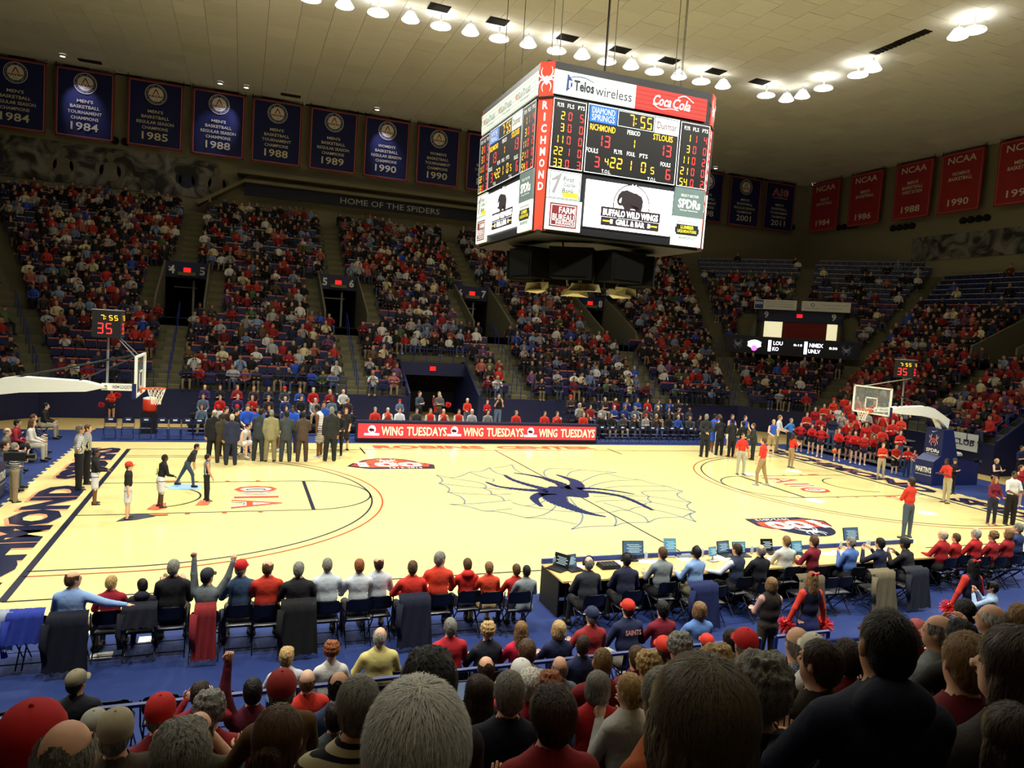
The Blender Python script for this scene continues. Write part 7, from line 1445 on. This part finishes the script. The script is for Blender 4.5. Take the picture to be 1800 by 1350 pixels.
for i, (px, py, sc, c1, hr, hc, lab) in enumerate([(1658, 931, 1., (160, 26, 34), 'rim', 'lg', 'bald man in a dark red sweater'), (1681, 937, .9, (170, 30, 36), 'short', 'br', 'boy with brown hair in red'), (1716, 929, 1., (170, 30, 36), 'short', 'lg', 'grey-haired man in a red sweater'), (1746, 934, .96, (160, 34, 40), 'curly', 'lb', 'woman with fair curly hair in red'), (1773, 930, .98, (150, 28, 36), 'bob', 'lb', 'person with fair bobbed hair in dark red'), (1790, 919, 1.03, (44, 60, 104), 'short', 'gy', 'grey-haired man in navy at the right edge')]):
    seated(px, py, N_(arm=AK, fat=1.15 if i != 1 else 1, hy=.15), -8, lab+', right end of the front row', sc=sc, chang=0, chlab='dark folding chair right of the press table, '+ORD[i]+' one', shirt=c1, pants=BK, hair=hr, hc=hc, sleeve=2)
row2 = [(505, 1139, .93, dict(hy=-.3, arm=AK), (200, 200, 206), (70, 96, 136), 'p', 'thick', 'bl', 'fair-haired youth in a white top and jeans'), (584, 1128, .96, dict(fem=1, arm=AK, hy=-.2), (214, 212, 206), NAV, 'p', 'curly', 'rd', 'woman with short auburn hair in a ribbed white sweater'), (669, 1102, 1.03, dict(fat=1.2, arm=AK, hy=-.3), (206, 192, 120), KH, 'w', 'balding', 'lg', 'man with thin white hair in a pale yellow shirt'),
        (792, 1086, 1.02, dict(fat=1.2, arm=AK), (180, 34, 46), NAV, 'w', 'short', 'gy', 'grey-haired man in a red polo'), (858, 1094, .98, dict(fem=1, fat=1.1, arm=AK), (40, 40, 54), NAV, 'p', 'curly', 'bl', 'woman with curly blond hair in a dark vest'), (917, 1092, .98, dict(fem=1, arm=AK, hy=-.2), (196, 30, 60), NAV, 'p', 'long', 'lb', 'woman with long light brown hair in crimson'), (983, 1091, .98, dict(fem=1, arm=AK, fat=1.05), (26, 32, 66), NAV, 'p', 'bob', 'bl', 'woman with straight blond hair in navy'),
        (1041, 1068, 1.02, dict(fat=1.15, arm=AK), (150, 40, 42), BK, 'w', 'short', 'gy', 'man in a navy cap and brick red shirt'), (1104, 1055, 1.03, dict(fat=1.15, arm=((.35, .3, -.8), (.2, 1, .1)), lean=.1), (32, 40, 74), (150, 146, 132), 'w', 'short', 'db', 'man in a red cap and navy shirt printed SAINTS'), (1165, 1057, 1.0, dict(fat=1.1, arm=AK, lean=.08), (120, 24, 44), BK, 'w', 'thick', 'bk', 'dark-haired person in a maroon top'), (1230, 1058, 1.02, dict(fat=1.25, arm=AK), (92, 128, 190), BK, 'w', 'bob', 'lb', 'person with fair bobbed hair in a sky blue shirt')]
for i, (px, py, sc, pk, c1, c2, sk, hr, hc, lab) in enumerate(row2):
    po = N_(**pk); pos = seated(px, py, po, 0, lab+', in front of the railing', sc=sc, chang=0, chlab='dark folding chair in front of the railing, '+ORD[i]+' from the left', shirt=c1, vest=(0, (32, 34, 48)) if i == 4 else None, pants=c2, skin=sk, hair=hr, hc=hc, sleeve=2, cap=(34, 44, 74) if i == 7 else R3 if i == 8 else None)
    if i == 8: t = tag(tadd(MB(), 'SAINTS', 0, 0, .26, .075, 0, .03).build('shirt_lettering', M((206, 130, 120), .7)), None); t.parent = S.collection.objects[-1] if 0 else None; t.matrix_world = frame((pos[0], pos[1]-.135, pos[2]+1.0*sc), (1, 0, 0), (0, .25, 1)); t.parent = None; own = [o for o in COL.objects if o.get('label') == lab+', in front of the railing'][0]; bpy.context.view_layer.update(); t.parent = own; t.matrix_parent_inverse = own.matrix_world.inverted()
for i, px in enumerate((285, 200, 375, 12, 700)): q = at(px, 1250, .82); chair('near', at(px, 1215+(0 if px < 600 else -25), .82)[0], -13.0, 0, 'empty dark folding chair at the railing, '+['beside the red-capped man', 'next to the man in the tan cap', 'left of the raised maroon arm', 'at the left edge', 'right of the yellow shirt'][i])
po = N_(fat=1.1, hy=-.55, arm=AK); seated(136, 1180, po, 0, 'man in a tan flat cap and black jacket looking right, behind the blue walkway', sc=1., chang=0, chlab='dark folding chair under the man in the tan cap', shirt=(24, 26, 34), pants=BK, skin='t', hair='short', hc='bk', sleeve=2, cap=(120, 112, 90))
# standing beside the walkway
P0 = lambda px, py, z: at(px, py, z)
def stand_h(px, py, hgt, po, ang, **kw):
    t = top_of(po); sc = hgt/t[2]; pos = place_head(px, py, po, ang, sc, 0.); return person(pos, ang, po, scale=sc, **kw), pos
stand_h(1357, 1015, 1.64, dict(res=.02, fem=1, arm=A_REST, fat=1.05), 12, shirt=(196, 150, 140), vest=(1, (44, 36, 32)), pants=(60, 52, 36), skin='p', hair='bob', hc='lb', sleeve=2, label='woman in a brown quilted vest standing behind the press table')
for px, py, hc, an, lab in ((1428, 1005, 'lb', 10, 'cheerleader with long fair hair and a red bow, seen from behind'), (1711, 983, 'bk', 8, 'cheerleader with long dark hair at the right, seen from behind')):
    po = dict(res=.02, fem=1, skirt=1, arm=((.4, .05, -1), (.3, .2, -1))); o, pos = stand_h(px, py, 1.68, po, an, shirt=(24, 28, 54), pants=(26, 34, 84), bare=1, skin='p', hair='long', hc=hc, sleeve=0, label=lab, shoes=(220, 220, 216))
    me = shell(body(po), 'sleeve', [UARM, FARM_], .010); c = link('sleeve', me, o); setmat(c, M((214, 60, 44), .8)); bpy.context.view_layer.update(); r = body(po)
    bw = link('bow', MB().tube([(-.07, 0, .02), (0, 0, 0), (.07, 0, .02)], [.03, .01, .03], 6).data('bow', M((206, 40, 50), .6)), o, mw=Matrix.Translation(Vector(r['hc'])+Vector((0, -.09, .11))))
    for s_ in 'LR': pompom(o.matrix_world@Vector(r['jo']['hand'+s_]), (206, 34, 36), 'red pompom in the %s hand of the %s cheerleader behind the press table' % ({'L': 'left', 'R': 'right'}[s_], 'fair' if hc == 'lb' else 'dark-haired'), .18)
stand_h(1745, 1022, 1.5, dict(res=.02, arm=A_FACE, hy=.3), -25, shirt=(160, 184, 218), pants=BK, skin='t', hair='short', hc='bk', sleeve=2, label='man in a pale blue shirt raising a phone with both hands')
# ================================================================ NEAR STAND CROWD, SEEN FROM BEHIND
def strands(o, res, n, col, L=.05, seed=1, up=.25, rad=(.088, .107, .104), part=0., thick=.0006, low=-.09, top=1.):
    """short real hairs over the scalp, combed away from the crown"""
    rr = np.random.default_rng(seed); d = rr.normal(size=(n*3, 3)); d /= np.linalg.norm(d, axis=1)[:, None]
    c = np.array([0, -.02, .035]); P = c+d*np.array(rad); ok = (P[:, 2] > low) & (P[:, 2] < top) & ~((P[:, 1] > .05) & (P[:, 2] < .075)); P, d = P[ok][:n], d[ok][:n]; n = len(P)
    crown = np.array([part, -.03, .15]); f = P-crown; f -= (f*d).sum(1)[:, None]*d; f /= np.linalg.norm(f, axis=1)[:, None]+1e-6
    f += rr.normal(0, .3, (n, 3)); f -= (f*d).sum(1)[:, None]*d; g = np.cross(f, d); g /= np.linalg.norm(g, axis=1)[:, None]+1e-6; LL = L*rr.uniform(.5, 1.2, n)[:, None]; w_ = thick*rr.uniform(.7, 1.6, n)[:, None]
    def onto(q, e): v = q-c; k_ = np.sqrt(((v/np.array(rad))**2).sum(1))[:, None]; v = v/k_*(1+e); v[:, 2] = np.where(q[:, 2] < -.03, np.minimum(v[:, 2], q[:, 2]-c[2]), v[:, 2]); return c+v
    e1 = rr.uniform(.0, .05, (n, 1))+up*.06; a = P*1.0; b = onto(P+f*LL*.5, e1*.8); e = onto(P+f*LL, e1*1.2)
    V = np.stack([a-g*w_, a+g*w_, b-g*w_*.8, b+g*w_*.8, e], 1).reshape(-1, 3); i = np.arange(n)[:, None]*5
    F = np.concatenate([np.concatenate([i, i+1, i+3], 1), np.concatenate([i, i+3, i+2], 1), np.concatenate([i+2, i+3, i+4], 1)])
    me = np_mesh('hair_strands', V, F, False); me.materials.append(col); s_ = link('hair_strands', me, o, mw=Matrix.Translation(Vector(res['hc']))@Matrix(res['RH'].tolist()).to_4x4()); s_['kind'] = 'stuff'; return s_
def fg(px, py, w_, c1, hr, hc, lab, an=None, sk='w', cap=None, st_=0, **pk):
    """seated spectator whose crown is at (px, py); w_ = head width in the photo"""
    dep = FPX*.165/w_; T = at_depth(px, py, dep); fl = nz(T[1]+.05); big = w_ > 60; caplab = cap
    po = dict(sit=1, res=.0145 if w_ > 95 else .018 if w_ > 45 else .024, arm=AK, bust=1 if w_ > 45 else 0); kwp = {k: pk.pop(k) for k in list(pk) if k in ('sleeve', 'vest', 'pants', 'face')}; po.update(pk)
    if an is None: an = 14
    t = top_of(po); sc = min(1.16, max(.74, (T[2]-fl)/t[2])); t = t*sc; a = math.radians(-an)
    pos = (T[0]-(t[0]*math.cos(a)-t[1]*math.sin(a)), T[1]-(t[0]*math.sin(a)+t[1]*math.cos(a)), T[2]-t[2])
    kwp.setdefault('sleeve', 2); kwp.setdefault('pants', NAV)
    o = person(pos, an, po, shirt=c1, skin=sk, hair=hr, hc=hc, label=lab, cap=cap, scale=sc, **kwp)
    if w_ > 40 and hr != 'none' and (not cap) and hr not in ('rim',): 
        n = 9000 if w_ > 140 else 3200 if w_ > 70 else 1000
        if hr == 'balding': n //= 2
        cc = tuple(min(255, int(v*1.12+6)) for v in HC[hc]); kw = dict(L=.038 if hr in ('short', 'balding') else .07 if hr in ('thick', 'curly', 'bob') else .02 if hr == 'buzz' else .12, up=.3 if hr in ('short', 'buzz') else .9 if hr in ('thick', 'curly') else .1)
        if hr in ('bob', 'long'): kw['rad'] = (.099, .114, .108)
        if hr in ('thick', 'curly'): kw['rad'] = (.098, .114, .106)
        if hr == 'buzz': kw['rad'] = (.081, .1, .101)
        if hr == 'short': kw['rad'] = (.087, .106, .103)
        if hr == 'balding': kw['low'] = -.08; kw['L'] = .02; kw['top'] = .062
        s_ = strands(o, body(po), n, M(cc, .45, amt=.6, scale=150, spec=.4), seed=int(px), thick=.00055 if w_ > 140 else .0009, **kw)
    return o
FG = [(738, 1200, 190, (122, 66, 34), 'short', 'wh', 'large head of thick cropped white hair, nearest the camera', 12, 'w', None, dict(fat=1.3)),
 (1240, 1160, 165, (60, 26, 34), 'bob', 'gb', 'person with a straight grey-brown bob, close to the camera', 16, 'w', None, dict()),
 (1562, 1072, 108, (22, 28, 50), 'buzz', 'bk', 'man with very short dark hair in a navy hooded top', 18, 't', None, dict(fat=1.3, hood=1)),
 (1340, 1155, 92, (34, 34, 36), 'curly', 'gy', 'person with short curly grey hair in a dark patterned sweater', 16, 'w', None, dict(fat=1.2)),
 (1443, 1125, 62, (44, 36, 26), 'short', 'db', 'young man with dark brown hair in a brown sweatshirt', 5, 'w', None, dict(hy=.35)), (1491, 1127, 46, (110, 22, 30), 'thick', 'db', 'person with brown hair in dark red behind the brown sweatshirt', 12, 'w', None, dict()),
 (1702, 1113, 80, (104, 22, 30), 'short', 'lb', 'man with cropped thinning hair and red collar, right', 18, 'w', None, dict(fat=1.15)), (1652, 1080, 44, (112, 118, 120), 'balding', 'gy', 'balding grey man in a grey checked shirt', -10, 'w', None, dict(hy=.3, fat=1.1)),
 (1744, 1061, 40, ('check', (44, 50, 40), (170, 150, 80), 42), 'balding', 'wh', 'white-haired balding man in a green and yellow plaid shirt', 0, 'w', None, dict(arm=A_FACE, hy=.4)), (1697, 1053, 33, (36, 36, 44), 'short', 'bk', 'person with short black hair beside the plaid shirt', 0, 'w', None, dict(hy=-.4)),
 (1792, 1105, 95, (40, 36, 34), 'long', 'db', 'woman with long brown hair at the right edge', 12, 'p', None, dict(fem=1, hy=.5)), (1785, 1240, 110, (30, 30, 40), 'long', 'db', 'dark-haired person low in the bottom right corner', 14, 'p', None, dict(fem=1)),
 (1166, 1176, 88, (168, 84, 40), 'short', 'gy', 'grey-haired man in an orange-brown shirt leaning to the right', -20, 'w', None, dict(fat=1.25, hy=-.3, lean=.12)), (1108, 1184, 50, (206, 206, 200), 'bun', 'bl', 'blond woman with a black hair clip in a white blouse', -5, 'p', None, dict(fem=1, arm=A_CHIN, hy=.3)),
 (1052, 1181, 48, (176, 30, 34), 'bob', 'gy', 'person with a straight grey bob in red', 10, 'w', None, dict()), (1060, 1139, 40, (128, 28, 34), 'buzz', 'lb', 'man with cropped sandy hair in dark red', 10, 'w', None, dict(fat=1.2)), (973, 1210, 74, (140, 36, 42), 'thick', 'db', 'boy with thick brown hair in a dark red T-shirt', 5, 'w', None, dict(sleeve=1)),
 (897, 1181, 56, (24, 30, 48), 'short', 'gy', 'man with dark grey hair and a blue collar under navy', 12, 'w', None, dict(fat=1.15)), (932, 1178, 38, (150, 30, 40), 'thick', 'wh', 'white-haired woman in dark red', -10, 'w', None, dict(hy=-.4)), (917, 1162, 33, (170, 60, 60), 'short', 'gy', 'person in a white baseball cap', 10, 'w', (214, 214, 210), dict()),
 (841, 1188, 46, (44, 38, 36), 'long', 'db', 'woman with long dark brown hair below the railing', 0, 'p', None, dict(fem=1, arm=A_FACE, hy=.2)), (985, 1153, 34, (96, 104, 110), 'rim', 'gy', 'bald man in a grey shirt below the railing', -10, 'w', None, dict(hy=-.3)), (966, 1182, 38, (60, 44, 38), 'curly', 'rd', 'person with auburn curls below the railing', 5, 'w', None, dict()),
 (756, 1147, 78, (40, 40, 46), 'thick', 'bk', 'person with glossy black hair behind the white head', -8, 'w', None, dict(hy=-.3)), (855, 1153, 29, (70, 76, 50), 'balding', 'db', 'balding man in olive by the railing', 5, 'w', None, dict()), (927, 1123, 28, (130, 134, 138), 'short', 'br', 'boy with brown hair in grey just under the railing', 5, 'w', None, dict()), (1026, 1117, 28, (34, 44, 80), 'short', 'db', 'dark-haired man in navy by the railing', 5, 'w', None, dict(hy=-.4)),
 (632, 1190, 90, ('stripe', (186, 180, 148), (22, 24, 34), 7), 'short', 'gy', 'man with swept dark grey hair in a cream shirt with navy stripes', 5, 'w', None, dict(fat=1.25, hy=-.1)), (597, 1180, 44, (52, 74, 112), 'balding', 'bk', 'balding dark-haired man in denim blue', -10, 'w', None, dict(hy=-.4, fat=1.1)), (496, 1182, 54, (92, 66, 34), 'short', 'gy', 'man in a faded red cap and brown jacket', -15, 'w', (170, 52, 50), dict(fat=1.3, hy=-.3)),
 (541, 1176, 30, (204, 50, 36), 'rim', 'lb', 'bald man in bright orange-red behind the railing', -10, 'p', None, dict(hy=-.3, fat=1.15)), (445, 1192, 32, (92, 24, 44), 'short', 'bk', 'dark-haired person in maroon raising a fist', 0, 'w', None, dict(armL=((.25, .1, 1), (-.1, .15, 1)), handL='fist')),
 (492, 1242, 100, (96, 66, 34), 'bun', 'br', 'woman with brown hair tied back at the bottom', 0, 'w', None, dict(fem=1, hy=-.3)), (320, 1273, 105, (60, 56, 70), 'thick', 'gy', 'woman with smooth grey hair at the bottom', 0, 'w', None, dict(fem=1)), (284, 1224, 50, (130, 30, 38), 'short', 'gy', 'man in a red cap and a cream collar', -20, 'w', (204, 40, 38), dict(hy=-.5, fat=1.2)),
 (369, 1218, 44, (150, 34, 44), 'curly', 'gy', 'person with dark grey curls in red', 0, 'w', None, dict(fat=1.1)), (352, 1201, 34, (140, 30, 40), 'thick', 'db', 'person with brown hair held by sunglasses', 0, 'w', None, dict(arm=A_FACE)), (350, 1251, 54, (70, 66, 50), 'balding', 'db', 'balding man in glasses with bare forearms', -15, 'w', None, dict(hy=-.4, sleeve=1, arm=A_FACE)),
 (118, 1266, 112, (60, 52, 40), 'balding', 'gy', 'balding man with dark grey sides, bottom left', -15, 'w', None, dict(hy=-.4, fat=1.2)), (205, 1252, 62, (70, 60, 50), 'short', 'gy', 'man in a light tan baseball cap', -30, 'w', (168, 158, 132), dict(hy=-.6, fat=1.2)), (58, 1245, 96, (150, 22, 30), 'short', 'db', 'man in a bright red cap and red jacket, bottom left', -35, 'w', (186, 22, 28), dict(hy=-.5, fat=1.3)),
 (167, 1251, 44, (170, 168, 150), 'short', 'lg', 'person in a grey cap left of the tan cap', -10, 'w', (150, 148, 136), dict(hy=-.3)), (1195, 1114, 34, (196, 84, 40), 'curly', 'gy', 'person with curly grey hair in orange', 5, 'w', None, dict(fat=1.1)), (1243, 1116, 22, (60, 90, 170), 'short', 'br', 'child in a red cap and blue, in front of the curly grey head', 5, 'w', R3, dict()), (1167, 1121, 26, (90, 90, 80), 'short', 'br', 'person in a red cap right of the SAINTS shirt', 5, 'w', R3, dict()),
 (1311, 1108, 38, (150, 24, 34), 'short', 'gy', 'man in a bright red cap with a white back strap', 8, 'w', (200, 34, 34), dict(fat=1.1)), (1287, 1106, 32, (150, 156, 164), 'short', 'bk', 'dark-haired person in a grey hood', 5, 'w', None, dict(hood=1)), (1260, 1138, 52, (176, 160, 120), 'curly', 'bl', 'woman with short curly blond hair', 10, 'w', None, dict(fem=1)), (1226, 1150, 36, (150, 140, 110), 'thick', 'bl', 'blond person half hidden behind the grey-brown bob', 5, 'w', None, dict(fem=1)),
 (1140, 1146, 40, (160, 166, 176), 'curly', 'bl', 'woman with curly blond hair below the railing', 10, 'w', None, dict(fem=1)), (1120, 1135, 30, (110, 30, 40), 'short', 'br', 'person with brown hair in dark red below the railing', 5, 'w', None, dict()), (1404, 1101, 40, ('check', (70, 84, 112), (150, 160, 176), 60), 'rim', 'gy', 'bald man in a blue plaid shirt', 12, 'w', None, dict(fat=1.15, arm=A_CLAP)), (1430, 1118, 44, (206, 206, 204), 'short', 'gy', 'person in a cream cap clapping', -5, 'w', (206, 200, 180), dict(arm=A_CLAP, hy=-.3)),
 (1613, 1092, 34, (150, 40, 44), 'short', 'gy', 'person in a washed-out pink cap', 0, 'w', (196, 100, 100), dict(hy=-.4)), (1530, 1108, 40, (28, 32, 44), 'short', 'bk', 'person in dark clothes left of the navy hooded top', 10, 'w', None, dict(arm=A_CLAP)), (1690, 1092, 50, (40, 38, 40), 'thick', 'bk', 'person with black hair behind the cropped head', 12, 'w', None, dict()),
 (8, 1290, 70, (150, 150, 144), 'thick', 'wh', 'pale-haired person at the bottom left edge', -10, 'w', None, dict()), (1420, 1290, 0, 0, 0, 0, 0, 0, 0, 0, 0), (590, 1235, 46, (84, 92, 96), 'short', 'db', 'person in grey plaid beside the denim shirt', 0, 'w', None, dict()), (1795, 1062, 40, (160, 100, 110), 'bob', 'lb', 'person in pink at the right edge by the stair rail', 5, 'p', None, dict(fem=1))]
for px, py, w_, c1, hr, hc, lab, an, sk, cap, pk in FG:
    if w_: fg(px, py, w_, c1, hr, hc, lab, an, sk, cap, **dict(pk))
q = at_depth(812, 1214, 4.6); ph = empty('phone', tuple(q), label='small camera phone held up below the railing', cat='phone'); MB().box((0, 0, 0), (.07, .012, .13)).build('case', M((40, 70, 110), .4), ph); MB().box((0, -.008, 0), (.062, .003, .115)).build('display', M((150, 170, 200), .4, emit=.4), ph)
q = at(1737, 1030, 1.45); ph = empty('phone', tuple(q), label='phone raised by the man in the pale blue shirt', cat='phone'); MB().box((0, 0, 0), (.07, .012, .13)).build('case', BLK, ph)
